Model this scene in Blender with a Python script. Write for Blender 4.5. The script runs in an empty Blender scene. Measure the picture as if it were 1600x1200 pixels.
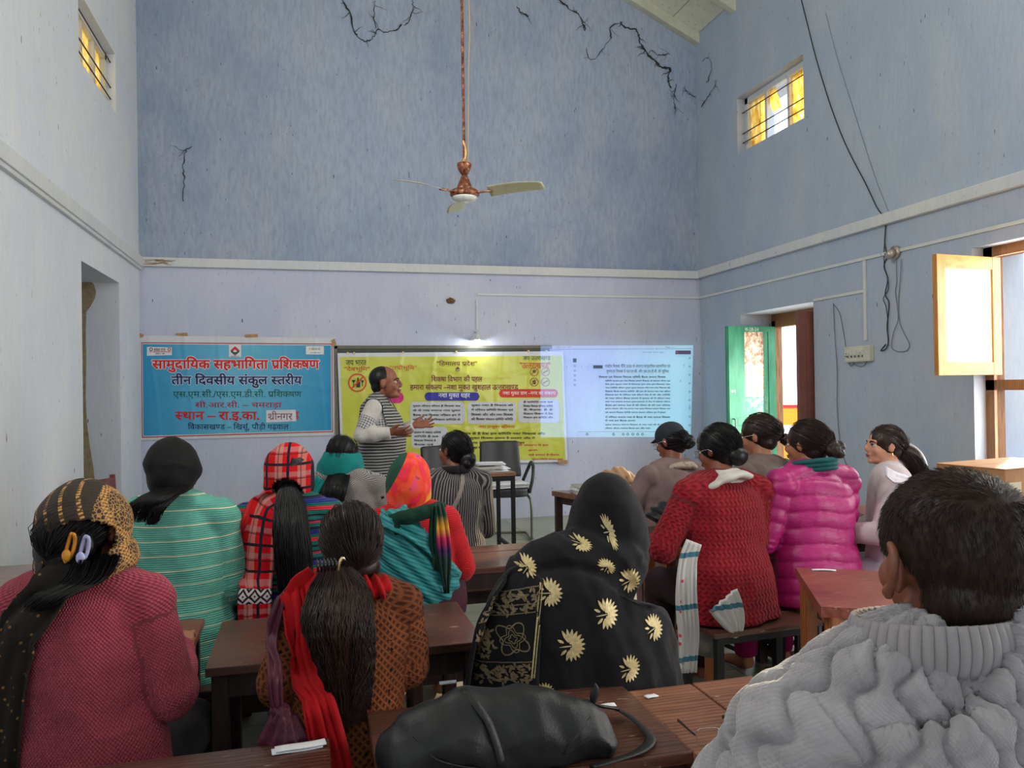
import bpy, bmesh, math, random
import numpy as np
from mathutils import Vector, Matrix, noise
from mathutils.bvhtree import BVHTree
PI = math.pi
sc = bpy.context.scene
COL = sc.collection

# ---------------------------------------------------------------- camera, world, sun, window light, exposure
FPX = 1230.0
CAMZ = 1.42
_yaw = math.atan(323 / FPX); _rho = .015; _pit = math.atan(7.2 / FPX)
FW = Vector((math.sin(_yaw) * math.cos(_pit), math.cos(_yaw) * math.cos(_pit), math.sin(_pit)))
_r0 = Vector((math.cos(_yaw), -math.sin(_yaw), 0)); _u0 = _r0.cross(FW)
CX = _r0 * math.cos(_rho) - _u0 * math.sin(_rho)
CY = _u0 * math.cos(_rho) + _r0 * math.sin(_rho)
CPOS = Vector((0, 0, CAMZ))
cam = bpy.data.cameras.new('camera'); camo = bpy.data.objects.new('camera', cam); COL.objects.link(camo)
cam.sensor_width = 36; cam.lens = FPX / 1600 * 36; cam.clip_start = .05
camo.matrix_world = Matrix(((CX.x, CY.x, -FW.x, 0), (CX.y, CY.y, -FW.y, 0), (CX.z, CY.z, -FW.z, CAMZ), (0, 0, 0, 1)))
sc.camera = camo
def ray(u, v): return FW + CX * ((u - 800) / FPX) - CY * ((v - 600) / FPX)
def at(u, v, axis, val):                       # the point of the plane axis=val seen at a pixel
    d = ray(u, v); t = (val - CPOS[axis]) / d[axis]; return CPOS + d * t
def atd(u, v, d): return CPOS + ray(u, v) * d   # the point at distance d along the view axis

sc.view_settings.view_transform = 'Standard'; sc.view_settings.look = 'None'
sc.view_settings.gamma = 1; sc.view_settings.use_curve_mapping = False
sc.view_settings.exposure = 0.13
sc.cycles.use_denoising = True
sc.cycles.max_bounces = 7; sc.cycles.diffuse_bounces = 5; sc.cycles.glossy_bounces = 3
sc.cycles.transparent_max_bounces = 12; sc.cycles.sample_clamp_indirect = 6
sc.cycles.caustics_reflective = False; sc.cycles.caustics_refractive = False
W = bpy.data.worlds.new('daylight'); sc.world = W; W.use_nodes = True
_bg = W.node_tree.nodes['Background']; _bg.inputs[0].default_value = (.80, .90, 1, 1); _bg.inputs[1].default_value = 3.2
def sun_light(direction, strength, col, ang=.02):
    l = bpy.data.lights.new('sun', 'SUN'); l.energy = strength; l.color = col; l.angle = ang
    o = bpy.data.objects.new('sun', l); COL.objects.link(o)
    o.rotation_euler = Vector(direction).to_track_quat('-Z', 'Y').to_euler()
sun_light((-.78, -.60, -.23), 9.0, (1, .80, .50))
def area(name, loc, direction, sx, sy, power, col):
    l = bpy.data.lights.new(name, 'AREA'); l.shape = 'RECTANGLE'; l.size = sx; l.size_y = sy; l.energy = power; l.color = col
    o = bpy.data.objects.new(name, l); COL.objects.link(o); o.location = loc
    o.rotation_euler = Vector(direction).to_track_quat('-Z', 'Z').to_euler(); return o
# daylight of the side windows (the one at the right edge of the picture, its neighbours further back), then high fill lamps added without openings
area('window_daylight', (4.60, 3.65, 1.55), (-1, 0, 0), 1.45, 1.5, 42, (1, .95, .88))
area('window_daylight', (4.40, .3, 1.7), (-1, .05, .05), 1.6, 1.6, 72, (1, .92, .82))
area('window_daylight', (4.40, -2.2, 1.7), (-1, .25, .15), 1.6, 1.6, 12, (.92, .95, 1))
area('window_daylight', (-1.45, -2.0, 1.8), (1, .35, .35), 1.4, 1.6, 10, (.90, .95, 1))
area('doorway_daylight', (4.75, 6.8, 1.2), (-1, -.1, 0), 1.0, 1.9, 40, (1, .98, .95))
area('high_fill', (1.4, -3.2, 4.6), (0, 1, .35), 4.5, 1.4, 46, (.86, .92, 1))  # added fill lamps high up, no windows in the walls here
area('high_fill', (4.36, 2.6, 4.15), (-1, .35, .12), 1.5, .7, 84, (1, .96, .88))
area('high_fill', (-1.44, 2.6, 4.1), (1, .35, .12), 1.5, .7, 92, (1, .97, .92))

# ---------------------------------------------------------------- object helpers
def link(name, me, mat=None, parent=None):
    o = bpy.data.objects.new(name, me); COL.objects.link(o)
    if mat is not None and len(me.materials) == 0:
        for m in (mat if isinstance(mat, (list, tuple)) else [mat]): me.materials.append(m)
    if parent is not None: o.parent = parent
    return o
def mk(name, vf, mat=None, parent=None, smooth=False, mi=None):
    v, f = vf[0], vf[1]
    me = bpy.data.meshes.new(name); me.from_pydata([tuple(p) for p in v], [], [tuple(q) for q in f])
    if smooth: me.shade_smooth()
    o = link(name, me, mat, parent)
    if mi is not None: me.polygons.foreach_set('material_index', mi)
    return o
def thing(name, label, cat, loc=(0, 0, 0), rz=0, group=None):
    o = bpy.data.objects.new(name, None); COL.objects.link(o); o.empty_display_size = .1
    o.location = loc; o.rotation_euler = (0, 0, rz); o['label'] = label; o['category'] = cat
    if group: o['group'] = group
    return o
def tag(o, label, cat, group=None, kind=None):
    o['label'] = label; o['category'] = cat
    if group: o['group'] = group
    if kind: o['kind'] = kind
    return o
def struct(o): o['kind'] = 'structure'; return o
def join(*parts):
    V = []; F = []
    for v, f in parts:
        n = len(V); V += [tuple(p) for p in v]; F += [tuple(i + n for i in q) for q in f]
    return V, F
def xf(vf, M): return [tuple(M @ Vector(p)) for p in vf[0]], vf[1]
def box(x0, x1, y0, y1, z0, z1, b=0):
    if b <= 0:
        v = [(x0, y0, z0), (x1, y0, z0), (x1, y1, z0), (x0, y1, z0), (x0, y0, z1), (x1, y0, z1), (x1, y1, z1), (x0, y1, z1)]
        return v, [(0, 3, 2, 1), (4, 5, 6, 7), (0, 1, 5, 4), (1, 2, 6, 5), (2, 3, 7, 6), (3, 0, 4, 7)]
    bm = bmesh.new(); bmesh.ops.create_cube(bm, size=1)
    for v in bm.verts: v.co = Vector(((x0 + x1) / 2 + v.co.x * (x1 - x0), (y0 + y1) / 2 + v.co.y * (y1 - y0), (z0 + z1) / 2 + v.co.z * (z1 - z0)))
    bmesh.ops.bevel(bm, geom=list(bm.edges), offset=b, segments=2, affect='EDGES', profile=.6)
    bm.verts.ensure_lookup_table(); bm.verts.index_update()
    r = ([tuple(v.co) for v in bm.verts], [tuple(v.index for v in f.verts) for f in bm.faces]); bm.free(); return r
def cr(P, sub):                                   # Catmull-Rom through rows of numbers
    P = np.array(P, float)
    if sub <= 1 or len(P) < 3:
        return P if sub <= 1 else np.array([P[0] + (P[-1] - P[0]) * k / sub for k in range(sub + 1)])
    Q = np.vstack([2 * P[0] - P[1], P, 2 * P[-1] - P[-2]]); out = []
    for i in range(1, len(Q) - 2):
        for k in range(sub):
            t = k / sub
            out.append(.5 * (2 * Q[i] + (Q[i + 1] - Q[i - 1]) * t + (2 * Q[i - 1] - 5 * Q[i] + 4 * Q[i + 1] - Q[i + 2]) * t * t + (3 * Q[i] - Q[i - 1] - 3 * Q[i + 1] + Q[i + 2]) * t ** 3))
    out.append(Q[-2]); return np.array(out)
def tube(path, rad, n=12, sub=4, side=None, cap=True):
    """closed tapered tube; rad rows are r or (rx, ry); rx lies along side"""
    P = [list(p) for p in path]
    if not isinstance(rad, (list, tuple)): rad = [rad] * len(P)
    R = [((r, r) if not isinstance(r, (list, tuple)) else r) for r in rad]
    A = cr([p + list(r) for p, r in zip(P, R)], sub)
    pts = A[:, :3]; rr = np.maximum(A[:, 3:], 1e-4)
    T = np.gradient(pts, axis=0); T /= np.maximum(np.linalg.norm(T, axis=1)[:, None], 1e-9)
    s = Vector(side) if side is not None else (Vector((1, 0, 0)) if abs(T[0][0]) < .8 else Vector((0, 1, 0)))
    V = []; F = []
    for i in range(len(pts)):
        t = Vector(T[i]); s2 = (s - t * s.dot(t))
        if s2.length < 1e-4: s2 = t.orthogonal()
        s2.normalize(); b = t.cross(s2)
        if side is None: s = s2
        for k in range(n):
            a = 2 * PI * k / n
            V.append(tuple(Vector(pts[i]) + s2 * (math.cos(a) * rr[i][0]) + b * (math.sin(a) * rr[i][1])))
    m = len(pts)
    for i in range(m - 1):
        for k in range(n):
            k2 = (k + 1) % n; F.append((i * n + k, i * n + k2, (i + 1) * n + k2, (i + 1) * n + k))
    if cap: F.append(tuple(range(n - 1, -1, -1))); F.append(tuple((m - 1) * n + k for k in range(n)))
    return V, F
def ell(c, r, M=None, n=20, m=12):
    V = [(0, 0, -1)]; F = []
    for i in range(1, m):
        ph = -PI / 2 + PI * i / m
        for k in range(n):
            a = 2 * PI * k / n; V.append((math.cos(ph) * math.cos(a), math.cos(ph) * math.sin(a), math.sin(ph)))
    V.append((0, 0, 1)); L = len(V) - 1
    for k in range(n):
        k2 = (k + 1) % n; F.append((0, 1 + k2, 1 + k)); F.append((L, 1 + (m - 2) * n + k, 1 + (m - 2) * n + k2))
        for i in range(m - 2): F.append((1 + i * n + k, 1 + i * n + k2, 1 + (i + 1) * n + k2, 1 + (i + 1) * n + k))
    if isinstance(r, (int, float)): r = (r, r, r)
    V2 = []
    for p in V:
        q = Vector((p[0] * r[0], p[1] * r[1], p[2] * r[2]))
        if M is not None: q = M @ q
        V2.append(tuple(q + Vector(c)))
    return V2, F
def prism(poly, z0, z1):                             # polygon in xy extruded in z
    n = len(poly)
    V = [(p[0], p[1], z0) for p in poly] + [(p[0], p[1], z1) for p in poly]
    F = [tuple(range(n - 1, -1, -1)), tuple(range(n, 2 * n))] + [(k, (k + 1) % n, n + (k + 1) % n, n + k) for k in range(n)]
    return V, F
def lathe(prof, n=20, c=(0, 0, 0)):
    V = []; F = []
    for r, z in prof:
        for k in range(n): a = 2 * PI * k / n; V.append((c[0] + r * math.cos(a), c[1] + r * math.sin(a), c[2] + z))
    m = len(prof)
    for i in range(m - 1):
        for k in range(n): k2 = (k + 1) % n; F.append((i * n + k, i * n + k2, (i + 1) * n + k2, (i + 1) * n + k))
    F.append(tuple(range(n - 1, -1, -1))); F.append(tuple((m - 1) * n + k for k in range(n)))
    return V, F
def sheet(fn, nu, nv, th=.003, closed=False):       # parametric sheet given thickness along its normal
    P = np.array([[fn(i / nu, j / nv) for i in range(nu + 1)] for j in range(nv + 1)], float)
    du = np.gradient(P, axis=1); dv = np.gradient(P, axis=0); N = np.cross(du, dv)
    N /= np.maximum(np.linalg.norm(N, axis=2)[..., None], 1e-9)
    A = P + N * th / 2; B = P - N * th / 2; w = nu + 1; c = (nv + 1) * w
    V = [tuple(p) for p in A.reshape(-1, 3)] + [tuple(p) for p in B.reshape(-1, 3)]
    F = []
    for j in range(nv):
        for i in range(nu):
            a = j * w + i; F.append((a, a + 1, a + w + 1, a + w)); F.append((c + a, c + a + w, c + a + w + 1, c + a + 1))
    for i in range(nu): F.append((i + 1, i, c + i, c + i + 1)); a = nv * w + i; F.append((a, a + 1, c + a + 1, c + a))
    for j in range(nv): a = j * w; F.append((a, a + w, c + a + w, c + a)); a = j * w + nu; F.append((a + w, a, c + a, c + a + w))
    return V, F
def fbm(p, f=1.0, o=3): return noise.fractal(Vector(p) * f, 1.0, 2.0, o)
def solid(parts, voxel, sm=2, name='tmp'):
    """union of closed pieces as one continuous surface (voxel remesh), returned as arrays"""
    vf = join(*parts) if isinstance(parts, list) else parts
    me = bpy.data.meshes.new(name); me.from_pydata(vf[0], [], vf[1])
    o = bpy.data.objects.new(name, me); COL.objects.link(o)
    m = o.modifiers.new('r', 'REMESH'); m.mode = 'VOXEL'; m.voxel_size = voxel
    if sm:
        s = o.modifiers.new('s', 'SMOOTH'); s.iterations = sm; s.factor = .5
    dg = bpy.context.evaluated_depsgraph_get(); ev = o.evaluated_get(dg); em = ev.to_mesh()
    n = len(em.vertices); V = np.empty(n * 3); em.vertices.foreach_get('co', V)
    N = np.empty(n * 3); em.vertices.foreach_get('normal', N)
    F = [tuple(p.vertices) for p in em.polygons]
    ev.to_mesh_clear(); bpy.data.objects.remove(o); bpy.data.meshes.remove(me)
    return V.reshape(-1, 3), F, N.reshape(-1, 3)

# ---------------------------------------------------------------- node materials
class NT:
    """small expression helper over a material's node tree"""
    def __init__(s, name, rough=.6, metal=0, spec=.5):
        s.m = bpy.data.materials.new(name); s.m.use_nodes = True; s.t = s.m.node_tree
        s.b = s.t.nodes['Principled BSDF']; s.b.inputs['Roughness'].default_value = rough
        s.b.inputs['Metallic'].default_value = metal; s.b.inputs['Specular IOR Level'].default_value = spec
    def n(s, ty): return s.t.nodes.new(ty)
    def put(s, inp, v):
        if isinstance(v, bpy.types.NodeSocket): s.t.links.new(v, inp)
        elif v is not None:
            if hasattr(inp.default_value, '__len__') and isinstance(v, (tuple, list)):
                inp.default_value = tuple(v) + ((1,) if len(inp.default_value) == 4 and len(v) == 3 else ())
            else: inp.default_value = v
    def m2(s, op, a, b=None, c=None):
        n = s.n('ShaderNodeMath'); n.operation = op
        for i, v in enumerate((a, b, c)):
            if v is not None: s.put(n.inputs[i], v)
        return n.outputs[0]
    def mul(s, a, b): return s.m2('MULTIPLY', a, b)
    def add(s, a, b): return s.m2('ADD', a, b)
    def sin(s, a): return s.m2('SINE', a)
    def obj(s):
        n = s.n('ShaderNodeTexCoord'); return n.outputs['Object']
    def attr(s, name='pc'):
        n = s.n('ShaderNodeAttribute'); n.attribute_name = name; return n.outputs['Vector']
    def sep(s, v):
        n = s.n('ShaderNodeSeparateXYZ'); s.put(n.inputs[0], v); return n.outputs
    def comb(s, x, y, z):
        n = s.n('ShaderNodeCombineXYZ'); s.put(n.inputs[0], x); s.put(n.inputs[1], y); s.put(n.inputs[2], z); return n.outputs[0]
    def mapping(s, v, scale=(1, 1, 1), rot=(0, 0, 0), loc=(0, 0, 0)):
        n = s.n('ShaderNodeMapping'); s.put(n.inputs[0], v); n.inputs['Scale'].default_value = scale
        n.inputs['Rotation'].default_value = rot; n.inputs['Location'].default_value = loc; return n.outputs[0]
    def noise(s, v, scale=5, detail=4, rough=.55, dist=0):
        n = s.n('ShaderNodeTexNoise'); s.put(n.inputs['Vector'], v); n.inputs['Scale'].default_value = scale
        n.inputs['Detail'].default_value = detail; n.inputs['Roughness'].default_value = rough; n.inputs['Distortion'].default_value = dist
        return n.outputs[0]
    def vor(s, v, scale=5, feat='F1', out=0):
        n = s.n('ShaderNodeTexVoronoi'); n.feature = feat; s.put(n.inputs['Vector'], v); n.inputs['Scale'].default_value = scale; return n.outputs[out]
    def wave(s, v, scale=5, dist=0, detail=2, dscale=1, dirn='X'):
        n = s.n('ShaderNodeTexWave'); n.bands_direction = dirn; s.put(n.inputs['Vector'], v); n.inputs['Scale'].default_value = scale
        n.inputs['Distortion'].default_value = dist; n.inputs['Detail'].default_value = detail; n.inputs['Detail Scale'].default_value = dscale
        return n.outputs[1]
    def ramp(s, f, stops, interp='LINEAR'):
        n = s.n('ShaderNodeValToRGB'); s.put(n.inputs[0], f); e = n.color_ramp; e.interpolation = interp
        while len(e.elements) < len(stops): e.elements.new(.5)
        for k, (p, c) in enumerate(stops):
            e.elements[k].position = p; e.elements[k].color = (tuple(c) + (1,)) if isinstance(c, (tuple, list)) else (c, c, c, 1)
        return n.outputs[0]
    def mix(s, f, a, b, mode='MIX'):
        n = s.n('ShaderNodeMix'); n.data_type = 'RGBA'; n.blend_type = mode; n.clamp_factor = True
        s.put(n.inputs[0], f); s.put(n.inputs[6], a); s.put(n.inputs[7], b); return n.outputs[2]
    def bump(s, h, st=.3, dist=.01):
        n = s.n('ShaderNodeBump'); n.inputs['Strength'].default_value = st; n.inputs['Distance'].default_value = dist
        s.put(n.inputs['Height'], h); s.t.links.new(n.outputs[0], s.b.inputs['Normal'])
    def color(s, c): s.put(s.b.inputs['Base Color'], c); return s
    def rough(s, c): s.put(s.b.inputs['Roughness'], c); return s
def rgb(r, g, b):                                     # sRGB 0-255 to linear
    return tuple(((c / 255) / 12.92 if c / 255 <= .04045 else ((c / 255 + .055) / 1.055) ** 2.4) for c in (r, g, b))
def plain(name, c, rough=.6, metal=0, var=.12, scale=30, bump=0, spec=.5, emit=None):
    t = NT(name, rough, metal, spec); n = t.noise(t.obj(), scale, 3)
    lo = tuple(x * (1 - var) for x in c); hi = tuple(min(1, x * (1 + var)) for x in c)
    t.color(t.ramp(n, [(.3, lo), (.7, hi)]))
    if bump: t.bump(n, bump, .004)
    if emit: t.b.inputs['Emission Color'].default_value = tuple(c) + (1,); t.b.inputs['Emission Strength'].default_value = emit
    return t.m
def wood(name, dark, light, rough=.35, scale=6, axis=(1, 8, 8), wear=None, bump=.25):
    t = NT(name, rough); o = t.obj(); q = t.mapping(o, axis)
    g = t.noise(q, scale, 6, .65, .6); w = t.wave(q, scale * .7, 6, 3, 1.5, 'Y')
    c = t.ramp(t.add(t.mul(g, .65), t.mul(w, .35)), [(.25, dark), (.75, light)])
    if wear:
        k = t.noise(t.mapping(o, (3, 9, 5)), 4, 8, .7)
        c = t.mix(t.ramp(k, [(.63, 0.0), (.67, 1.0)]), c, wear)
        k2 = t.noise(o, 2.2, 4, .5); c = t.mix(t.mul(t.ramp(k2, [(.35, 0.), (.7, 1.)]), .35), c, tuple(min(1, x * 2.1) for x in light))
        t.rough(t.ramp(k2, [(.3, rough * .8), (.75, min(1, rough * 1.7))]))
    t.color(c); t.bump(g, bump, .004); return t.m
# ---------------------------------------------------------------- the room shell
XL, XR, YB, YF = -1.553, 4.477, 8.338, -3.6
EAVE, RIDGE, XM = 5.52, 6.97, (XL + XR) / 2
TH = .45
def paint(name, base, alt, light, streak=.5, wear=.5):
    t = NT(name, .82, 0, .3); o = t.obj()
    big = t.noise(o, .55, 3, .5); mid = t.noise(t.mapping(o, (1, 1, .45)), 2.6, 5, .6); fine = t.noise(t.mapping(o, (9, 9, 2.2)), 3.2, 6, .65)
    c = t.mix(t.ramp(big, [(.35, 0.), (.65, 1.)]), base, alt)
    c = t.mix(t.mul(t.ramp(mid, [(.42, 0.), (.72, 1.)]), .55), c, light)
    c = t.mix(t.mul(t.ramp(fine, [(.35, 1.), (.6, 0.)]), streak * .4), c, tuple(x * .62 for x in base))
    sp = t.vor(t.mapping(o, (1, 1, .8)), 16); spn = t.noise(o, 1.3, 3)      # dabs of darker blue from the brush
    c = t.mix(t.mul(t.mul(t.ramp(sp, [(.06, 1.), (.2, 0.)]), t.ramp(spn, [(.5, 0.), (.62, 1.)])), .35), c, tuple(x * .55 for x in base))
    pk = t.noise(o, 7.5, 7, .7); c = t.mix(t.mul(t.ramp(pk, [(.69, 0.), (.71, 1.)]), wear), c, rgb(196, 188, 150))
    sc1 = t.noise(t.mapping(o, (22, 22, 5)), 2.1, 2, .4); c = t.mix(t.mul(t.ramp(sc1, [(.235, 1.), (.25, 0.)]), .85), c, rgb(40, 44, 48))
    t.color(c)
    t.bump(t.add(t.mul(mid, .7), t.mul(fine, .25)), .45, .02); return t.m
P_UP = paint('wall_paint_blue', rgb(136, 151, 178), rgb(158, 171, 194), rgb(180, 183, 190), .85)
P_LOW = paint('wall_paint_lavender', rgb(184, 190, 212), rgb(192, 197, 218), rgb(208, 210, 220), .25, .3)
P_LEFT = paint('wall_paint_pale_lit', rgb(206, 212, 224), rgb(214, 218, 226), rgb(226, 226, 220), .3, .45)  # faded paint, with this wall's brighter light also put into the colour
P_RIGHT = paint('wall_paint_pale_blue', rgb(164, 178, 196), rgb(172, 182, 202), rgb(190, 196, 200), .35, .4)
P_WHITE = paint('whitewash', rgb(206, 208, 206), rgb(196, 202, 212), rgb(222, 220, 212), .35, .5)
P_RAW = plain('bare_plaster', rgb(150, 135, 105), .95, 0, .25, 25, .6)
P_FRAME = wood('old_frame_wood', rgb(120, 82, 52), rgb(168, 120, 78), .6, 5, (8, 8, 1))

def wall_holes(name, mat, s0, s1, zb, zt, holes, mp, mi_fn=None):
    S = sorted({s0, s1} | {h[0] for h in holes} | {h[1] for h in holes})
    Z = sorted({zb, zt} | {h[2] for h in holes} | {h[3] for h in holes} | ({2.70} if zb < 2.7 < zt else set()))
    S = sorted(set(S) | set(np.round(np.linspace(s0, s1, 5), 4)))
    solid_ = lambda i, j: 0 <= i < len(S) - 1 and 0 <= j < len(Z) - 1 and not any(h[0] - 1e-6 <= S[i] and S[i + 1] <= h[1] + 1e-6 and h[2] - 1e-6 <= Z[j] and Z[j + 1] <= h[3] + 1e-6 for h in holes)
    V = {}; L = []; F = []; MI = []
    def vid(i, j, k):
        if (i, j, k) not in V: V[(i, j, k)] = len(L); L.append(mp(S[i], Z[j], k * TH))
        return V[(i, j, k)]
    for i in range(len(S) - 1):
        for j in range(len(Z) - 1):
            if not solid_(i, j): continue
            a = [vid(i, j, 0), vid(i + 1, j, 0), vid(i + 1, j + 1, 0), vid(i, j + 1, 0)]
            b = [vid(i, j, 1), vid(i + 1, j, 1), vid(i + 1, j + 1, 1), vid(i, j + 1, 1)]
            m = mi_fn(Z[j]) if mi_fn else 0
            F.append(tuple(a)); F.append(tuple(b[::-1])); MI += [m, m]
            for (di, dj, e) in ((-1, 0, (0, 3)), (1, 0, (1, 2)), (0, -1, (0, 1)), (0, 1, (3, 2))):
                if not solid_(i + di, j + dj): F.append((a[e[0]], a[e[1]], b[e[1]], b[e[0]])); MI.append(m)
    bm = bmesh.new(); vs = [bm.verts.new(p) for p in L]
    for f, m in zip(F, MI):
        q = bm.faces.new([vs[k] for k in f]); q.material_index = m
    bmesh.ops.recalc_face_normals(bm, faces=bm.faces)
    me = bpy.data.meshes.new(name); bm.to_mesh(me); bm.free()
    return struct(link(name, me, mat))
# openings: s = y, z
D1 = (6.22, 7.46, 0.0, 2.17); W2 = (2.95, 4.46, .80, 2.345); HWR = (6.31, 7.46, 3.875, 4.465)
W3 = (-.5, 1.1, .9, 2.5); W4 = (-3.0, -1.4, .9, 2.5)
DL = (6.28, 7.475, 0.0, 2.39); HWL = (6.28, 7.43, 3.85, 4.36)
low = lambda z: 1 if z < 2.69 else 0
wall_holes('wall_right', [P_RIGHT, P_RIGHT], YF, YB, 0, EAVE, [D1, W2, HWR, W3, W4], lambda s, z, k: (XR + k, s, z), low)
wall_holes('wall_left', [P_LEFT, P_LEFT], YF, YB, 0, EAVE, [DL, HWL, (-2.7, -1.3, 1.0, 2.6)], lambda s, z, k: (XL - k, s, z), low)
def gable(name, y0, y1):
    poly = [(XL - TH, 0), (XR + TH, 0), (XR + TH, 2.7), (XR + TH, EAVE - .22), (XM, RIDGE), (XL - TH, EAVE - .22), (XL - TH, 2.7)]
    V = [(x, y0, z) for x, z in poly] + [(x, y1, z) for x, z in poly]
    F = [(0, 1, 2, 6), (6, 2, 3, 4, 5), (13, 9, 8, 7), (12, 11, 10, 9, 13)]
    MI = [1, 0, 1, 0]
    for k in range(7): F.append((k, k + 7, (k + 1) % 7 + 7, (k + 1) % 7)); MI.append(0)
    bm = bmesh.new(); vs = [bm.verts.new(p) for p in V]
    for f, m in zip(F, MI): bm.faces.new([vs[k] for k in f]).material_index = m
    bmesh.ops.recalc_face_normals(bm, faces=bm.faces); me = bpy.data.meshes.new(name); bm.to_mesh(me); bm.free()
    return struct(link(name, me, [P_UP, P_LOW]))
gable('wall_back', YB, YB + TH); gable('wall_front', YF - TH, YF)
# floor: screed base with sunk joints, slabs on it
M_FLOOR = NT('floor_screed', .5); _o = M_FLOOR.obj()
M_FLOOR.color(M_FLOOR.ramp(M_FLOOR.noise(_o, 1.6, 6, .6), [(.3, rgb(126, 130, 116)), (.55, rgb(160, 163, 148)), (.8, rgb(184, 186, 172))]))
M_FLOOR.rough(M_FLOOR.ramp(M_FLOOR.noise(_o, 3, 4), [(.3, .3), (.7, .6)])); M_FLOOR.bump(M_FLOOR.noise(_o, 9, 6), .15, .004); M_FLOOR = M_FLOOR.m
M_JOINT = plain('joint_dirt', rgb(84, 88, 76), .9)
fl = struct(mk('floor', box(XL - TH, XR + TH, YF - TH, YB + TH, -.12, -.006), M_JOINT))
_sw = (XR - XL) / 5; _sl = 1.2; _me = None
for j in range(int((YB - YF) / _sl) + 1):
    for i in range(5):
        y1 = YB - j * _sl; y0 = max(YF, y1 - _sl)
        if y0 >= y1 - .05: continue
        if _me is None or y1 - y0 < _sl - 1e-6:
            _o = mk('floor_slab', box(.0025, _sw - .0025, .0025 - (y1 - y0), -.0025, -.006, 0), M_FLOOR, fl); _m2 = _o.data
            if _me is None: _me = _m2
        else: _o = link('floor_slab', _me, None, fl)
        _o.location = (XL + i * _sw, y1, random.Random(i * 31 + j).uniform(-.0006, 0))
# ledge courses
def trim(name, vf): return struct(mk(name, vf, P_WHITE))
trim('trim_1', box(XL, XR, YB - .045, YB + .02, 2.665, 2.755, .008))
trim('trim_2', join(box(XL - .02, XL + .045, YF, YB, 2.655, 2.755, .008), box(XL - .02, XL + .03, YF, YB, 2.628, 2.657, .004)))
trim('trim_3', box(XR - .045, XR + .02, YF, YB, 2.672, 2.762, .008))
# roof: boards on rafters, both slopes
M_BOARD = NT('ceiling_paint', .75); _o = M_BOARD.obj()
M_BOARD.color(M_BOARD.mix(M_BOARD.ramp(M_BOARD.noise(_o, 22, 6, .7), [(.6, 0.), (.68, 1.)]), M_BOARD.ramp(M_BOARD.noise(_o, 3, 4), [(.3, rgb(196, 198, 178)), (.7, rgb(222, 222, 204))]), rgb(120, 120, 96)))
M_BOARD = M_BOARD.m
M_BEAM = plain('beam_paint', rgb(186, 188, 170), .75, 0, .12, 6)
slope = math.atan2(RIDGE - EAVE, XM - XL)
roof = struct(mk('ceiling', join(*[xf(box(-.35, (XM - XL) / math.cos(slope) + .03, YF - TH, YB + TH, .03, .09), Matrix.Translation((XL, 0, EAVE)) @ Matrix.Rotation(-slope, 4, 'Y')),
     xf(box(-.35, (XM - XL) / math.cos(slope) + .03, YF - TH, YB + TH, .03, .09), Matrix.Translation((XR, 0, EAVE)) @ Matrix.Scale(-1, 4, (1, 0, 0)) @ Matrix.Rotation(-slope, 4, 'Y'))]), M_BOARD))
MR = Matrix.Translation((XR, 0, EAVE)) @ Matrix.Rotation(slope, 4, 'Y')      # local -x climbs the right slope
ML = Matrix.Translation((XL, 0, EAVE)) @ Matrix.Rotation(-slope, 4, 'Y')
_L = (XM - XL) / math.cos(slope)
bw = .36; bme = None
for side, M in ((-1, MR), (1, ML)):
    k = 0
    while k * bw < _L:
        for seg in range(5):
            if bme is None: b = mk('ceiling_board', box(.004, bw - .004, -2.38, -.004, 0, .03), M_BOARD, roof); bme = b.data
            else: b = link('ceiling_board', bme, None, roof)
            b.matrix_local = M @ Matrix.Translation(((-(k + 1) * bw if side < 0 else k * bw), YB - seg * 2.384, 0))
        k += 1
rme = None
for side, M in ((-1, MR), (1, ML)):
    for y in [YB - .80 * k for k in range(15)]:
        if rme is None: b = mk('rafter', box(-.05, _L, -.09, -.002, -.11, -.001, .004), M_BEAM, roof); rme = b.data
        else: b = link('rafter', rme, None, roof)
        b.matrix_local = M @ (Matrix.Rotation(PI, 4, 'Z') @ Matrix.Translation((0, -y + .092 * 1, 0)) if side < 0 else Matrix.Translation((0, y, 0)))

# high windows, their bars and sacking
M_SACK = NT('sun_faded_sacking', .6); _o = M_SACK.obj()
_w = M_SACK.noise(M_SACK.mapping(_o, (6, 6, 3)), 2.5, 6, .7, .8)
M_SACK.color(M_SACK.ramp(_w, [(.3, rgb(176, 146, 92)), (.5, rgb(226, 196, 130)), (.7, rgb(250, 240, 214))]))
M_SACK.b.inputs['Transmission Weight'].default_value = 0
_t = M_SACK; _tr = _t.n('ShaderNodeBsdfTranslucent'); _t.put(_tr.inputs[0], _t.ramp(_w, [(.3, rgb(200, 150, 70)), (.5, rgb(250, 220, 140)), (.7, rgb(255, 250, 225))]))
_mx = _t.n('ShaderNodeMixShader'); _mx.inputs[0].default_value = .75; _t.t.links.new(_t.b.outputs[0], _mx.inputs[1]); _t.t.links.new(_tr.outputs[0], _mx.inputs[2])
_t.t.links.new(_mx.outputs[0], _t.t.nodes['Material Output'].inputs[0]); _t.bump(_w, .6, .02); M_SACK = _t.m
M_IRON = plain('rusted_iron', rgb(86, 66, 52), .7, .3, .3, 40)
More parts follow.
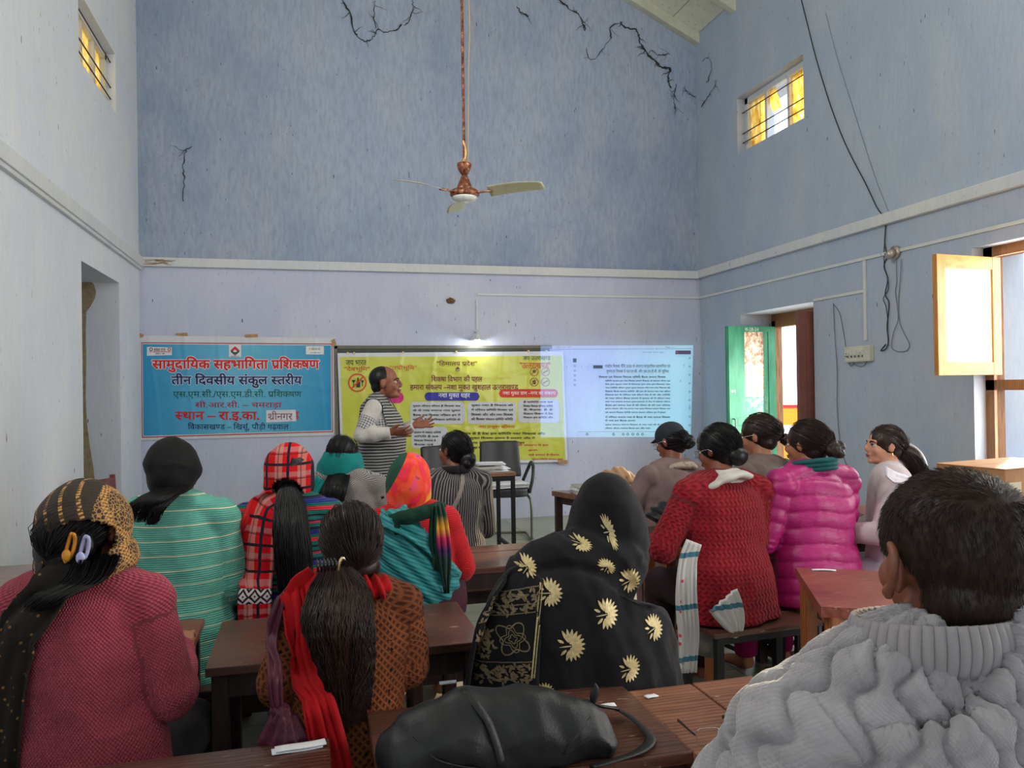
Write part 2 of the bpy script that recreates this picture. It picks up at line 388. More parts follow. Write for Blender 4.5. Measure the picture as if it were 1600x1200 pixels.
def high_window(nm, label_, h, x, sg, torn):
    w = struct(mk(nm, join(box(x - .03, x + .03, h[0] - .005, h[0] + .05, h[2], h[3]), box(x - .03, x + .03, h[1] - .05, h[1] + .005, h[2], h[3]),
        box(x - .03, x + .03, h[0], h[1], h[3] - .06, h[3] + .005), box(x - .03, x + .03, h[0], h[1], h[2] - .005, h[2] + .05)), P_WHITE))
    n = 3
    for k in range(1, n):
        y = h[0] + (h[1] - h[0]) * k / n; mk('window_mullion', box(x - .025, x + .025, y - .018, y + .018, h[2] + .04, h[3] - .05), P_WHITE, w)
    for k in range(n):
        y0 = h[0] + (h[1] - h[0]) * k / n + .02; y1 = h[0] + (h[1] - h[0]) * (k + 1) / n - .02
        if torn and k == 1:
            fn = lambda u, v: (x + sg * .01 + .008 * fbm((u * 5, v * 5, k)), y0 + (y1 - y0) * (.55 + .45 * u + .25 * (v - .5)), h[2] + .3 + (h[3] - h[2] - .36) * v)
        else:
            fn = lambda u, v: (x + sg * .01 + .010 * fbm((u * 5, v * 5, k * 3.3)), y0 + (y1 - y0) * u, h[2] + .04 + (h[3] - h[2] - .09) * v)
        mk('sacking_panel', sheet(fn, 14, 12, .002), M_SACK, w, True)
    for z in (.12, .22, .44): mk('window_bar', tube([(x - sg * .06, h[0], h[2] + z), (x - sg * .06, h[1], h[2] + z)], .006, 8, 1), M_IRON, w)
high_window('window_1', '', HWR, XR + .125, 1, True)
high_window('window_2', '', HWL, XL - .10, -1, False)
# closed door deep in the left opening
M_DOOR = wood('dull_door_wood', rgb(96, 100, 112), rgb(128, 130, 140), .7, 4, (8, 8, 1))
d = struct(mk('door_2', box(XL - TH + .0, XL - TH + .05, DL[0], DL[1], 0, DL[3]), M_DOOR))
for k in range(2): mk('door_leaf', box(XL - TH + .05, XL - TH + .075, DL[0] + .05 + k * .56, DL[0] + .59 + k * .56, .02, DL[3] - .06, .006), M_DOOR, d)
def patch(name, pts, y=None, x=None, mat=P_RAW, th=.004, parent=None):
    """thin broken-edged scab on a wall"""
    n = len(pts)
    if x is not None: V = [(x, p[0], p[1]) for p in pts] + [(x + th, p[0], p[1]) for p in pts]
    else: V = [(p[0], y, p[1]) for p in pts] + [(p[0], y - th, p[1]) for p in pts]
    F = [tuple(range(n)), tuple(range(2 * n - 1, n - 1, -1))] + [(k, k + n, (k + 1) % n + n, (k + 1) % n) for k in range(n)]
    return mk(name, (V, F), mat, parent)
_p = [(at(u, v, 1, DL[1]).x, at(u, v, 1, DL[1]).z) for u, v in [(128, 436), (140, 438), (147, 445), (150, 455), (149, 465), (142, 478), (135, 488), (134, 520), (135, 560), (134, 620), (136, 660), (141, 700), (146, 730), (149, 760), (128, 760), (128, 560)]]
struct(patch('trim_4', _p, y=DL[1] - .001))
_p = [(at(u, v, 1, DL[1]).x, at(u, v, 1, DL[1]).z) for u, v in [(181, 452), (187, 449), (187, 465), (183, 466)]]
# right-hand doorway: frame, two shutter leaves, view outside
dx = XR + .37
d1 = struct(mk('door_1', join(box(dx, dx + .08, D1[1] - .07, D1[1] + .004, 0, 2.10), box(dx, dx + .08, D1[0] - .004, D1[0] + .07, 0, 2.10), box(dx, dx + .08, D1[0], D1[1], 2.03, 2.174)), P_FRAME))
M_GREEN = NT('chipped_green_paint', .45); _t = M_GREEN; _o = _t.obj(); _s = _t.sep(_o)
_c = _t.ramp(_t.noise(_t.mapping(_o, (3, 3, .8)), 4, 4), [(.3, rgb(28, 122, 86)), (.7, rgb(66, 158, 116))])
_wn = _t.noise(_t.mapping(_o, (2, 2, 1.2)), 14, 8, .75)
_in = _t.mul(_t.mul(_t.m2('GREATER_THAN', _s[0], -.40), _t.m2('LESS_THAN', _s[0], -.17)), _t.mul(_t.m2('GREATER_THAN', _s[2], 1.30), _t.m2('LESS_THAN', _s[2], 1.98)))
_c = _t.mix(_t.mul(_in, .95), _c, _t.ramp(_wn, [(.36, rgb(150, 78, 40)), (.48, rgb(214, 160, 120)), (.55, rgb(246, 236, 214))]))
_in2 = _t.mul(_t.mul(_t.m2('GREATER_THAN', _s[0], -.42), _t.m2('LESS_THAN', _s[0], -.12)), _t.m2('LESS_THAN', _s[2], 1.30))
_c = _t.mix(_t.mul(_in2, _t.ramp(_wn, [(.50, 0.), (.60, .8)])), _c, rgb(176, 172, 140))
_t.color(_c); _t.bump(_wn, .3, .004); M_GREEN = _t.m
leaf = mk('shutter_leaf', box(-.61, 0, -.02, .02, .02, 2.04, .004), M_GREEN, d1); leaf.location = (dx + .02, D1[1] - .04, 0); leaf.rotation_euler = (0, 0, .06)
leaf['label'] = 'green shutter leaf with rust-stained paper remains'
for x0, x1, z0, z1 in ((-.60, -.50, .02, 2.04), (-.11, -.01, .02, 2.04), (-.50, -.11, .02, .14), (-.50, -.11, 1.98, 2.04), (-.5, -.11, 1.0, 1.08)):
    _b = mk('shutter_rail', box(x0, x1, -.028, -.02, z0, z1, .002), M_GREEN, leaf)
M_STEEL = plain('dull_steel', rgb(110, 112, 110), .4, .8, .2)
mk('handle', tube([(-.555, -.028, .93), (-.555, -.06, .94), (-.555, -.065, 1.0), (-.555, -.06, 1.06), (-.555, -.028, 1.07)], .006, 8, 4), M_STEEL, leaf)
M_PURP = plain('brown_door_paint', rgb(120, 72, 62), .5, 0, .15, 8)
leaf2 = mk('shutter_leaf', box(-.52, 0, -.02, .02, .02, 2.09, .004), M_PURP, d1); leaf2.location = (dx + .02, D1[0] + .05, 0); leaf2.rotation_euler = (0, 0, -.03)
leaf2['label'] = 'brown painted shutter leaf'
for z0, z1 in ((.1, .95), (1.05, 1.98)): mk('shutter_rail', box(-.44, -.08, -.026, -.02, z0, z1, .004), M_PURP, leaf2)
# big right-hand window with its plywood-panelled shutter
M_OAK = wood('varnished_shutter_wood', rgb(168, 108, 46), rgb(214, 152, 78), .4, 5, (1.5, 8, 3), None, .1)
M_OAKV = wood('varnished_stile_wood', rgb(160, 100, 42), rgb(208, 146, 74), .4, 5, (8, 8, 1), None, .1)
wx = XR + .10
w3 = struct(mk('window_3', join(box(wx, wx + .09, W2[0], W2[0] + .06, W2[2], W2[3]), box(wx, wx + .09, W2[1] - .07, W2[1] + .004, W2[2], W2[3]), box(wx, wx + .09, W2[0], W2[1], W2[3] - .07, W2[3] + .004),
    box(wx, wx + .09, W2[0], W2[1], W2[2] - .004, W2[2] + .06), box(wx, wx + .09, W2[0], W2[1], 1.36, 1.43)), P_FRAME))
for k in range(1, 4):
    y = W2[0] + (W2[1] - W2[0]) * k / 4
    mk('window_bar', tube([(wx + .05, y, W2[2]), (wx + .05, y, W2[3])], .008, 8, 1), M_IRON, w3)
M_PLY = NT('pale_plywood', .55); _t = M_PLY; _c = _t.ramp(_t.noise(_t.mapping(_t.obj(), (1, 1, 6)), 3, 5), [(.3, rgb(226, 206, 172)), (.7, rgb(238, 222, 192))]); _t.color(_c)
_tr = _t.n('ShaderNodeBsdfTranslucent'); _tr.inputs[0].default_value = rgb(255, 236, 200) + (1,)
_mx = _t.n('ShaderNodeMixShader'); _mx.inputs[0].default_value = .22; _t.t.links.new(_t.b.outputs[0], _mx.inputs[1]); _t.t.links.new(_tr.outputs[0], _mx.inputs[2])
_t.t.links.new(_mx.outputs[0], _t.t.nodes['Material Output'].inputs[0]); M_PLY = _t.m
def shutter(xh, yh, wid, z0, z1, rz):
    s = mk('shutter_leaf', join(box(-wid, -wid + .075, -.018, .018, z0, z1, .003), box(-.075, 0, -.018, .018, z0, z1, .003)), M_OAKV, w3)
    s.location = (xh, yh, 0); s.rotation_euler = (0, 0, rz); s['label'] = 'open shutter of varnished wood with a pale panel'
    mk('shutter_rail', box(-wid + .075, -.075, -.017, .017, z1 - .085, z1, .003), M_OAK, s)
    mk('shutter_rail', box(-wid + .075, -.075, -.017, .017, z0, z0 + .085, .003), M_OAK, s)
    mk('shutter_panel', box(-wid + .07, -.07, -.005, .005, z0 + .08, z1 - .08), M_PLY, s)
    for z in (z0 + .2, z1 - .2): mk('hinge', tube([(0, .0, z - .04), (0, .0, z + .04)], .008, 8, 1), M_STEEL, s)
shutter(wx + .02, 4.36, .58, 1.465, 2.265, .10)
shutter(wx + .02, 3.02, .58, 1.465, 2.265, -.9)
# outside: ground, pale wall and painted signboard beyond the doorway
M_GROUND = plain('dusty_ground', rgb(190, 180, 160), .9, 0, .1, 2)
g = struct(mk('ground', box(XR + TH + .001, XR + 14, -4, 22, -.3, -.12), M_GROUND))
# ---------------------------------------------------------------- Devanagari lettering with the built-in type, as flat meshes
M_INK = {}
def ink(c):
    k = tuple(round(x, 3) for x in c)
    if k not in M_INK: M_INK[k] = plain('print_ink', c, .5, 0, .03)
    return M_INK[k]
_RC = {}
def raw(s, bold):
    k = (s, bold)
    if k in _RC: return _RC[k]
    def ev(body):
        c = bpy.data.curves.new('t', 'FONT'); c.body = body; c.size = 1; c.offset = bold; c.resolution_u = 2; c.fill_mode = 'FRONT'
        o = bpy.data.objects.new('t', c); COL.objects.link(o); dg = bpy.context.evaluated_depsgraph_get()
        me = o.evaluated_get(dg).to_mesh(); V = [tuple(v.co) for v in me.vertices]; F = [tuple(p.vertices) for p in me.polygons]
        o.evaluated_get(dg).to_mesh_clear(); bpy.data.objects.remove(o); bpy.data.curves.remove(c); return V, F
    V, F = ev(s); V1, _ = ev(s + 'I'); V2, _ = ev('I')
    adv = max(v[0] for v in V1) - max(v[0] for v in V2)
    _RC[k] = (V, F, adv); return _RC[k]
def shape(s, bold=0.0):
    """bold by overprinting shifted copies"""
    V, F, x = shape1(s, bold); 
    if bold <= .002: return V, F, x
    k = 8 if bold > .05 else 4; A = []; B = []
    for j in range(k + 1):
        dx, dy = (0, 0) if j == k else (bold * math.cos(2 * PI * (j + .5) / k), bold * math.sin(2 * PI * (j + .5) / k))
        n = len(A); A += [(p[0] + dx, p[1] + dy, 0) for p in V]; B += [tuple(i + n for i in f) for f in F]
    return A, B, x
def shape1(s, bd=0.0):
    """~ after a consonant = its half form, ^ = subjoined ra stroke, ` = ra hook above"""
    s = list(s); k = 0
    while k < len(s):                                  # the short i is drawn before its cluster
        if s[k] == 'ि':
            j = k - 1
            while s[j] == '^': j -= 1
            while j >= 2 and s[j - 1] == '~': j -= 2
            s.pop(k); s.insert(j, 'ि')
        k += 1
    s = ''.join(s); V = []; F = []; x = 0; i = 0; run = ''
    def put(g, dx):
        n = len(V); V.extend((p[0] + dx, p[1], 0) for p in g[0]); F.extend(tuple(q + n for q in f) for f in g[1])
    def flush():
        nonlocal run, x
        if run: g = raw(run, bold); put(g, x); x += g[2]; run = ''
    def stroke(a, b, w):
        n = len(V); d = Vector((b[0] - a[0], b[1] - a[1], 0)).normalized() * w; p = Vector((-d.y, d.x, 0))
        V.extend([(a[0] + p.x, a[1] + p.y, 0), (a[0] - p.x, a[1] - p.y, 0), (b[0] - p.x, b[1] - p.y, 0), (b[0] + p.x, b[1] + p.y, 0)]); F.append((n, n + 1, n + 2, n + 3))
    bold = 0.0; w = .036
    while i < len(s):
        ch = s[i]; nx = s[i + 1] if i + 1 < len(s) else ''
        if nx == '~':
            flush(); g = raw(ch, bold); cut = g[2] * (.86 if ch == 'क' else 1) - (.0 if ch == 'क' else .205)
            bm = bmesh.new(); vs = [bm.verts.new(p) for p in g[0]]
            for f in g[1]:
                try: bm.faces.new([vs[q] for q in f])
                except ValueError: pass
            bmesh.ops.bisect_plane(bm, geom=bm.verts[:] + bm.edges[:] + bm.faces[:], plane_co=(cut, 0, 0), plane_no=(1, 0, 0), clear_outer=True)
            bm.verts.index_update(); put(([tuple(v.co) for v in bm.verts], [tuple(v.index for v in f.verts) for f in bm.faces]), x); bm.free()
            x += cut; i += 2; continue
        if ch == '^': flush(); stroke((x - .12, .19), (x - .42, .02), w); i += 1; continue
        if ch == '`': flush(); stroke((x - .10, .60), (x - .16, .74), w); stroke((x - .15, .73), (x - .02, .80), w); i += 1; continue
        run += ch; i += 1
    flush(); return V, F, x
def refine(V, F, mx):
    bm = bmesh.new(); vs = [bm.verts.new(p) for p in V]
    for f in F:
        try: bm.faces.new([vs[q] for q in f])
        except ValueError: pass
    for _ in range(3):
        bmesh.ops.triangulate(bm, faces=bm.faces[:])
        e = [x for x in bm.edges if x.calc_length() > mx]
        if not e: break
        bmesh.ops.subdivide_edges(bm, edges=e, cuts=1)
    bm.verts.index_update(); r = ([tuple(v.co) for v in bm.verts], [tuple(v.index for v in f.verts) for f in bm.faces]); bm.free(); return r
def lettering(name, s, u0, v0, u1, v1, col, parent, surf, bold=0.0, off=.001, outline=None):
    """one line of print, fitted to a box on the back wall; surf(x, z) = how far the sheet stands off the wall"""
    V, F, _ = shape(s, bold)
    xs = [p[0] for p in V]; ys = [p[1] for p in V]; a, b, c, d = min(xs), max(xs), min(ys), max(ys)
    p0 = at(u0, v1, 1, YB); p1 = at(u1, v0, 1, YB); TLz = at(u0, v0, 1, YB).z; TRz = at(u1, v0, 1, YB).z; BLz = p0.z; BRz = at(u1, v1, 1, YB).z
    def fit(p, o):
        tx = (p[0] - a) / (b - a); ty = (p[1] - c) / (d - c); X = p0.x + (p1.x - p0.x) * tx
        z0 = BLz + (BRz - BLz) * tx; z1 = TLz + (TRz - TLz) * tx; Z = z0 + (z1 - z0) * ty
        return (X, YB - surf(X, Z) - o, Z)
    gl = (p1.x - p0.x) / (b - a)
    V, F = refine(V, F, .014 / gl)
    if outline is not None:
        V2, F2, _ = shape(s, bold + .04); V2, F2 = refine(V2, F2, .014 / gl)
        mk(name + '_outline', ([fit(p, off * .6) for p in V2], F2), ink(outline), parent)
    return mk(name, ([fit(p, off) for p in V], F), ink(col), parent)
def fine_print(name, lines, col, parent, surf, seed=0, off=.001):
    """rows of tiny lettering: real words repeated at size"""
    ws = ['नशा', 'मुक~त', 'जीवन', 'हमारा', 'संकल~प', 'शिक~षा', 'समाज', 'और', 'से', 'के', 'की', 'है', 'में', 'परिवार', 'विकास', 'सदस~य', 'समिति', 'एवं', 'बैठक', 'गांव', 'हम', 'सब', 'देश']
    r = random.Random(seed); V = []; F = []
    for (u0, v0, u1, v1) in lines:
        n = max(2, int((u1 - u0) / ((v1 - v0) * 2.6))); s = ' '.join(r.choice(ws) for _ in range(n)); A, B, _ = shape(s, .03)
        xs = [p[0] for p in A]; ys = [p[1] for p in A]; a, b, c, d = min(xs), max(xs), min(ys), max(ys)
        p0 = at(u0, v1, 1, YB); p1 = at(u1, v0, 1, YB); zr0 = at(u1, v1, 1, YB).z - p0.z
        k = len(V)
        for p in A:
            tx = (p[0] - a) / (b - a); X = p0.x + (p1.x - p0.x) * tx; Z = p0.z + zr0 * tx + (at(u0, v0, 1, YB).z - p0.z) * (p[1] - c) / (d - c)
            V.append((X, YB - surf(X, Z) - off, Z))
        F += [tuple(i + k for i in f) for f in B]
    o = mk(name, (V, F), ink(col), parent); o['kind'] = 'stuff'; return o
def wall_grid(corn, nu, nv, surf, extra=0):
    TL, TR, BR, BL = [at(u, v, 1, YB) for u, v in corn]
    V = []; F = []
    for j in range(nv + 1):
        for i in range(nu + 1):
            s, t = i / nu, j / nv; p = (TL * (1 - s) + TR * s) * (1 - t) + (BL * (1 - s) + BR * s) * t
            V.append((p.x, YB - surf(p.x, p.z) - extra, p.z))
    w = nu + 1
    for j in range(nv):
        for i in range(nu): a = j * w + i; F.append((a, a + w, a + w + 1, a + 1))
    return V, F
def vinyl(name, c, rough=.28):
    return plain(name, c, rough, 0, .06, 5)
M_VWHITE = vinyl('white_vinyl', rgb(206, 208, 212), .35)

# ---- blackboard
M_BOARDK = plain('worn_blackboard', rgb(62, 70, 62), .6, 0, .25, 6)
bb = thing('blackboard', 'dark green blackboard on the back wall, mostly hidden behind the yellow banner', 'blackboard', (0, 0, 0))
p = at(527, 541, 1, YB); q = at(880, 700, 1, YB)
mk('board_surface', box(p.x, q.x - .15, YB - .018, YB - .002, q.z, p.z), M_BOARDK, bb)
mk('board_frame', join(box(p.x - .03, q.x - .12, YB - .026, YB - .002, p.z - .028, p.z + .006, .003), box(p.x - .032, p.x, YB - .026, YB - .002, q.z, p.z)), plain('board_frame_paint', rgb(108, 104, 92), .7), bb)

# ---- blue banner
def wrinkle(amp, seed, vert=(60, 9)):
    def f(x, z):
        h = fbm((x * 3.2, seed, z * 2.0), 1.0, 4) * .8
        h += .8 * max(0, 1 - abs(math.sin(x * vert[0] / 6 + .4 * math.sin(z * 3 + seed) + seed)) * vert[1]) + .45 * max(0, 1 - abs(math.sin(z * 5.2 + .3 * math.sin(x * 4) + seed)) * 5)
        h += .5 * abs(fbm((x * 7 + z * 4, seed + 5, z * 6 - x * 3), 1, 2))
        return amp * (1.3 + h)
    return f
s1 = wrinkle(.0045, 1.7, (60, 4))
b1 = thing('banner', 'blue printed banner with red and navy lettering taped at the left of the back wall', 'banner')
s1s = lambda x, z: s1(x, z) + .004
mk('banner_sheet', wall_grid([(219, 524), (524, 528), (524, 680), (219, 688)], 120, 60, s1s), M_VWHITE, b1, True)
M_BLUE = NT('blue_print', .26); _o = M_BLUE.obj(); _n = M_BLUE.noise(_o, 1.4, 3)
_bs = M_BLUE.sep(_o); _g = M_BLUE.m2('ABSOLUTE', M_BLUE.add(_bs[0], .62))
M_BLUE.color(M_BLUE.mix(M_BLUE.ramp(_g, [(.1, .75), (.95, 0.)]), rgb(34, 140, 190), rgb(112, 190, 216))); M_BLUE = M_BLUE.m
mk('print_border', wall_grid([(221, 535), (519, 537), (520, 675), (222, 684)], 120, 60, s1s, .0012), ink(rgb(176, 34, 44)), b1, True)
mk('print_margin', wall_grid([(222.2, 536.6), (517.8, 538.6), (518.8, 673.4), (223.4, 682.3)], 120, 60, s1s, .0022), ink(rgb(216, 214, 216)), b1, True)
mk('print_field', wall_grid([(223.2, 537.8), (516.8, 539.8), (517.8, 672.2), (224.4, 681)], 120, 60, s1s, .0032), M_BLUE, b1, True)
RED, NAVY, GRN, MAG = rgb(208, 26, 30), rgb(26, 26, 92), rgb(20, 104, 72), rgb(188, 28, 70)
lettering('heading_text', 'सामुदायिक सहभागिता प^शिक~षण', 238, 557, 499, 582, RED, b1, s1s, .035, .0062, rgb(236, 232, 232))
lettering('heading_text', 'तीन दिवसीय संकुल स~तरीय', 268, 583, 472, 606, NAVY, b1, s1s, .03, .0062, rgb(200, 216, 230))
lettering('body_text', 'एस.एम.सी./एस.एम.डी.सी. प^शिक~षण', 271, 608, 471, 623, GRN, b1, s1s, .005, .0055)
lettering('body_text', 'सी.आर.सी. – चमराड़ा', 305, 626, 440, 639, MAG, b1, s1s, .008, .0055)
lettering('heading_text', 'स~थान – रा.इ.का.', 274, 643, 405, 658, RED, b1, s1s, .03, .006)
lettering('heading_text', 'ड', 459, 643, 467, 655, RED, b1, s1s, .03, .006)
lettering('body_text', 'विकासखण~ड – खिसू`, पौड़ी गढ़वाल', 294, 660, 451, 674, NAVY, b1, s1s, .006, .0055)
def card(name, c, mat, off, parent, surf): return mk(name, wall_grid(c, 24, 12, surf, off), mat, parent, True)
card('paper_patch', [(416, 641), (462, 640), (463, 658), (416, 660)], ink(rgb(214, 210, 220)), .0062, b1, s1s)
lettering('handwritten_text', 'श^ीनगर', 419, 642, 457, 656, rgb(120, 50, 60), b1, s1s, -.008, .0075)
for c in ([(230, 542), (269, 543), (269, 555), (230, 556)], [(358, 539), (377, 539), (377, 558), (358, 558)], [(478, 541), (506, 541), (506, 554), (478, 554)]):
    card('logo_panel', c, ink(rgb(222, 220, 222)), .0052, b1, s1s)
def shape2(name, pts, col, parent, surf, off):          # flat printed polygon on a banner, pixels of the back wall
    V = []
    for u, v in pts: p = at(u, v, 1, YB); V.append((p.x, YB - surf(p.x, p.z) - off, p.z))
    return mk(name, (V, [tuple(range(len(V)))]), ink(col), parent)
def ring(name, u, v, r0, r1, col, parent, surf, off, a0=0, a1=2 * PI, ky=1.0):
    V = []; F = []; n = 28
    for k in range(n + 1):
        a = a0 + (a1 - a0) * k / n
        for r in (r0, r1): p = at(u + r * math.cos(a), v - r * math.sin(a) * ky, 1, YB); V.append((p.x, YB - surf(p.x, p.z) - off, p.z))
    for k in range(n): F.append((2 * k, 2 * k + 1, 2 * k + 3, 2 * k + 2))
    return mk(name, (V, F), ink(col), parent)
shape2('logo_emblem', [(361, 547), (367.5, 541), (374, 547), (371, 549.5), (367.5, 546), (364, 549.5)], RED, b1, s1s, .0066)
ring('logo_emblem', 367.5, 546, 4.5, 7.5, rgb(40, 70, 70), b1, s1s, .0066, PI * 1.08, PI * 1.92)
shape2('logo_emblem', [(361, 550), (367.5, 554), (374, 550), (367.5, 556)], rgb(60, 80, 80), b1, s1s, .0064)
lettering('logo_text', 'सबका साथ', 241, 544.5, 259, 549, rgb(60, 40, 50), b1, s1s, .01, .0064)
ring('logo_emblem', 236.5, 546, 1.6, 2.8, rgb(50, 30, 40), b1, s1s, .0064); ring('logo_emblem', 265, 546, 1.6, 2.8, rgb(190, 40, 50), b1, s1s, .0064)
shape2('logo_emblem', [(234, 549.6), (267, 549.4), (267, 550.3), (234, 550.5)], RED, b1, s1s, .0064)
fine_print('logo_text', [(243, 551.6, 258, 553.6), (361, 556, 374, 557.8), (485, 550.4, 500, 552)], rgb(90, 70, 80), b1, s1s, 4, .0064)
for k, cc in enumerate((rgb(240, 150, 40), rgb(60, 60, 70), rgb(50, 150, 70), rgb(40, 110, 200))): ring('logo_emblem', 484.5 + k * 4.6, 545.3, 1.1, 1.9, cc, b1, s1s, .0064)
M_TAPE = plain('brown_packing_tape', rgb(170, 132, 84), .35)
for c in ([(275, 521), (293, 520), (294, 525.5), (276, 524.5)], [(382, 523), (403, 522), (403, 527), (383, 527.5)], [(218, 520), (226, 524), (222, 528), (217, 527)], [(517, 532), (523, 529), (526, 541), (521, 542)]):
    card('tape_strip', c, M_TAPE, .004, b1, s1s)

# ---- yellow banner
s2 = wrinkle(.007, 4.2, (52, 3.6)); s2s = lambda x, z: s2(x, z) + .03
b2 = thing('banner', 'crumpled yellow printed banner hung over the blackboard behind the standing man', 'banner')
M_YEL = NT('yellow_print', .24); _o = M_YEL.obj(); M_YEL.color(M_YEL.ramp(M_YEL.noise(_o, 1.8, 3), [(.3, rgb(188, 192, 62)), (.7, rgb(204, 206, 92))])); M_YEL = M_YEL.m
mk('banner_sheet', wall_grid([(527, 552), (878, 549), (885, 721), (533, 729)], 150, 80, s2s), M_VWHITE, b2, True)
mk('print_field', wall_grid([(531, 558), (876, 556), (881, 717), (537, 724)], 150, 80, s2s, .0012), M_YEL, b2, True)
MAR, ORG = rgb(120, 40, 34), rgb(206, 84, 30)
T2 = lambda s, u0, v0, u1, v1, c, bold=.01: lettering('banner_text', s, u0, v0, u1, v1, c, b2, s2s, bold, .0045)
T2('जय भारत', 540, 563, 572, 571, rgb(40, 44, 40)); T2('"देवभूमि"', 538, 572, 577, 582, ORG)
T2('"तपोभूमि"', 608, 570, 650, 580, ORG); T2('"हिमालय प^देश"', 682, 563, 744, 573, MAR)
T2('शिक~षा विभाग की पहल', 673, 586, 752, 598, MAR, .02); T2('हमारा संकल~प –नशा मुक~त खुशहाल उत~तराखण~ड', 640, 599, 808, 612, MAR, .02)
T2('जय उत~तराखण~ड', 816, 557, 858, 563, rgb(60, 66, 50)); T2('"उत~तराखण~ड"', 811, 566, 858, 576, ORG, .02)
def pill(u0, v0, u1, v1, col, off=.004, name='print_panel', r=None):
    r = r or (v1 - v0) / 2; pts = []
    for cx, cy, a0 in ((u1 - r, v0 + r, PI / 2), (u0 + r, v0 + r, PI), (u0 + r, v1 - r, 3 * PI / 2), (u1 - r, v1 - r, 2 * PI)):
        sgn = 1
        for k in range(6):
            a = a0 + (k / 5) * PI / 2 if True else 0
            pts.append((cx + r * math.cos(a), cy - r * math.sin(a)))
    # fan triangulated over a fine grid so it follows the folds
    V = []; F = []; n = 40; U = np.linspace(u0, u1, n + 1)
    for u in U:
        dd = 0
        if u < u0 + r: dd = r - math.sqrt(max(0, r * r - (u0 + r - u) ** 2))
        if u > u1 - r: dd = r - math.sqrt(max(0, r * r - (u - u1 + r) ** 2))
        for k in range(9):
            v = v0 + dd + (v1 - v0 - 2 * dd) * k / 8; p = at(u, v, 1, YB); V.append((p.x, YB - s2s(p.x, p.z) - off, p.z))
    for i in range(n):
        for k in range(8): a = i * 9 + k; F.append((a, a + 1, a + 10, a + 9))
    return mk(name, (V, F), ink(col), b2, True)
pill(662, 613, 748, 626, rgb(40, 40, 150)); T3 = lambda s, u0, v0, u1, v1, c, bold=.02: lettering('banner_text', s, u0, v0, u1, v1, c, b2, s2s, bold, .0065)
T3('नशा मुक~त शहर', 684, 614.5, 733, 623.5, rgb(224, 224, 236))
pill(778, 608, 870, 621, rgb(206, 44, 28)); T3('नशा मुक~त ग^ाम –नगर का संकल~प', 784, 610.5, 866, 618.5, rgb(240, 222, 214))
pill(606, 612, 630, 630, rgb(200, 30, 120))
for r_ in ((640, 628, 725, 662), (729, 628, 805, 662), (808, 624, 872, 660), (642, 666, 698, 700)): pill(*r_, rgb(196, 200, 204), .0035, 'print_panel', 6)
fine_print('banner_text', [(644, 632 + k * 7, 718, 636.5 + k * 7) for k in range(4)] + [(735, 631 + k * 7, 800, 635.5 + k * 7) for k in range(4)] + [(816, 626 + k * 6, 862, 630 + k * 6) for k in range(5)] + [(646, 673 + k * 6.4, 688 - k * 4, 677 + k * 6.4) for k in range(4)], rgb(52, 50, 54), b2, s2s, 2, .006)
T2('नशा उन~मूलन प^तिज~ञा', 747, 663, 803, 670, ORG, .02)
fine_print('banner_text', [(722, 674.5 + k * 7.2 - .0, 850 - k * 16, 679.5 + k * 7.2) for k in range(4)], rgb(56, 58, 40), b2, s2s, 5, .0045)
fine_print('banner_text', [(806, 693, 855, 697), (824, 701, 838, 705), (824, 708, 872, 712), (830, 715, 878, 719)], rgb(196, 84, 50), b2, s2s, 7, .0045)
def noban(u, v, r, col, what):
    ring('prohibition_sign', u, v, r * .84, r, col, b2, s2s, .0064)
    d = r * .66; shape2('prohibition_sign', [(u - d - r * .1, v + d - r * .0), (u - d + r * .1, v + d + r * .0), (u + d + r * .1, v - d), (u + d - r * .1, v - d)], col, b2, s2s, .0052)
    for pts in what: shape2('prohibition_sign', [(u + r * x, v - r * y) for x, y in pts], rgb(40, 40, 30), b2, s2s, .0066)
glass_ = [(-.62, .28), (-.18, .28), (-.36, .0), (-.36, -.42), (-.22, -.48), (-.58, -.48), (-.44, -.42), (-.44, .0)]
bottle_ = [(.0, .55), (.12, .55), (.14, .2), (.3, .05), (.3, -.5), (-.12, -.5), (-.12, .05), (-.02, .2)]
goblet_ = [(.36, .26), (.72, .26), (.58, -.05), (.58, -.4), (.5, -.4), (.5, -.05)]
noban(558, 598, 14.5, rgb(206, 70, 24), [glass_, bottle_, goblet_])
leaf_ = [(0, .7), (.12, .2), (.55, .35), (.25, 0), (.4, -.3), (.05, -.15), (0, -.6), (-.05, -.15), (-.4, -.3), (-.25, 0), (-.55, .35), (-.12, .2)]
cig_ = [(-.6, -.08), (.6, .22), (.62, .12), (-.58, -.18)]
for u, v, wh in ((833, 581, [leaf_]), (850.5, 581, [cig_]), (833, 597, [leaf_, bottle_]), (850.5, 597, [cig_])): noban(u, v, 6.8, rgb(176, 96, 40), wh)
ring('logo_emblem', 714, 577, 2.4, 3.6, rgb(60, 110, 110), b2, s2s, .0064, PI, 2 * PI); shape2('logo_emblem', [(710.5, 576), (714, 573), (717.5, 576), (714, 577.5)], MAR, b2, s2s, .0066)
for u, v in ((543, 552), (553, 552), (629, 551), (712, 550), (824, 549), (852, 549)):
    p = at(u, v, 1, YB); mk('pin', tube([(p.x, YB - .05, p.z), (p.x, YB - .03, p.z)], .012, 8, 1), plain('brass_pin', rgb(220, 190, 120), .3), b2)
card('tape_strip', [(869, 718), (885, 718), (885, 724), (871, 724)], M_TAPE, .004, b2, s2s)

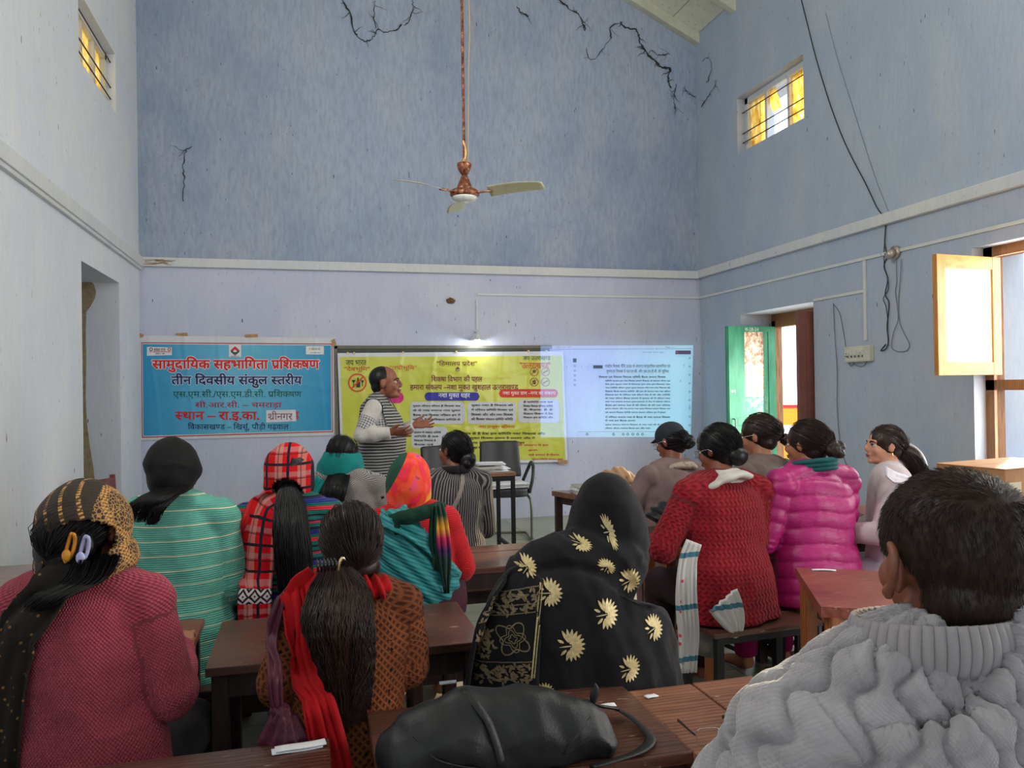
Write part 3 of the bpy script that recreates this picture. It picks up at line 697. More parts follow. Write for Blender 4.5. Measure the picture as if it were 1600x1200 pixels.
# ---- projected document page: light thrown on wall and banner edge
pj = tag(mk('projected_page', wall_grid([(842, 541), (1079, 540), (1075, 682), (842, 683)], 20, 12, lambda x, z: .066), None), 'pale blue projected document page shining on the back wall beside the yellow banner', 'projection')
t = NT('projector_light'); _n = t.t.nodes; _n.remove(t.b); em = t.n('ShaderNodeEmission'); tr = t.n('ShaderNodeBsdfTransparent'); ad = t.n('ShaderNodeAddShader')
_s = t.sep(t.obj()); g = t.add(t.mul(t.add(_s[0], -2.6), .5), t.mul(t.add(_s[2], -.83), -.35)); t.put(em.inputs[0], t.ramp(g, [(.0, rgb(150, 180, 235)), (.45, rgb(165, 225, 236)), (.8, rgb(150, 225, 240))]))
em.inputs[1].default_value = .42; tr.inputs[0].default_value = (.85, .88, .92, 1); t.t.links.new(em.outputs[0], ad.inputs[0]); t.t.links.new(tr.outputs[0], ad.inputs[1]); t.t.links.new(ad.outputs[0], _n['Material Output'].inputs[0])
pj.data.materials.append(t.m)
sp = lambda x, z: .068
GT = rgb(126, 152, 172)
lettering('page_text', 'राष~ट^ीय शिक~षा नीति 2020 के अंतर~गत सामुदायिक सहभागिता एवं', 942, 569, 1043, 576, GT, pj, sp, .01, .002)
lettering('page_text', 'गुणवत~ता शिक~षा में एस.एम.सी. और एस.एम.डी.सी. की भूमिका', 944, 577, 1041, 584, GT, pj, sp, .01, .002)
fine_print('page_text', [(932, 587, 1036, 591.5)] + [(942, 593.5 + k * 5.4, 1043, 597 + k * 5.4) for k in range(9)] + [(942, 642.4, 1036, 646), (942, 649.4, 1043, 653), (942, 655, 989, 658.6), (942, 661.6, 1043, 665), (942, 667, 1012, 670.4)], GT, pj, sp, 11, .002)
shp = lambda nm, pts, c, off=.002: shape2(nm, pts, c, pj, sp, off)
shp('page_icon', [(923.5, 571), (938, 571), (938, 576), (923.5, 576)], rgb(70, 90, 130)); shp('page_icon', [(892, 560.5), (897.5, 560.5), (897.5, 566.5), (892, 566.5)], rgb(90, 106, 150))
for k in range(5): ring('page_icon', 895, 572 + k * 7.4, .9, 1.7, GT, pj, sp, .002)
for k in range(9): ring('page_icon', 1073, 560 + k * 13, .8, 1.5, GT, pj, sp, .002)
for u in (914, 955, 970, 977, 985, 992.5, 1000): ring('page_icon', u, 678, 1, 2, rgb(90, 110, 150), pj, sp, .002)
shp('page_icon', [(1051, 548), (1075, 548), (1075, 554), (1051, 554)], rgb(120, 110, 160)); shp('page_icon', [(1052, 549), (1055, 549), (1055, 553), (1052, 553)], rgb(230, 120, 120), .003)
lettering('page_text', 'File Edit View Sign', 1000, 549.5, 1033, 552.5, GT, pj, sp, 0, .002)
lettering('page_text', 'एस एम सी', 866, 542, 889, 544, GT, pj, sp, 0, .002); lettering('page_text', 'Sign in', 1036, 541.8, 1049, 544.6, GT, pj, sp, 0, .002)
shp('page_rule', [(864, 546), (1078, 545), (1078, 545.6), (864, 546.6)], rgb(130, 160, 190)); shp('page_rule', [(900, 674), (1073, 673.4), (1073, 674), (900, 674.6)], rgb(130, 180, 196))
# ---------------------------------------------------------------- small fittings of the walls
M_CONDUIT = plain('white_conduit', rgb(204, 208, 204), .5, 0, .05, 8)
M_WIRE = plain('black_wire', rgb(30, 30, 34), .5); M_WIREG = plain('grey_wire', rgb(110, 112, 118), .5)
cz = 2.447
c1 = thing('conduit', 'long white electrical conduit running along the right and back walls below the ledge', 'conduit')
x0 = at(745, 467, 1, YB).x
mk('channel', box(x0, XR - .012, YB - .014, YB - .001, cz - .012, cz + .012, .003), M_CONDUIT, c1)
for k in range(6):
    y1 = YB - .014 - k * 1.5; mk('channel', box(XR - .014, XR - .001, y1 - 1.494, y1, cz - .013, cz + .013, .003), M_CONDUIT, c1)
p = at(745, 467, 1, YB); q = at(746, 520, 1, YB)
mk('channel', box(p.x - .010, p.x + .006, YB - .012, YB - .001, q.z + .03, p.z - .012), M_CONDUIT, c1)
c2 = thing('conduit', 'short white conduit dropping down the right wall to the socket board', 'conduit')
ys = at(1352, 410, 0, XR).y
mk('channel', box(XR - .016, XR - .001, ys - .014, ys + .014, at(1352, 532, 0, XR).z, cz - .014, .003), M_CONDUIT, c2)
pz = at(1300, 464, 0, XR); mk('channel', box(XR - .013, XR - .001, ys + .014, at(1272, 470, 0, XR).y, pz.z - .012, pz.z + .012, .003), M_CONDUIT, c2)
# socket board
pz = at(1346, 553, 0, XR)
sb = thing('switchboard', 'cream socket board with a row of switches on the right wall', 'switchboard', (XR, pz.y, pz.z))
M_CREAM = plain('cream_plastic', rgb(200, 198, 184), .4)
mk('box', box(-.05, -.001, -.155, .15, -.065, .065, .006), M_CREAM, sb)
mk('face_plate', box(-.055, -.049, -.145, .14, -.055, .055, .003), M_CREAM, sb)
M_DARK = plain('dark_plastic', rgb(50, 50, 54), .4)
for k in range(5):
    s = mk('switch', box(-.064, -.054, .08 - k * .045, .10 - k * .045, -.03, .02, .002), M_CREAM, sb); mk('slot', box(-.0655, -.0635, .082 - k * .045, .098 - k * .045, -.028, -.012), M_DARK, s)
mk('socket', join(*[box(-.057, -.0545, .108 + dx_, .116 + dx_, -.02 + dz, -.01 + dz) for dx_, dz in ((0, 0), (.016, 0), (.008, .02))]), M_DARK, sb)
# ceiling fan
fz = 2.86; fd = at(726, 300, 1, 5.72)
fan = thing('ceiling_fan', 'rusty brown ceiling fan with pale metal blades on a long rod', 'fan', (fd.x, 5.72, fd.z))
M_RUST = NT('flaking_brown_enamel', .4, .4); _o = M_RUST.obj(); _n = M_RUST.noise(_o, 34, 6, .7)
M_RUST.color(M_RUST.ramp(_n, [(.38, rgb(74, 34, 28)), (.55, rgb(140, 84, 58)), (.68, rgb(196, 150, 110))])); M_RUST.bump(_n, .4, .003); M_RUST = M_RUST.m
M_BLADE = plain('aged_cream_blade', rgb(196, 192, 160), .4, .2, .1, 14)
zt = RIDGE - .4 - fd.z
mk('rod', tube([(0, 0, .22), (0, 0, zt)], .011, 10, 1), M_RUST, fan)
mk('shackle', join(tube([(0, 0, .205), (0, 0, .24)], .018, 10, 1), tube([(.0, 0, .24), (.01, 0, .30), (-.005, 0, .38)], .012, 8, 3)), plain('brass_shackle', rgb(180, 140, 80), .4, .5), fan)
mk('canopy', lathe([(.02, .215), (.052, .212), (.056, .20), (.046, .165), (.03, .135), (.018, .125)], 24), M_RUST, fan, True)
mk('stem_cover', lathe([(.012, .135), (.020, .125), (.034, .095), (.055, .04), (.062, .018), (.058, .01)], 24), M_RUST, fan, True)
mk('motor_housing', lathe([(.05, .02), (.095, .012), (.108, -.004), (.11, -.022), (.10, -.036), (.085, -.044)], 32), M_RUST, fan, True)
mk('bottom_cap', lathe([(.096, -.036), (.094, -.052), (.07, -.070), (.03, -.078), (.004, -.08)], 28), plain('white_cap', rgb(216, 218, 214), .25), fan, True)
for k, a in enumerate((7, 127, 247)):
    ang = math.radians(a + 62 - 60)
    bl = mk('blade', sheet(lambda u, v: (.19 + .42 * u, (v - .5) * (.105 + .035 * math.sin(u * PI * .9)) * (1 if u < .96 else .8), -.012 - (v - .5) * .05 * (1 - .5 * u) + .01 * math.sin(u * 3)), 16, 6, .003), M_BLADE, fan, True)
    bl.rotation_euler = (0, 0, math.radians((-33, 87, 207)[k]))
    mk('blade_arm', box(.09, .22, -.02, .02, -.018, -.008, .003), M_RUST, bl)
tag(mk('cable', tube([(fd.x + .03, 5.72, fd.z + .22), (fd.x + .045, 5.73, fd.z + .9), (fd.x + .06, 5.74, fd.z + 1.25), (fd.x + .05, 5.72, fd.z + 1.8), (fd.x + .085, 5.73, fd.z + 2.4), (fd.x + .05, 5.72, RIDGE - .4)], .0045, 6, 6), plain('faded_flex', rgb(176, 150, 120), .6)), 'thin faded electric cable hanging beside the fan rod', 'cable')
# glowing bulb on the back wall
p = at(746, 530, 1, YB - .12)
bulb = thing('wall_lamp', 'bright bare bulb in a white holder above the yellow banner', 'lamp', (p.x, p.y, p.z))
mk('holder', join(lathe([(.014, .06), (.024, .058), (.024, .03), (.03, .022), (.03, .012)], 18), tube([(0, 0, .06), (0, .05, .075), (0, .118, .09)], .010, 8, 4)), M_CONDUIT, bulb, True)
mk('shade', lathe([(.028, .016), (.06, .004), (.10, -.010), (.101, -.012), (.06, .001), (.028, .012)], 28), plain('white_enamel', rgb(220, 222, 222), .3), bulb, True)
M_GLOW = plain('glowing_glass', (1, 1, 1), .3, 0, 0, 1, 0, .5, 30)
mk('glass', ell((0, 0, -.02), (.030, .030, .042)), M_GLOW, bulb, True)
L = bpy.data.lights.new('bulb_light', 'POINT'); L.energy = 4.5; L.color = (.86, .95, 1); L.shadow_soft_size = .04
o = bpy.data.objects.new('bulb_light', L); COL.objects.link(o); o.parent = bulb; o.location = (0, -.03, -.03)
# unlit round lamp holder on the right-hand conduit
p = at(1393, 394, 0, XR - .05)
rh = thing('lamp_holder', 'round tarnished lamp holder on the right wall conduit', 'lamp', (XR, p.y, p.z))
M_TAR = plain('tarnished_metal', rgb(170, 160, 150), .35, .5, .3, 30)
mk('base', tube([(-.001, 0, 0), (-.03, 0, 0)], .05, 20, 1), M_TAR, rh, True); mk('socket', tube([(-.03, 0, 0), (-.09, -.0, -.03)], [.034, .03], 16, 1), M_TAR, rh, True)
# hanging wires on the right wall
def wall_wire(label, pts, r, mat, nm='wire', off=.012):
    P = []
    for u, v in pts: q = at(u, v, 0, XR - off - .006 * math.sin(u * .7 + v * .3)); P.append(q)
    return tag(mk(nm, tube(P, r, 6, 4), mat), label, 'wire')
wall_wire('black twisted wire sagging down the right wall from the roof to a loop', [(1252, 0), (1262, 40), (1272, 80), (1284, 122), (1298, 166), (1316, 214), (1334, 252), (1352, 286), (1370, 324), (1383, 345), (1382, 380), (1386, 400), (1381, 416), (1387, 436), (1383, 460), (1389, 474), (1386, 510), (1388, 533), (1384, 545), (1376, 548), (1384, 538)], .0045, M_WIRE)
wall_wire('thin second black strand twisted round the sagging wire by the lamp holder', [(1384, 346), (1383, 366), (1381, 396), (1382, 418), (1386, 432), (1388, 452), (1380, 466), (1384, 478), (1387, 500), (1387, 520), (1388, 540)], .003, M_WIRE)
wall_wire('pale grey wire loop hanging under the round lamp holder', [(1400, 400), (1401, 440), (1399, 455), (1402, 480), (1403, 500), (1396, 520), (1393, 542), (1402, 549), (1416, 548), (1421, 538), (1412, 520), (1405, 500), (1404, 470), (1407, 430), (1408, 405)], .003, M_WIREG)
wall_wire('faint thin wire drawn down the upper right wall to the ledge', [(1290, 20), (1308, 90), (1330, 160), (1352, 230), (1372, 290), (1388, 330)], .0018, M_WIREG)
wall_wire('thin grey wire trailing down the right wall beside the door', [(1302, 474), (1304, 520), (1308, 580), (1308, 640), (1314, 700), (1330, 745)], .0035, M_WIREG)
wall_wire('thin grey wire looping from the door corner to the socket board', [(1303, 476), (1312, 490), (1318, 520), (1322, 545), (1326, 566), (1330, 572), (1334, 568)], .0035, M_WIREG)
wall_wire('short grey wire looping under the socket board', [(1331, 562), (1336, 570), (1348, 572), (1354, 566), (1353, 560)], .003, M_WIREG)
# soot-black cobweb strings and creeper roots on the upper walls
M_SOOT = plain('sooty_cobweb', rgb(46, 46, 44), .95, 0, .3, 40)
def root(label, pts, r=.010, seed=0, twigs=5, onx=False, ax=1, val=None):
    rr = random.Random(seed); parts = []
    P = [at(u, v, ax, (YB - .012) if ax == 1 else XR - .012) for u, v in pts]
    Q = cr([list(q) for q in P], 5)
    for q in Q: q += np.array([rr.uniform(-1, 1) * .010, rr.uniform(-1, 1) * .002, rr.uniform(-1, 1) * .010])
    n = len(Q); parts.append(tube([tuple(q) for q in Q], [max(.0015, r * (.35 + .65 * abs(fbm((k * .21, seed, 0), 1, 2) * 2))) for k in range(n)], 5, 1))
    for k in range(twigs):
        q = Q[rr.randrange(n)]; d = np.array([rr.uniform(-1, 1), 0, rr.uniform(-1, .6)]) * rr.uniform(.06, .16)
        if ax == 0: d = d[[1, 0, 2]]
        T = [tuple(q + d * t + np.array([rr.uniform(-1, 1), 0, rr.uniform(-1, 1)]) * .012) for t in (0, .35, .7, 1)]
        parts.append(tube(T, [r * .4, r * .3, r * .2, .001], 4, 2))
    return tag(mk('cobweb_string', join(*parts), M_SOOT), label, 'cobweb')
root('sooty cobweb string hooked at the top left of the back wall', [(536, 0), (546, 20), (554, 48), (562, 60), (575, 64), (585, 56), (590, 46), (600, 50), (615, 48), (628, 38)], .009, 1, 8)
root('short sooty string falling from the roof left of the fan rod', [(586, 0), (584, 20), (588, 44)], .006, 2, 4)
root('sooty string with a knot just left of the fan rod', [(645, 0), (646, 14), (640, 30), (632, 40)], .007, 3, 5)
root('dark diagonal scrap of cobweb right of the fan rod near the roof', [(808, 10), (815, 20), (826, 26)], .010, 4, 3)
root('tangled sooty cobweb hanging from the roof edge right of the fan', [(872, 0), (885, 8), (892, 16), (905, 22), (912, 38), (914, 47)], .009, 5, 9)
root('hooked thin cobweb string in the upper right of the back wall', [(916, 74), (920, 92), (932, 90), (946, 70), (955, 60), (954, 42), (972, 34)], .006, 6, 4)
root('longest thick sooty root creeping down towards the right corner', [(970, 34), (980, 44), (994, 46), (998, 58), (1003, 72), (1012, 84), (1024, 96), (1036, 106), (1047, 108), (1044, 122), (1048, 136)], .013, 7, 16)
root('branching sooty twig right of the thick root', [(1012, 84), (1018, 78), (1024, 84), (1034, 86), (1046, 84)], .005, 8, 6)
root('dangling cobweb threads near the right corner of the back wall', [(1056, 130), (1054, 146), (1053, 160), (1056, 176)], .006, 9, 10)
root('small cobweb threads beside the right corner', [(1070, 136), (1074, 146), (1086, 150)], .005, 10, 8)
root('single vertical sooty streak on the left of the back wall', [(300, 230), (292, 234), (288, 245), (286, 262), (288, 285), (286, 314)], .007, 11, 2)
root('thin cobweb strings on the right wall by the corner', [(1096, 168), (1104, 154), (1114, 140), (1118, 128)], .006, 12, 6, ax=0)
root('faint cobweb strings high on the right wall by the roof', [(1104, 130), (1112, 108), (1106, 90), (1098, 96)], .004, 13, 5, ax=0)

# ---------------------------------------------------------------- benches and desks
M_DESK = wood('worn_dark_desk_wood', rgb(46, 27, 22), rgb(96, 62, 50), .30, 3.2, (1.2, 9, 9), rgb(150, 124, 108))
M_DESKG = wood('grey_worn_desk_wood', rgb(84, 72, 70), rgb(150, 134, 128), .35, 3.2, (1.2, 9, 9), rgb(184, 172, 164))
M_DESKR = wood('reddish_desk_wood', rgb(92, 40, 32), rgb(142, 78, 62), .32, 3.2, (1.2, 9, 9), rgb(176, 140, 120))
M_DESKB = wood('brown_table_wood', rgb(84, 52, 38), rgb(140, 94, 70), .35, 3.0, (1.2, 9, 9), rgb(176, 150, 130))
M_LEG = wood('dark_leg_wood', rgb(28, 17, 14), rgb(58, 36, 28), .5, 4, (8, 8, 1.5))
M_LEGO = wood('orange_lit_leg_wood', rgb(112, 62, 34), rgb(164, 98, 56), .45, 4, (8, 8, 1.5))  # warm light on the legs put into the wood colour
M_STEELB = plain('black_painted_steel', rgb(24, 24, 27), .45, .3, .1, 20)
def desk(label, cx, cy, L, D, z, rz=0, planks=(1,), top=None, leg=None, t=.028, group=None, shelf=True, name='school_desk', lw=.048, nx=1):
    """cx, cy: centre of the top; planks: relative depths from the near edge; nx splits the top along its length"""
    top = top or M_DESK; leg = leg or M_LEG
    r = thing(name, label, 'desk' if name != 'bench' else 'bench', (cx, cy, 0), rz, group)
    s = sum(planks) + .02 * (len(planks) - 1); y = -D / 2
    rr = random.Random(int(cx * 100 + cy * 10))
    for w in planks:
        d = D * w / s
        for k in range(nx):
            a = -L / 2 + L * k / nx + (.002 if k else 0); b = -L / 2 + L * (k + 1) / nx - (.002 if k < nx - 1 else 0); e = rr.uniform(0, .002)
            mk('plank', box(a, b, y, y + d, z - t + e, z + e, .004), top, r)
        y += d + D * .02 / s
    h = z - t; ap = .07
    mk('apron', box(-L / 2 + .03, L / 2 - .03, -D / 2 + .02, -D / 2 + .042, h - ap, h), leg, r); mk('apron', box(-L / 2 + .03, L / 2 - .03, D / 2 - .042, D / 2 - .02, h - ap, h), leg, r)
    mk('apron', box(-L / 2 + .02, -L / 2 + .042, -D / 2 + .042, D / 2 - .042, h - ap, h), leg, r); mk('apron', box(L / 2 - .042, L / 2 - .02, -D / 2 + .042, D / 2 - .042, h - ap, h), leg, r)
    for sx in (-1, 1):
        for sy in (-1, 1):
            x = sx * (L / 2 - .015 - lw / 2); yy = sy * (D / 2 - .012 - lw / 2)
            mk('leg', box(x - lw / 2, x + lw / 2, yy - lw / 2, yy + lw / 2, 0, h, .003), leg, r)
        x = sx * (L / 2 - .015 - lw / 2); mk('stretcher', box(x - .012, x + .012, -D / 2 + .03, D / 2 - .03, .12, .16), leg, r)
    if shelf: mk('footrest', box(-L / 2 + .04, L / 2 - .04, -.03, .03, .13, .155), leg, r)
    return r
def bench(label, cx, cy, L, D, z, rz=0, **k): return desk(label, cx, cy, L, D, z, rz, name='bench', shelf=False, t=.03, lw=.042, **k)
zt = .62
def X(u, v, z): return at(u, v, 2, z)
# left block, from the camera backwards
q = X(515, 1155, zt); desk('dark scratched desk corner at the bottom left behind the pink cardigan', q.x - .62, q.y - .17, 1.24, .36, zt, 0, (1,), None, None)
q0 = X(572, 1113, zt); q1 = X(985, 1083, zt); q2 = X(1175, 1060, zt)
desk('dark desk at the bottom centre under the black bag', (q0.x + q1.x) / 2, q0.y - .21, q1.x - q0.x, .42, zt, 0, (1,), M_DESK, M_LEG)
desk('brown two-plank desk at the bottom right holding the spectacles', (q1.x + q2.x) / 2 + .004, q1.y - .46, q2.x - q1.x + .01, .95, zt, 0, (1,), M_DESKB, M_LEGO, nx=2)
q3 = X(320, 1045, zt); q4 = X(757, 1000, zt); q5 = X(757, 936, zt)
desk('long dark desk in front of the woman in the brown crochet cardigan', (q3.x + q4.x) / 2, (q3.y + q5.y) / 2, q4.x - q3.x, q5.y - q3.y, zt, 0, (1,), None, M_LEG)
q = X(320, 966, zt); n_ = X(305, 1022, zt); desk('dark desk in front of the pink cardigan woman', q.x - .62, (q.y + n_.y) / 2, 1.24, q.y - n_.y, zt, 0, (1,), M_DESKR, M_LEG)
q = X(75, 880, zt); n_ = X(60, 922, zt); rr_ = X(400, 900, zt)
desk('grey weathered plank desk by the left wall in front of the striped sweater', XL + .09 + .62, (q.y + n_.y) / 2, 1.22, q.y - n_.y, zt, 0, (1, 1.1), M_DESKG, M_LEG, )
q = X(858, 846, zt); n_ = X(720, 890, zt); desk('glossy two-plank desk in front of the tie-dye headscarf woman', q.x - .62, (q.y + n_.y) / 2, 1.24, q.y - n_.y, zt, 0, (1.7, .8), None, M_LEG)
q = X(400, 798, zt); n_ = X(360, 815, zt); desk('far dusty desk below the blue banner', q.x - .55, (q.y + n_.y) / 2, 1.3, .40, zt, 0, (1, 1), M_DESKG, M_LEG)
desk('desk in front of the grey herringbone jacket', .30, 4.72, 1.1, .36, zt, 0, (1,), M_DESK, M_LEG)
# benches under the sitters
bz = .37
bench('low bench under the pink cardigan woman', -.68, 2.06, 1.0, .26, bz, 0)
bench('low bench under the brown crochet cardigan woman', .16, 2.12, .62, .24, bz, 0)
bench('low bench under the black embroidered shawl', .86, 2.22, .62, .24, bz, 0)
bench('low bench under the striped sweater and plaid scarf women', -.30, 3.08, 1.3, .24, bz, 0)
bench('low bench under the tie-dye headscarf woman', .62, 3.16, .5, .24, bz, 0)
bench('low bench under the grey jackets in the front row', .48, 4.24, 1.25, .24, bz, 0)
# right block
M_TOPR = M_DESKR
def slab_table(name, label, pts, z, leg, top, t=.035, ap=.06, lw=.045, cat='table', group=None):
    """four-cornered table, pts = near-left, near-right, far-right, far-left on the floor plan"""
    c = sum((Vector(p) for p in pts), Vector((0, 0))) / 4; r = thing(name, label, cat, (c.x, c.y, 0), 0, group)
    P = [Vector(p) - c for p in pts]; mk('tabletop', prism([tuple(p) for p in P], z - t, z), top, r)
    Q = [p * .93 for p in P]
    for k in range(4):
        a, b = Q[k], Q[(k + 1) % 4]; d = (b - a).normalized(); n = Vector((-d.y, d.x)) * .011
        mk('apron', prism([tuple(a + n), tuple(a - n), tuple(b - n), tuple(b + n)], z - t - ap, z - t), leg, r)
        mk('leg', prism([tuple(Q[k] + Vector(o) * lw / 2) for o in ((-1, -1), (1, -1), (1, 1), (-1, 1))], 0, z - t), leg, r)
    a, b = (Q[0] + Q[3]) / 2, (Q[1] + Q[2]) / 2; d = (b - a).normalized(); n = Vector((-d.y, d.x)) * .012
    for k in (0, 1): mk('stretcher', prism([tuple(p) for p in (Q[k] + Vector((.01, 0)), Q[k] - Vector((.01, 0)), Q[3 - k] - Vector((.01, 0)), Q[3 - k] + Vector((.01, 0)))], .12, .15), leg, r)
    return r
def xy(u, v, z): p = X(u, v, z); return Vector((p.x, p.y))
z4 = .68
A, B = xy(1283, 948, z4), xy(1243, 887, z4); dirn = (xy(1365, 952, z4) - A).normalized() * 1.25
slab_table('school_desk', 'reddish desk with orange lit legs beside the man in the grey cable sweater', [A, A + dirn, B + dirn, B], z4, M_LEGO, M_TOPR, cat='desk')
# metal framed stool-bench under the red cardigan and the magenta jacket
sz = .42
def metal_bench(label, x, y, L, D, rz):
    r = thing('metal_bench', label, 'bench', (x, y, 0), rz)
    mk('seat', box(-L / 2, L / 2, -D / 2, D / 2, sz - .02, sz, .004), M_DESK, r)
    for sx in (-1, 1):
        for sy in (-1, 1):
            xx, yy = sx * (L / 2 - .03), sy * (D / 2 - .025)
            mk('leg', box(xx - .016, xx + .016, yy - .016, yy + .016, 0, sz - .02), M_STEELB, r)
        xx = sx * (L / 2 - .03); mk('crossbar', box(xx - .010, xx + .010, -D / 2 + .03, D / 2 - .03, .06, .085), M_STEELB, r)
    for sy in (-1, 1):
        yy = sy * (D / 2 - .025); mk('crossbar', box(-L / 2 + .03, L / 2 - .03, yy - .010, yy + .010, .06, .085), M_STEELB, r)
        mk('crossbar', box(-L / 2 + .03, L / 2 - .03, yy - .010, yy + .010, sz - .05, sz - .02), M_STEELB, r)
    return r
metal_bench('black steel framed bench under the red cable cardigan', 1.83, 3.02, .52, .30, .05)
metal_bench('black steel framed bench under the magenta puffer jacket', 2.40, 3.05, .50, .30, -.12)
metal_bench('black steel framed bench under the white tunic woman', 2.92, 3.02, .44, .30, -.1)
metal_bench('steel framed bench under the grey coat woman', 2.32, 3.72, .5, .28, .15)
metal_bench('steel framed bench under the mauve coat', 2.02, 4.16, .52, .28, .1)
# tables carrying bags and books
z3 = .70
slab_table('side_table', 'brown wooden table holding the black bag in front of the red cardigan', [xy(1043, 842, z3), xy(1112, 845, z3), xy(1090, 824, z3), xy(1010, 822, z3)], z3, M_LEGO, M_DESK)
slab_table('side_table', 'wooden table stacked with newspapers and papers in front of the mauve coat', [(1.86, 4.72), (2.75, 4.62), (2.75, 5.18), (1.66, 5.27)], .70, M_LEG, M_DESKB, ap=.05)
slab_table('teacher_table', 'thin legged table with papers in front of the black office chair', [(.95, 6.08), (1.62, 6.08), (1.62, 6.62), (.95, 6.62)], .75, M_STEELB, M_DESKB, t=.025, ap=.04, lw=.03)
slab_table('side_table', 'low table with white papers by the right-hand window', [(2.95, 3.55), (4.15, 3.2), (4.3, 3.95), (3.15, 4.1)], .68, M_LEG, M_DESKR)
0 and slab_table('school_desk', 'desk with papers at the right edge beyond the grey cable sweater', [xy(1578, 936, .66), xy(1578, 936, .66) + Vector((.75, -.2)), xy(1560, 884, .66) + Vector((.9, -.05)), xy(1560, 884, .66)], .66, M_LEGO, M_DESKB, cat='desk')
slab_table('school_desk', 'dark desk in front of the magenta puffer jacket', [(2.20, 3.40), (2.86, 3.36), (2.88, 3.56), (2.22, 3.60)], .62, M_LEG, M_DESK, cat='desk')
# round stool seen under the side table
st = thing('stool', 'dark round stool behind the bag table', 'stool', (1.42, 4.02, 0))
mk('seat', tube([(0, 0, .43), (0, 0, .46)], .16, 24, 1), M_DESK, st); mk('ring', lathe([(.15, .37), (.16, .37), (.16, .39), (.15, .39)], 24), M_STEELB, st)
for k in range(4): a = PI / 4 + k * PI / 2; mk('leg', tube([(.13 * math.cos(a), .13 * math.sin(a), .43), (.17 * math.cos(a), .17 * math.sin(a), 0)], .012, 8, 1), M_STEELB, st)
# office chairs
M_LEATHER = NT('black_leatherette', .42); M_LEATHER.color(rgb(38, 42, 42)); M_LEATHER.bump(M_LEATHER.noise(M_LEATHER.obj(), 60, 3), .15, .002); M_LEATHER = M_LEATHER.m
M_TUBE = plain('greenish_grey_tube', rgb(116, 118, 104), .35, .5, .1)
def office_chair(label, x, y, rz, z0=.45):
    r = thing('office_chair', label, 'chair', (x, y, 0), rz, None)
    def back(u, v):
        a = (u - .5); w = .40 * (1 - .08 * v); z = z0 + .10 + .34 * v
        return (a * w, .20 + .09 * v * v - .10 * a * a * 2 + .02 * math.sin(v * PI), z)
    V, F = sheet(back, 16, 14, .05); o = mk('backrest', (V, F), M_LEATHER, r, True); b = o.modifiers.new('b', 'BEVEL'); b.width = .018; b.segments = 3; b.limit_method = 'ANGLE'
    bm = bmesh.new(); vs = prism([(.24 * math.copysign(abs(math.cos(a)) ** .55, math.cos(a)), .22 * math.copysign(abs(math.sin(a)) ** .55, math.sin(a)) - .02) for a in [2 * PI * k / 32 for k in range(32)]], z0 - .05, z0 + .03)
    o = mk('seat', vs, M_LEATHER, r); b = o.modifiers.new('b', 'BEVEL'); b.width = .02; b.segments = 3; b.limit_method = 'ANGLE'
    for s in (-1, 1):
        mk('armrest', tube([(s * .22, .17, z0 + .06), (s * .27, .15, z0 + .18), (s * .285, .06, z0 + .24), (s * .285, -.08, z0 + .22), (s * .27, -.15, z0 + .12), (s * .235, -.16, z0 - .02)], [(.016, .02)] * 6, 12, 5, side=(1, 0, 0)), M_LEATHER, r, True)
        mk('leg', tube([(s * .20, .14, z0 - .05), (s * .235, -.12, z0 - .06), (s * .25, -.17, z0 - .14), (s * .25, -.18, .10), (s * .25, -.15, .022), (s * .25, .16, .02)], .0125, 10, 6), M_TUBE, r, True)
    mk('foot_bar', tube([(-.25, .15, .02), (-.2, .22, .02), (.2, .22, .02), (.25, .15, .02)], .0125, 10, 5), M_TUBE, r, True)
    mk('bracket', join(box(-.05, .05, .17, .21, z0 - .05, z0 + .14, .004)), M_STEELB, r)
    return r
pc = at(816, 700, 1, 7.0)
office_chair('black office chair with open arms and newspapers on its seat', pc.x - .14, 7.22, math.radians(-8), .47)
office_chair('black office chair mostly hidden behind the ribbed grey sweater woman', at(698, 706, 1, 7.25).x, 7.25, .1, .44)
office_chair('black office chair hidden behind the standing man', at(611, 706, 1, 7.3).x, 7.3, .1, .44)
# red wooden chair back by the left door
rc = thing('wooden_chair', 'red brown wooden chair in the left door recess', 'chair', (-1.22, 5.80, 0), math.radians(62))
M_RED = wood('red_brown_chair_wood', rgb(84, 34, 34), rgb(120, 56, 52), .45, 4, (8, 8, 1))
for s in (-1, 1):
    mk('back_post', tube([(s * .19, .18, 0), (s * .19, .18, .42), (s * .185, .21, .86)], [(.016, .02)] * 3, 8, 3, side=(1, 0, 0)), M_RED, rc, True); mk('leg', box(s * .19 - .017, s * .19 + .017, -.2, -.166, 0, .42, .003), M_RED, rc)
mk('seat', box(-.21, .21, -.22, .20, .42, .445, .006), M_RED, rc)
for z in (.58, .77): mk('back_rail', box(-.18, .18, .185, .205, z, z + .07, .003), M_RED, rc)
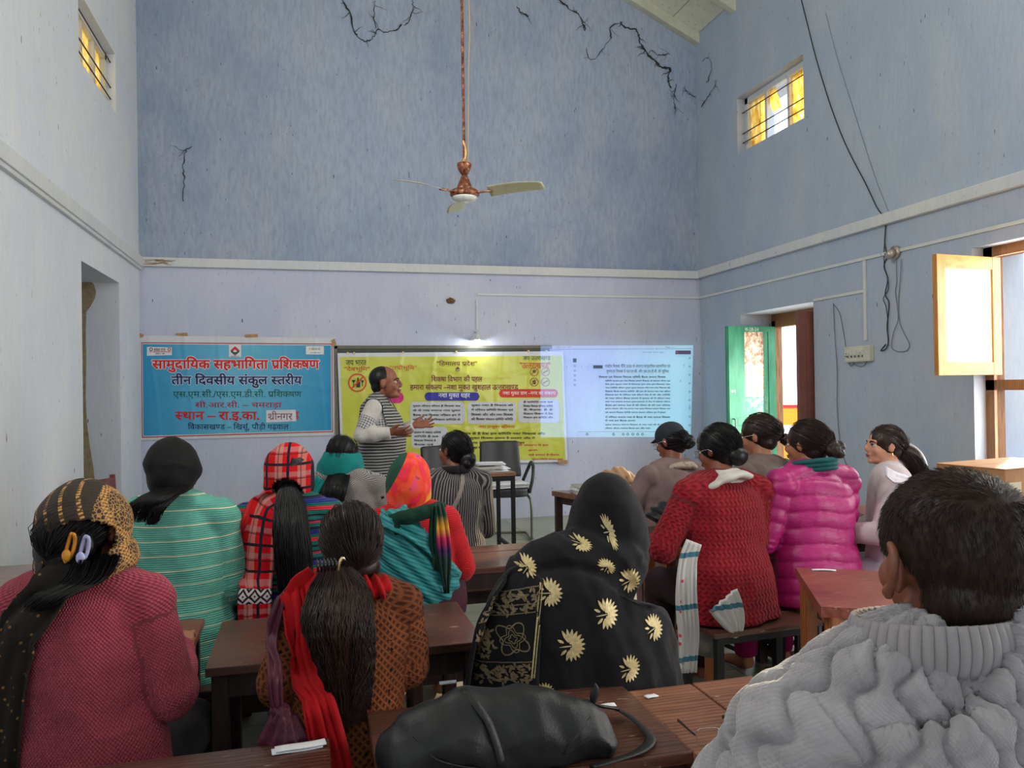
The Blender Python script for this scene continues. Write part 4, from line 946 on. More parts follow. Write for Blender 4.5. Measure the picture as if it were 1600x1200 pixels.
# cardboard box, cushion, papers
M_CARD = plain('cardboard', rgb(176, 128, 84), .75, 0, .12, 9); M_CARDD = plain('cardboard_print', rgb(120, 82, 60), .7)
p = X(1535, 800, .69)
cb = thing('cardboard_box', 'brown cardboard carton on the window-side table', 'box', (3.86, 3.62, .681), math.radians(10))
mk('carton', box(-.33, .33, -.20, .20, 0, .27, .004), M_CARD, cb); mk('flap', box(-.335, .335, -.205, .0, .27, .275), M_CARD, cb); mk('flap', box(-.335, .335, .004, .205, .27, .275), M_CARD, cb)
mk('label_panel', box(-.32, -.20, -.2025, -.2, .05, .2), ink(rgb(206, 196, 170)), cb); mk('print_panel', box(-.13, -.02, -.2025, -.2, .06, .24), M_CARDD, cb); mk('print_panel', ([(0.12 + .05 * math.cos(2 * PI * k / 20), -.2028, .17 + .05 * math.sin(2 * PI * k / 20)) for k in range(20)], [tuple(range(20))]), ink(rgb(196, 150, 110)), cb)
cu = solid([ell((0, 0, .12), (.20, .07, .11)), ell((-.14, 0, .05), (.05, .05, .06)), ell((.14, 0, .05), (.05, .05, .06)), ell((-.15, 0, .2), (.05, .04, .04)), ell((.15, 0, .2), (.05, .04, .04))], .012, 3)
o = mk('cushion', (cu[0], cu[1]), plain('silvery_bag_cloth', rgb(176, 172, 160), .4, .2), None, True); o.location = (3.05, 3.15 + .25, .66); o = tag(o, 'small silvery stuffed bag on the window-side table beside the carton', 'bag'); o.location = (3.42, 3.42, .67)
M_PAPER = plain('white_paper', rgb(224, 226, 230), .6, 0, .04, 20); M_NEWS = plain('newsprint', rgb(170, 168, 158), .7, 0, .25, 60)
def sheets(name, label, x, y, z, w, h, n, rz, mat, cat='papers', jitter=.03, seed=0):
    r = thing(name, label, cat, (x, y, z), rz); rr = random.Random(seed)
    for k in range(n):
        f = 0 if n == 1 else 1
        a = rr.uniform(-jitter, jitter) * f * 4; dx_, dy = rr.uniform(-jitter, jitter) * f, rr.uniform(-jitter, jitter) * f; ph = rr.uniform(0, 6)
        fn = lambda u, v: (dx_ + (u - .5) * w, dy + (v - .5) * h, .002 + k * .0042 + .0012 * math.sin(u * 5 + ph) )
        mk('sheet', xf(sheet(fn, 6, 4, .0022), Matrix.Rotation(a, 4, 'Z')), mat if not isinstance(mat, list) else mat[k % len(mat)], r, True)
    return r
sheets('paper_stack', 'loose white papers on the thin legged teacher table', 1.30, 6.30, .752, .5, .3, 6, .1, [M_PAPER, M_NEWS], seed=1, jitter=.07)
sheets('open_notebook', 'rolled white notebook at the corner of the teacher table', 1.48, 6.42, .79, .24, .14, 4, -.1, M_PAPER, 'notebook', .01, 2)
sheets('newspaper_stack', 'folded newspapers lying on the seat of the open armed office chair', pc.x - .15, 7.18, .502, .42, .32, 8, .1, [M_NEWS, M_PAPER], 'newspapers', .03, 3)
sheets('paper_stack', 'thick pile of white sheets and folders on the newspaper table', 2.02, 4.98, .702, .52, .34, 12, -.05, [M_PAPER, M_PAPER, M_NEWS], 'papers', .02, 4)
sheets('paper_stack', 'white papers on the table by the right-hand window', 3.42, 3.38, .682, .36, .26, 4, .2, M_PAPER, 'papers', .03, 5)
sheets('paper_stack', 'white papers on the desk at the right edge of the photo', xy(1575, 905, z4).x + .08, xy(1575, 905, z4).y, z4 + .002, .34, .22, 4, -.45, M_PAPER, 'papers', .03, 6)
q = X(1012, 1090, zt); sheets('paper_scrap', 'small torn white paper scrap on the brown two-plank desk', q.x + .01, q.y, zt + .001, .035, .018, 1, .3, M_PAPER, 'paper', 0, 7)
q = X(948, 1104, zt); sheets('paper_scrap', 'white paper scrap beside the black bag strap', q.x, q.y, zt + .001, .045, .02, 1, -.1, M_PAPER, 'paper', 0, 8)
q = X(1270, 893, z4); sheets('paper_scrap', 'white paper strip on the reddish desk', q.x + .05, q.y, z4 + .001, .09, .02, 1, -.45, M_PAPER, 'paper', 0, 9)
q = X(480, 1170, zt); sheets('paper_scrap', 'glossy white tape strips on the bottom left desk', q.x - .02, q.y, zt + .001, .11, .03, 2, .1, M_PAPER, 'tape', .01, 10)
for k, (px, py) in enumerate(((1108, 900), (1106, 818))): pass
# floor-standing board at the gap behind the sitters' feet
# spectacles on the brown desk
q = X(1128, 1164, zt)
sp_ = thing('spectacles', 'rectangular rimless spectacles lying on the brown two-plank desk', 'spectacles', (q.x, q.y, zt + .003), math.radians(-6))
M_GLASS = NT('clear_lens', .05); M_GLASS.b.inputs['Transmission Weight'].default_value = 1; M_GLASS.color((.95, .95, .95)); M_GLASS = M_GLASS.m
M_SILVER = plain('silver_wire', rgb(200, 200, 205), .2, .9, .02)
for s in (-1, 1):
    c = s * .033
    P = [(c + .026 * math.copysign(abs(math.cos(a)) ** .4, math.cos(a)), 0, .019 + .018 * math.copysign(abs(math.sin(a)) ** .4, math.sin(a))) for a in [2 * PI * k / 24 for k in range(25)]]
    mk('rim', tube(P, .0009, 6, 1), M_SILVER, sp_); mk('lens', ([(p[0], -.0006, p[2]) for p in P[:-1]] + [(p[0], .0006, p[2]) for p in P[:-1]], [tuple(range(24)), tuple(range(47, 23, -1))] + [(k, k + 24, (k + 1) % 24 + 24, (k + 1) % 24) for k in range(24)]), M_GLASS, sp_)
    mk('temple', tube([(s * .062, 0, .024), (s * .064, .03, .022), (s * .060, .10, .012), (s * .056, .125, .004)], [(.0012, .003), (.0012, .003), (.0014, .004), (.0015, .004)], 8, 4), M_DARK, sp_)
mk('bridge', tube([(-.008, 0, .022), (0, -.001, .025), (.008, 0, .022)], .001, 6, 3), M_SILVER, sp_)
# outside the doorway: pale wall and the orange-yellow painted sign
sgn = thing('signboard', 'orange and white painted signboard seen through the doorway', 'signboard', (9.2, 11.2, -.28), -.6)
ob = plain('orange_board', rgb(236, 150, 30), .6); mk('board', box(-1.6, 1.6, 0, .04, .2, 1.35), ob, sgn); mk('stripe', box(-1.6, 1.6, -.005, 0, .72, 1.0), ink(rgb(235, 235, 235)), sgn); mk('stripe', box(-1.6, 1.6, -.005, 0, 1.29, 1.35), ink(rgb(190, 40, 40)), sgn)
for x in (-1.5, 0, 1.5): mk('post', box(x - .04, x + .04, .04, .1, -.12, 1.6), M_IRON, sgn)

# chalk marks on the green shutter, straw and mud on the walls
def chalk(s, x, z, h):
    V, F, w = shape(s, 0); ys = [p[1] for p in V]; k = h / (max(ys) - min(ys)); return mk('chalk_mark', ([(x + p[0] * k, -.0295, z + p[1] * k) for p in V], F), ink(rgb(206, 214, 200)), leaf)
chalk('क-28-24', -.40, 1.99, .035); chalk('जन', -.585, 1.34, .03)
rr_ = random.Random(3); S = []
for k in range(16):
    p = at(222 + rr_.uniform(0, 45), 409 + rr_.uniform(-3, 4), 1, YB - .05); S.append(tube([(p.x - rr_.uniform(.02, .08), p.y, p.z + rr_.uniform(-.01, .01)), (p.x + rr_.uniform(.02, .08), p.y - .005, p.z + rr_.uniform(-.01, .01))], .0018, 4, 1))
tag(mk('straw_tuft', join(*S), plain('dry_straw', rgb(160, 120, 60), .8)), 'dry straw caught on the ledge in the left corner of the back wall', 'straw', kind='stuff')
def blob(name, label, cat, u, v, r, mat, sx=1.6, ax=1, seed=0):
    p = at(u, v, ax, YB - .012 if ax == 1 else XR - .012); V, F = ell((0, 0, 0), (r * sx, .018, r) if ax == 1 else (.018, r * sx, r), None, 18, 12)
    V = [tuple(Vector(q) * (1 + .5 * fbm((q[0] * 40 + seed, q[1] * 40, q[2] * 40), 1, 2))) for q in V]; o = mk(name, (V, F), mat, None, True); o.location = p; return tag(o, label, cat)
M_MUD = plain('mud', rgb(104, 78, 52), .95, 0, .3, 60, .5)
blob('mud_nest', 'small brown mud nest on the back wall above the yellow banner', 'nest', 705, 470, .03, M_MUD)
blob('rust_stain', 'rust brown clamp across the right wall ledge', 'clamp', 1293, 368, .035, M_RUST, .5, 0, 4)
# ---------------------------------------------------------------- figure builder
def skin(name, c):
    t = NT(name, .5, 0, .4); n = t.noise(t.obj(), 18, 4); t.color(t.ramp(n, [(.3, tuple(x * .85 for x in c)), (.7, c)]))
    t.b.inputs['Subsurface Weight'].default_value = .08; t.b.inputs['Subsurface Radius'].default_value = (.02, .008, .004); return t.m
SK1 = skin('skin_brown', rgb(168, 112, 84)); SK2 = skin('skin_deep_brown', rgb(138, 84, 62)); SK3 = skin('skin_light_brown', rgb(206, 148, 120))
def hairmat(name, c, rough=.38):
    t = NT(name, rough, 0, .3); n = t.noise(t.mapping(t.obj(), (40, 40, 3)), 3, 4); t.color(t.ramp(n, [(.3, tuple(x * .55 for x in c)), (.7, c)])); t.bump(n, .3, .004); return t.m
H_BLACK = hairmat('black_hair', rgb(20, 17, 18)); H_BROWN = hairmat('dark_brown_hair', rgb(50, 36, 30)); H_AUB = hairmat('brown_hair', rgb(44, 29, 23))
M_EYEW = plain('eye_white', rgb(220, 214, 206), .25); M_IRIS = plain('iris', rgb(30, 20, 16), .2); M_LIP = plain('lips', rgb(150, 78, 72), .4)
def rotz(a): return Matrix.Rotation(a, 4, 'Z')
class Fig:
    """local frame: +Y is where the person faces, origin on the floor under the pelvis"""
    def __init__(f, label, u, d, vtop, seat=.40, rz=0, head_u=None, turn=0, nod=0, roll=0, lean=.07, sw=.165, w=1.0, skin=SK1, hs=1.0,
                 elbL=None, handL=None, elbR=None, handR=None, name='person', group=None, vhead=700, up=0.0):
        f.d = d; f.u = u
        p = atd(u, vhead, d); ztop = atd(head_u or u, vtop, d).z
        f.root = thing(name, label, 'person', (p.x, p.y, 0), rz, group); f.seat = seat; f.rz = rz
        f.s = s = (ztop - seat) / .83; f.w = w; f.lean = lean; f.skin = skin
        hx = 0
        if head_u is not None:
            hx = f.px(head_u, vtop, lean * 1.2 + .035)[0]
        Z = lambda k: seat + k * s
        f.pel = Vector((0, 0, Z(.10))); f.wai = Vector((hx * .2, lean * .3, Z(.27))); f.che = Vector((hx * .5, lean * .7, Z(.42)))
        f.upc = Vector((hx * .75, lean * .95, Z(.525) + up)); f.nek = Vector((hx * .9, lean * 1.1, Z(.590) + up)); f.hd = Vector((hx, lean * 1.2 + .035, Z(.83) - .115 * s * hs))
        f.sh = {-1: Vector((hx * .7 - sw * s * w, lean * .9, Z(.525) + up)), 1: Vector((hx * .7 + sw * s * w, lean * .9, Z(.525) + up))}
        f.el = {-1: Vector(elbL) if elbL else Vector((-.225 * s * w, .05, Z(.235))), 1: Vector(elbR) if elbR else Vector((.225 * s * w, .05, Z(.235)))}
        f.ha = {-1: Vector(handL) if handL else Vector((-.10, .26, Z(.25))), 1: Vector(handR) if handR else Vector((.10, .26, Z(.25)))}
        f.HM = Matrix.Translation(f.hd) @ Matrix.Rotation(turn, 4, 'Z') @ Matrix.Rotation(-nod, 4, 'X') @ Matrix.Rotation(roll, 4, 'Y') @ Matrix.Scale(s * hs, 4)
        f.knee = {k: Vector((k * .11, .40 * s, Z(.05))) for k in (-1, 1)}; f.ank = {k: Vector((k * .11, .40 * s, .08)) for k in (-1, 1)}
        f.standing = False
    def px(f, u, v, y=0.0):                             # local (x, z) of a picture point in the figure's own plane y
        c, s_ = math.cos(f.rz), math.sin(f.rz); n = Vector((-s_, c, 0)); o = f.root.location + n * y; r = ray(u, v)
        p = CPOS + r * ((o - CPOS).dot(n) / r.dot(n)) - f.root.location; return (p.x * c + p.y * s_, p.z)
    def rows(f, R, ys, rys, n=32, sub=4):                # solid of revolution-like shape from outline rows (uL, uR, v)
        P = []; Q = []
        for (a, b, v), y, ry in zip(R, ys, rys):
            xa, z = f.px(a, v, y); xb, _ = f.px(b, v, y); P.append(((xa + xb) / 2, y, z)); Q.append((abs(xb - xa) / 2, ry))
        return tube(P, Q, n, sub, side=(1, 0, 0))
    # ---- shapes
    def torso(f, o=0.0, hem=None, bell=1.0):
        s, w = f.s, f.w; P = [f.pel, (f.pel + f.wai) / 2, f.wai, f.che, f.upc, (f.upc * .45 + f.nek * .55)]
        R = [(.185 * w, .135), (.175 * w, .125), (.155 * w, .112), (.168 * w, .118), (.158 * w, .098), (.085 * w, .070)]
        P = [Vector(p) for p in P]; R = [(a * s + o, b * s + o) for a, b in R]
        if hem is not None: P.insert(0, Vector((0, -.0, hem))); R.insert(0, (R[0][0] * bell, R[0][1] * bell * 1.05))
        return tube(P, R, 28, 5, side=(1, 0, 0))
    def shoulders(f, o=0.0):
        s = f.s; out = []
        for k in (-1, 1):
            out.append(ell(f.sh[k], (.058 * s + o, .062 * s + o, .058 * s + o)))
            out.append(tube([f.nek - Vector((0, .0, .012)), (f.nek + f.sh[k]) / 2 + Vector((0, 0, .014 * s)), f.sh[k]], [(.06 * s + o, .05 * s + o), (.056 * s + o, .042 * s + o), (.055 * s + o, .05 * s + o)], 16, 4, side=(0, 1, 0)))
        return out
    def arm(f, k, o=0.0, wrist=.0):
        s = f.s; sh, el, ha = f.sh[k], f.el[k], f.ha[k]; fd = (ha - el).normalized()
        e = ha - fd * wrist
        return [tube([sh, sh * .5 + el * .5, el], [.052 * s + o, .050 * s + o, .044 * s + o], 16, 4), tube([el, el * .55 + e * .45, e], [.045 * s + o, .043 * s + o, .031 * s + o], 16, 4), ell(el, .046 * s + o)]
    def headparts(f):
        M = f.HM; E = lambda c, r: xf(ell(c, r), M); T = lambda p, r, **k: xf(tube(p, r, 12, 3, **k), M)
        L = [E((0, -.012, .030), (.075, .092, .084)), E((0, .026, -.022), (.060, .062, .080)), E((0, .042, -.075), (.042, .042, .032)),
             T([(0, .082, .020), (0, .100, -.008), (0, .104, -.022)], [.009, .011, .012]), E((0, .096, -.026), (.017, .013, .009)), E((0, .070, .024), (.048, .020, .012)),
             E((0, .088, -.050), (.022, .010, .007)), E((0, .086, -.060), (.019, .011, .007)), E((0, .078, -.088), (.020, .016, .015))]
        for k in (-1, 1):
            L += [E((k * .036, .058, -.026), (.022, .024, .026)), xf(ell((k * .078, -.008, -.004), (.008, .018, .031), Matrix.Rotation(k * .35, 3, 'Z')), M), E((k * .073, -.004, -.01), (.014, .012, .02))]
        return L
    def neckpart(f, o=0.0):
        s = f.s; b = f.HM @ Vector((0, -.012, -.05)); return tube([f.nek - Vector((0, 0, .05)), f.nek, b], [.062 * s + o, .052 * s + o, .052 * s + o], 18, 3)
    def hand(f, k, R=None, curl=.5, spread=.08, fs=1.0):
        """palm, four fingers and a thumb; local: +Y along the fingers, +Z back of the hand, thumb towards -k x"""
        s = f.s * fs; fd = (f.ha[k] - f.el[k]).normalized()
        if R is None: R = fd.to_track_quat('Y', 'Z').to_matrix()
        M = Matrix.Translation(f.ha[k]) @ R.to_4x4() @ Matrix.Scale(s, 4)
        L = [xf(tube([(0, -.03, 0), (0, .01, 0), (0, .045, 0), (0, .085, -.002)], [(.026, .022), (.030, .017), (.040, .015), (.038, .012)], 16, 4, side=(1, 0, 0)), M)]
        for i, (x, ln, sp) in enumerate(((-.030, .070, -1.4), (-.010, .080, -.4), (.010, .075, .5), (.029, .060, 1.5))):
            x *= k; a = sp * spread * k; y = .080; z = 0; P = [(x * .8, .045, 0), (x, y, z)]; ang = curl * .35; dxx = math.sin(a)
            for seg in (.45, .30, .25):
                y += math.cos(ang) * ln * seg; z -= math.sin(ang) * ln * seg; x += dxx * ln * seg; P.append((x, y, z)); ang += curl * .9
            L.append(xf(tube(P, [.0085, .0092, .0085, .0078, .0062], 10, 3), M))
        L.append(xf(tube([(-.020 * k, .005, -.004), (-.045 * k, .030, -.010), (-.060 * k, .058, -.012), (-.066 * k, .082, -.010)], [.015, .0125, .0105, .0075], 10, 3), M))
        return L
    def legs(f, o=0.0, foot=True):
        s = f.s; L = []
        for k in (-1, 1):
            hip = Vector((k * .085 * s, .0, f.pel.z - .02))
            L += [tube([hip, hip * .5 + f.knee[k] * .5, f.knee[k]], [.088 * s + o, .076 * s + o, .058 * s + o], 16, 4), ell(f.knee[k], .058 * s + o),
                  tube([f.knee[k], f.knee[k] * .6 + f.ank[k] * .4, f.ank[k]], [.056 * s + o, .054 * s + o, .036 * s + o], 16, 4)]
            if foot: L += [tube([f.ank[k] - Vector((0, .03, .03)), f.ank[k] + Vector((k * .01, .06, -.04)), f.ank[k] + Vector((k * .02, .15, -.055))], [(.034, .03), (.042, .030), (.036, .018)], 14, 3, side=(1, 0, 0))]
        return L
    # ---- parts
    def body(f, voxel=.0085, hands=True, curl=.6, R=(None, None), spread=.08):
        L = [f.torso(-.012), f.neckpart()] + f.shoulders(-.012) + f.headparts() + f.legs()
        for k in (-1, 1):
            L += f.arm(k, -.006)
            if hands: L += f.hand(k, R[0 if k < 0 else 1], curl, spread)
        V, F, N = solid(L, voxel, 2); f.bodyo = mk('body', (V, F), f.skin, f.root, True)
        return f
    def face(f, brow=True, hairc=None):
        M = f.HM
        for k in (-1, 1):
            e = mk('eye', xf(ell((k * .030, .0715, .004), (.0145, .011, .0085)), M), M_EYEW, f.root, True); mk('iris', xf(ell((k * .030, .0797, .004), (.0062, .004, .0064)), M), M_IRIS, e, True)
            mk('eyelid', xf(tube([(k * .014, .079, .004), (k * .024, .086, .011), (k * .036, .084, .011), (k * .047, .073, .005)], [.0016, .0026, .0026, .0014], 6, 3), M), H_BLACK, e, True)
            if brow: mk('eyebrow', xf(tube([(k * .012, .088, .021), (k * .026, .088, .028), (k * .042, .078, .026), (k * .052, .066, .019)], [(.0018, .0035), (.0022, .0045), (.002, .0035), (.001, .001)], 6, 3), M), hairc or H_BLACK, f.root, True)
        mk('lips', xf(join(tube([(-.020, .090, -.053), (-.006, .099, -.050), (0, .098, -.051), (.006, .099, -.050), (.020, .090, -.053)], [.002, .0042, .0036, .0042, .002], 8, 3), tube([(-.018, .090, -.056), (0, .098, -.059), (.018, .090, -.056)], [.002, .0052, .002], 8, 3)), M), M_LIP, f.root, True)
        return f
    def coords(f, V):
        """pc = (round the torso or arm, along it, which), in metres, for knitted patterns"""
        n = len(V); best = np.full(n, 1e9); out = np.zeros((n, 3))
        ax = cr([list(p) for p in ([Vector((0, 0, f.pel.z - .25)), f.pel, f.wai, f.che, f.upc, f.nek, f.nek + Vector((0, 0, .1))])], 8)
        i = np.argmin(np.abs(V[:, 2][:, None] - ax[:, 2][None]), 1); c = ax[i]; dxy = V - c
        rr = np.hypot(dxy[:, 0] / f.w, dxy[:, 1] / .72); best = rr / (.17 * f.s); th = np.arctan2(dxy[:, 0], -dxy[:, 1])
        out[:, 0] = th * .155 * f.s * f.w; out[:, 1] = V[:, 2]; out[:, 2] = 0
        for k in (-1, 1):
            P = np.array(cr([list(f.sh[k]), list((f.sh[k] + f.el[k]) / 2), list(f.el[k]), list((f.el[k] + f.ha[k]) / 2), list(f.ha[k])], 8))
            D = np.linalg.norm(V[:, None] - P[None], axis=2); j = np.argmin(D, 1); dm = D[np.arange(n), j] / (.062 * f.s)
            T = np.gradient(P, axis=0); T /= np.linalg.norm(T, axis=1)[:, None]; arc = np.concatenate([[0], np.cumsum(np.linalg.norm(np.diff(P, axis=0), axis=1))])
            m = (dm < best) & (V[:, 0] * k > .10 * f.s) & (j > 2); rel = V - P[j]; t = T[j]; al = (rel * t).sum(1); rel -= t * al[:, None]
            s1 = np.tile(np.array([[float(k), 0, 0]]), (n, 1)); s1 -= t * (s1 * t).sum(1)[:, None]; s1 /= np.maximum(np.linalg.norm(s1, axis=1)[:, None], 1e-6); s2 = np.cross(t, s1)
            a = np.arctan2((rel * s2).sum(1), (rel * s1).sum(1)); out[m, 0] = (a[m] * .055) * f.s; out[m, 1] = f.sh[k].z - (arc[j][m] + al[m]); out[m, 2] = k
        return out
    def garment(f, name, parts, mat, voxel=.0085, fold=.006, sm=3, disp=None, cut=None, seed=0, label=None):
        V, F, N = solid(parts, voxel, sm)
        if fold:
            d = np.array([fold * (fbm((p[0] * 7 + seed, p[1] * 7, p[2] * 4.5), 1, 3) * .9 - 1.1 * abs(fbm((p[0] * 5 + p[2] * 3 + seed, p[1] * 5, p[2] * 7 - p[0] * 3), 1, 2)) + .25) for p in V])
            V = V + N * d[:, None]
        pc = f.coords(V)
        if disp is not None: V = V + N * disp(V, pc)[:, None]
        if cut is not None:
            keep = ~cut(V); idx = -np.ones(len(V), int); idx[keep] = np.arange(keep.sum())
            F = [tuple(idx[i] for i in q) for q in F if all(keep[i] for i in q)]; V = V[keep]; pc = pc[keep]
        o = mk(name, (V, F), mat, f.root, True)
        a = o.data.attributes.new('pc', 'FLOAT_VECTOR', 'POINT'); a.data.foreach_set('vector', pc.astype(np.float32).ravel())
        if label: o['label'] = label
        return o
    def sweater(f, mat, o=.012, hem=None, name='sweater', voxel=.0085, neck=0.0, bell=1.0, **k):
        L = [f.torso(o, f.seat + .015 if hem is None else hem, bell)] + f.shoulders(o) + f.arm(-1, o, .02) + f.arm(1, o, .02)
        if neck: L.append(tube([f.nek - Vector((0, 0, .04)), f.nek + Vector((0, 0, neck))], [.066 * f.s + o, .060 * f.s + o], 20, 2))
        f.top = f.garment(name, L, mat, voxel, **k); f.bvh = None; return f.top
    def trousers(f, mat, o=.02, name='trousers'):
        return f.garment(name, f.legs(o, False) + [tube([f.pel - Vector((0, 0, .085)), f.pel + Vector((0, .02, .06))], [(.19 * f.s * f.w, .15 * f.s), (.18 * f.s * f.w, .13 * f.s)], 20, 2, side=(1, 0, 0))], mat, .012, .006)
    def shoes(f, mat=None):
        for k in (-1, 1): mk('shoe', tube([f.ank[k] - Vector((0, .045, .045)), f.ank[k] + Vector((k * .01, .06, -.045)), f.ank[k] + Vector((k * .02, .175, -.058))], [(.036, .034), (.047, .034), (.038, .02)], 16, 4, side=(1, 0, 0)), mat or M_DARK, f.root, True)
    # ---- laying things on a finished part
    def tree(f, *objs):
        V = []; F = []
        for o in (objs or (f.top,)):
            n = len(V); V += [v.co.copy() for v in o.data.vertices]; F += [tuple(i + n for i in p.vertices) for p in o.data.polygons]
        return BVHTree.FromPolygons(V, F)
    def hit(f, bt, x, z, dirn=(0, 1, 0), off=.006):
        d = Vector(dirn).normalized(); o = Vector((x, 0, z)) - d * 1.2; h = bt.ray_cast(o, d)
        if h[0] is None: return None
        n = h[1] if h[1].dot(d) < 0 else -h[1]; return h[0] + n * off
    def strip(f, name, mat, bt, pts, wid, dirn=(0, 1, 0), off=.006, th=.006, nu=10, fold=.004, seed=0, over=None, label=None):
        """cloth strip lying on the figure: pts = (x, z[, y]) centre line in the back view, wid = half widths; y given = free in the air"""
        n = len(pts); fy = [p[2] for p in pts if len(p) > 2]; fy0 = fy[0] if fy else 0
        A = cr([[p[0], p[1], (p[2] if len(p) > 2 else fy0), (1.0 if len(p) > 2 else 0.0)] for p in pts], 6); Wd = cr([[w, 0] for w in (wid if isinstance(wid, (list, tuple)) else [wid] * n)], 6)[:, 0]
        T = np.gradient(A[:, :2], axis=0); T /= np.maximum(np.linalg.norm(T, axis=1)[:, None], 1e-9); G = []
        for i in range(len(A)):
            nx, nz = -T[i][1], T[i][0]; row = []
            for j in range(nu + 1):
                q = (j / nu - .5) * 2 * Wd[i]; x = A[i][0] + nx * q; z = A[i][1] + nz * q; w_ = fold * (math.sin(j * 1.9 + seed + fbm((A[i][1] * 3, seed, j * .2), 1, 2) * 3) + 1)
                p = f.hit(bt, x, z, dirn, off + w_) if A[i][3] < .5 else Vector((x, A[i][2] - w_, z))
                row.append(p)
            G.append(row)
        for i, row in enumerate(G):                    # fill misses from neighbours
            ok = [p for p in row if p is not None]; ref = (sum((p.y for p in ok)) / len(ok)) if ok else None
            for j in range(nu + 1):
                if row[j] is None:
                    y = ref if ref is not None else (G[i - 1][j].y if i else 0); nx, nz = -T[i][1], T[i][0]; q = (j / nu - .5) * 2 * Wd[i]
                    row[j] = Vector((A[i][0] + nx * q, y, A[i][1] + nz * q))
        P = np.array([[list(p) for p in r] for r in G])
        for _ in range(2): P[1:-1, :, 1] = (P[:-2, :, 1] + 2 * P[1:-1, :, 1] + P[2:, :, 1]) / 4
        def fn(u, v): return P[int(round(v * (len(P) - 1)))][int(round(u * nu))]
        vf = sheet(fn, nu, len(P) - 1, th); o = mk(name, vf, mat, f.root, True)
        k = len(P) * (nu + 1); arc = np.concatenate([[0], np.cumsum(np.linalg.norm(np.diff(A[:, :2], axis=0), axis=1))])
        pc = np.array([[(j / nu - .5) * 2 * Wd[i], -arc[i], 0] for i in range(len(P)) for j in range(nu + 1)] * 2, np.float32)
        a = o.data.attributes.new('pc', 'FLOAT_VECTOR', 'POINT'); a.data.foreach_set('vector', pc.ravel())
        if label: o['label'] = label
        return o
    # ---- hair
    def hair_cap(f, mat, extra=(), r=(.083, .098, .090), c=(0, -.020, .030), voxel=.006, low=True, noise_=.0025, name='hair'):
        L = [xf(ell(c, r, None, 28, 18), f.HM)]
        if low: L.append(xf(ell((0, -.045, -.035), (.066, .055, .055)), f.HM))
        L += list(extra); V, F, N = solid(L, voxel, 3)
        d = np.array([noise_ * fbm(p * 30, 1, 2) for p in V]); V = V + N * d[:, None]
        f.hair = mk(name, (V, F), mat, f.root, True); return f.hair
    def strands(f, mat, paths, r=.0011, name='hair_strands', parent=None):
        P = []
        for p in paths: P.append(tube(p, [r * .9] + [r] * (len(p) - 2) + [r * .25], 3, 1, cap=False))
        return mk(name, join_fast(P), mat, parent or f.hair, True)
    def comb(f, gather, n, seed=0, r0=(.085, .100, .092), c=(0, -.020, .030), jit=.004, front=.55):
        """strand paths combed over the head to a gathering point (head coordinates)"""
        rr = random.Random(seed); c = Vector(c); g = Vector(gather) - c; out = []
        gd = Vector((g.x / r0[0], g.y / r0[1], g.z / r0[2])); gl = gd.length; gd.normalize()
        while len(out) < n:
            d = Vector((rr.gauss(0, 1), rr.gauss(0, 1), rr.gauss(0, 1))).normalized()
            if d.y > front and d.z < .55: continue
            if d.z < -.45 and d.y > -.4: continue
            path = []; lift = 1 + rr.uniform(-.01, .055); m = 7; off = Vector((rr.uniform(-1, 1), rr.uniform(-1, 1), rr.uniform(-1, 1))) * jit
            for k in range(m + 1):
                t = k / m; q = d.slerp(gd, t) if d.angle(gd) > .02 else gd; l = lift * (1 - t) + max(1, gl) * t if t > .6 else lift
                path.append(tuple(f.HM @ (c + Vector((q.x * r0[0], q.y * r0[1], q.z * r0[2])) * l + off)))
            out.append(path)
        return out
    def fall(f, guide, rads, n, seed=0, wave=.006, loc=True, start=0.0, ends=.25):
        """strand paths along a tail: guide points in figure coordinates, rads = (rx, ry) around it"""
        rr = random.Random(seed); G = cr([list(g) + list(r) for g, r in zip(guide, rads)], 5); m = len(G); out = []
        for _ in range(n):
            a = rr.uniform(0, 2 * PI); q = math.sqrt(rr.uniform(.12, 1.1)); ph = rr.uniform(0, 6); e = int(m * (1 - rr.random() ** 2 * ends)); P = []
            for i in range(0, max(4, e), 2):
                g = G[i]; w_ = wave * math.sin(i * .55 + ph) * (i / m)
                P.append((g[0] + math.cos(a) * g[3] * q + w_, g[1] + math.sin(a) * g[4] * q + w_ * .6, g[2]))
            out.append(P)
        return out
def join_fast(parts):
    V = []; F = []; n = 0
    for v, f_ in parts: V.extend(v); F.extend([tuple(i + n for i in q) for q in f_]); n += len(v)
    return V, F

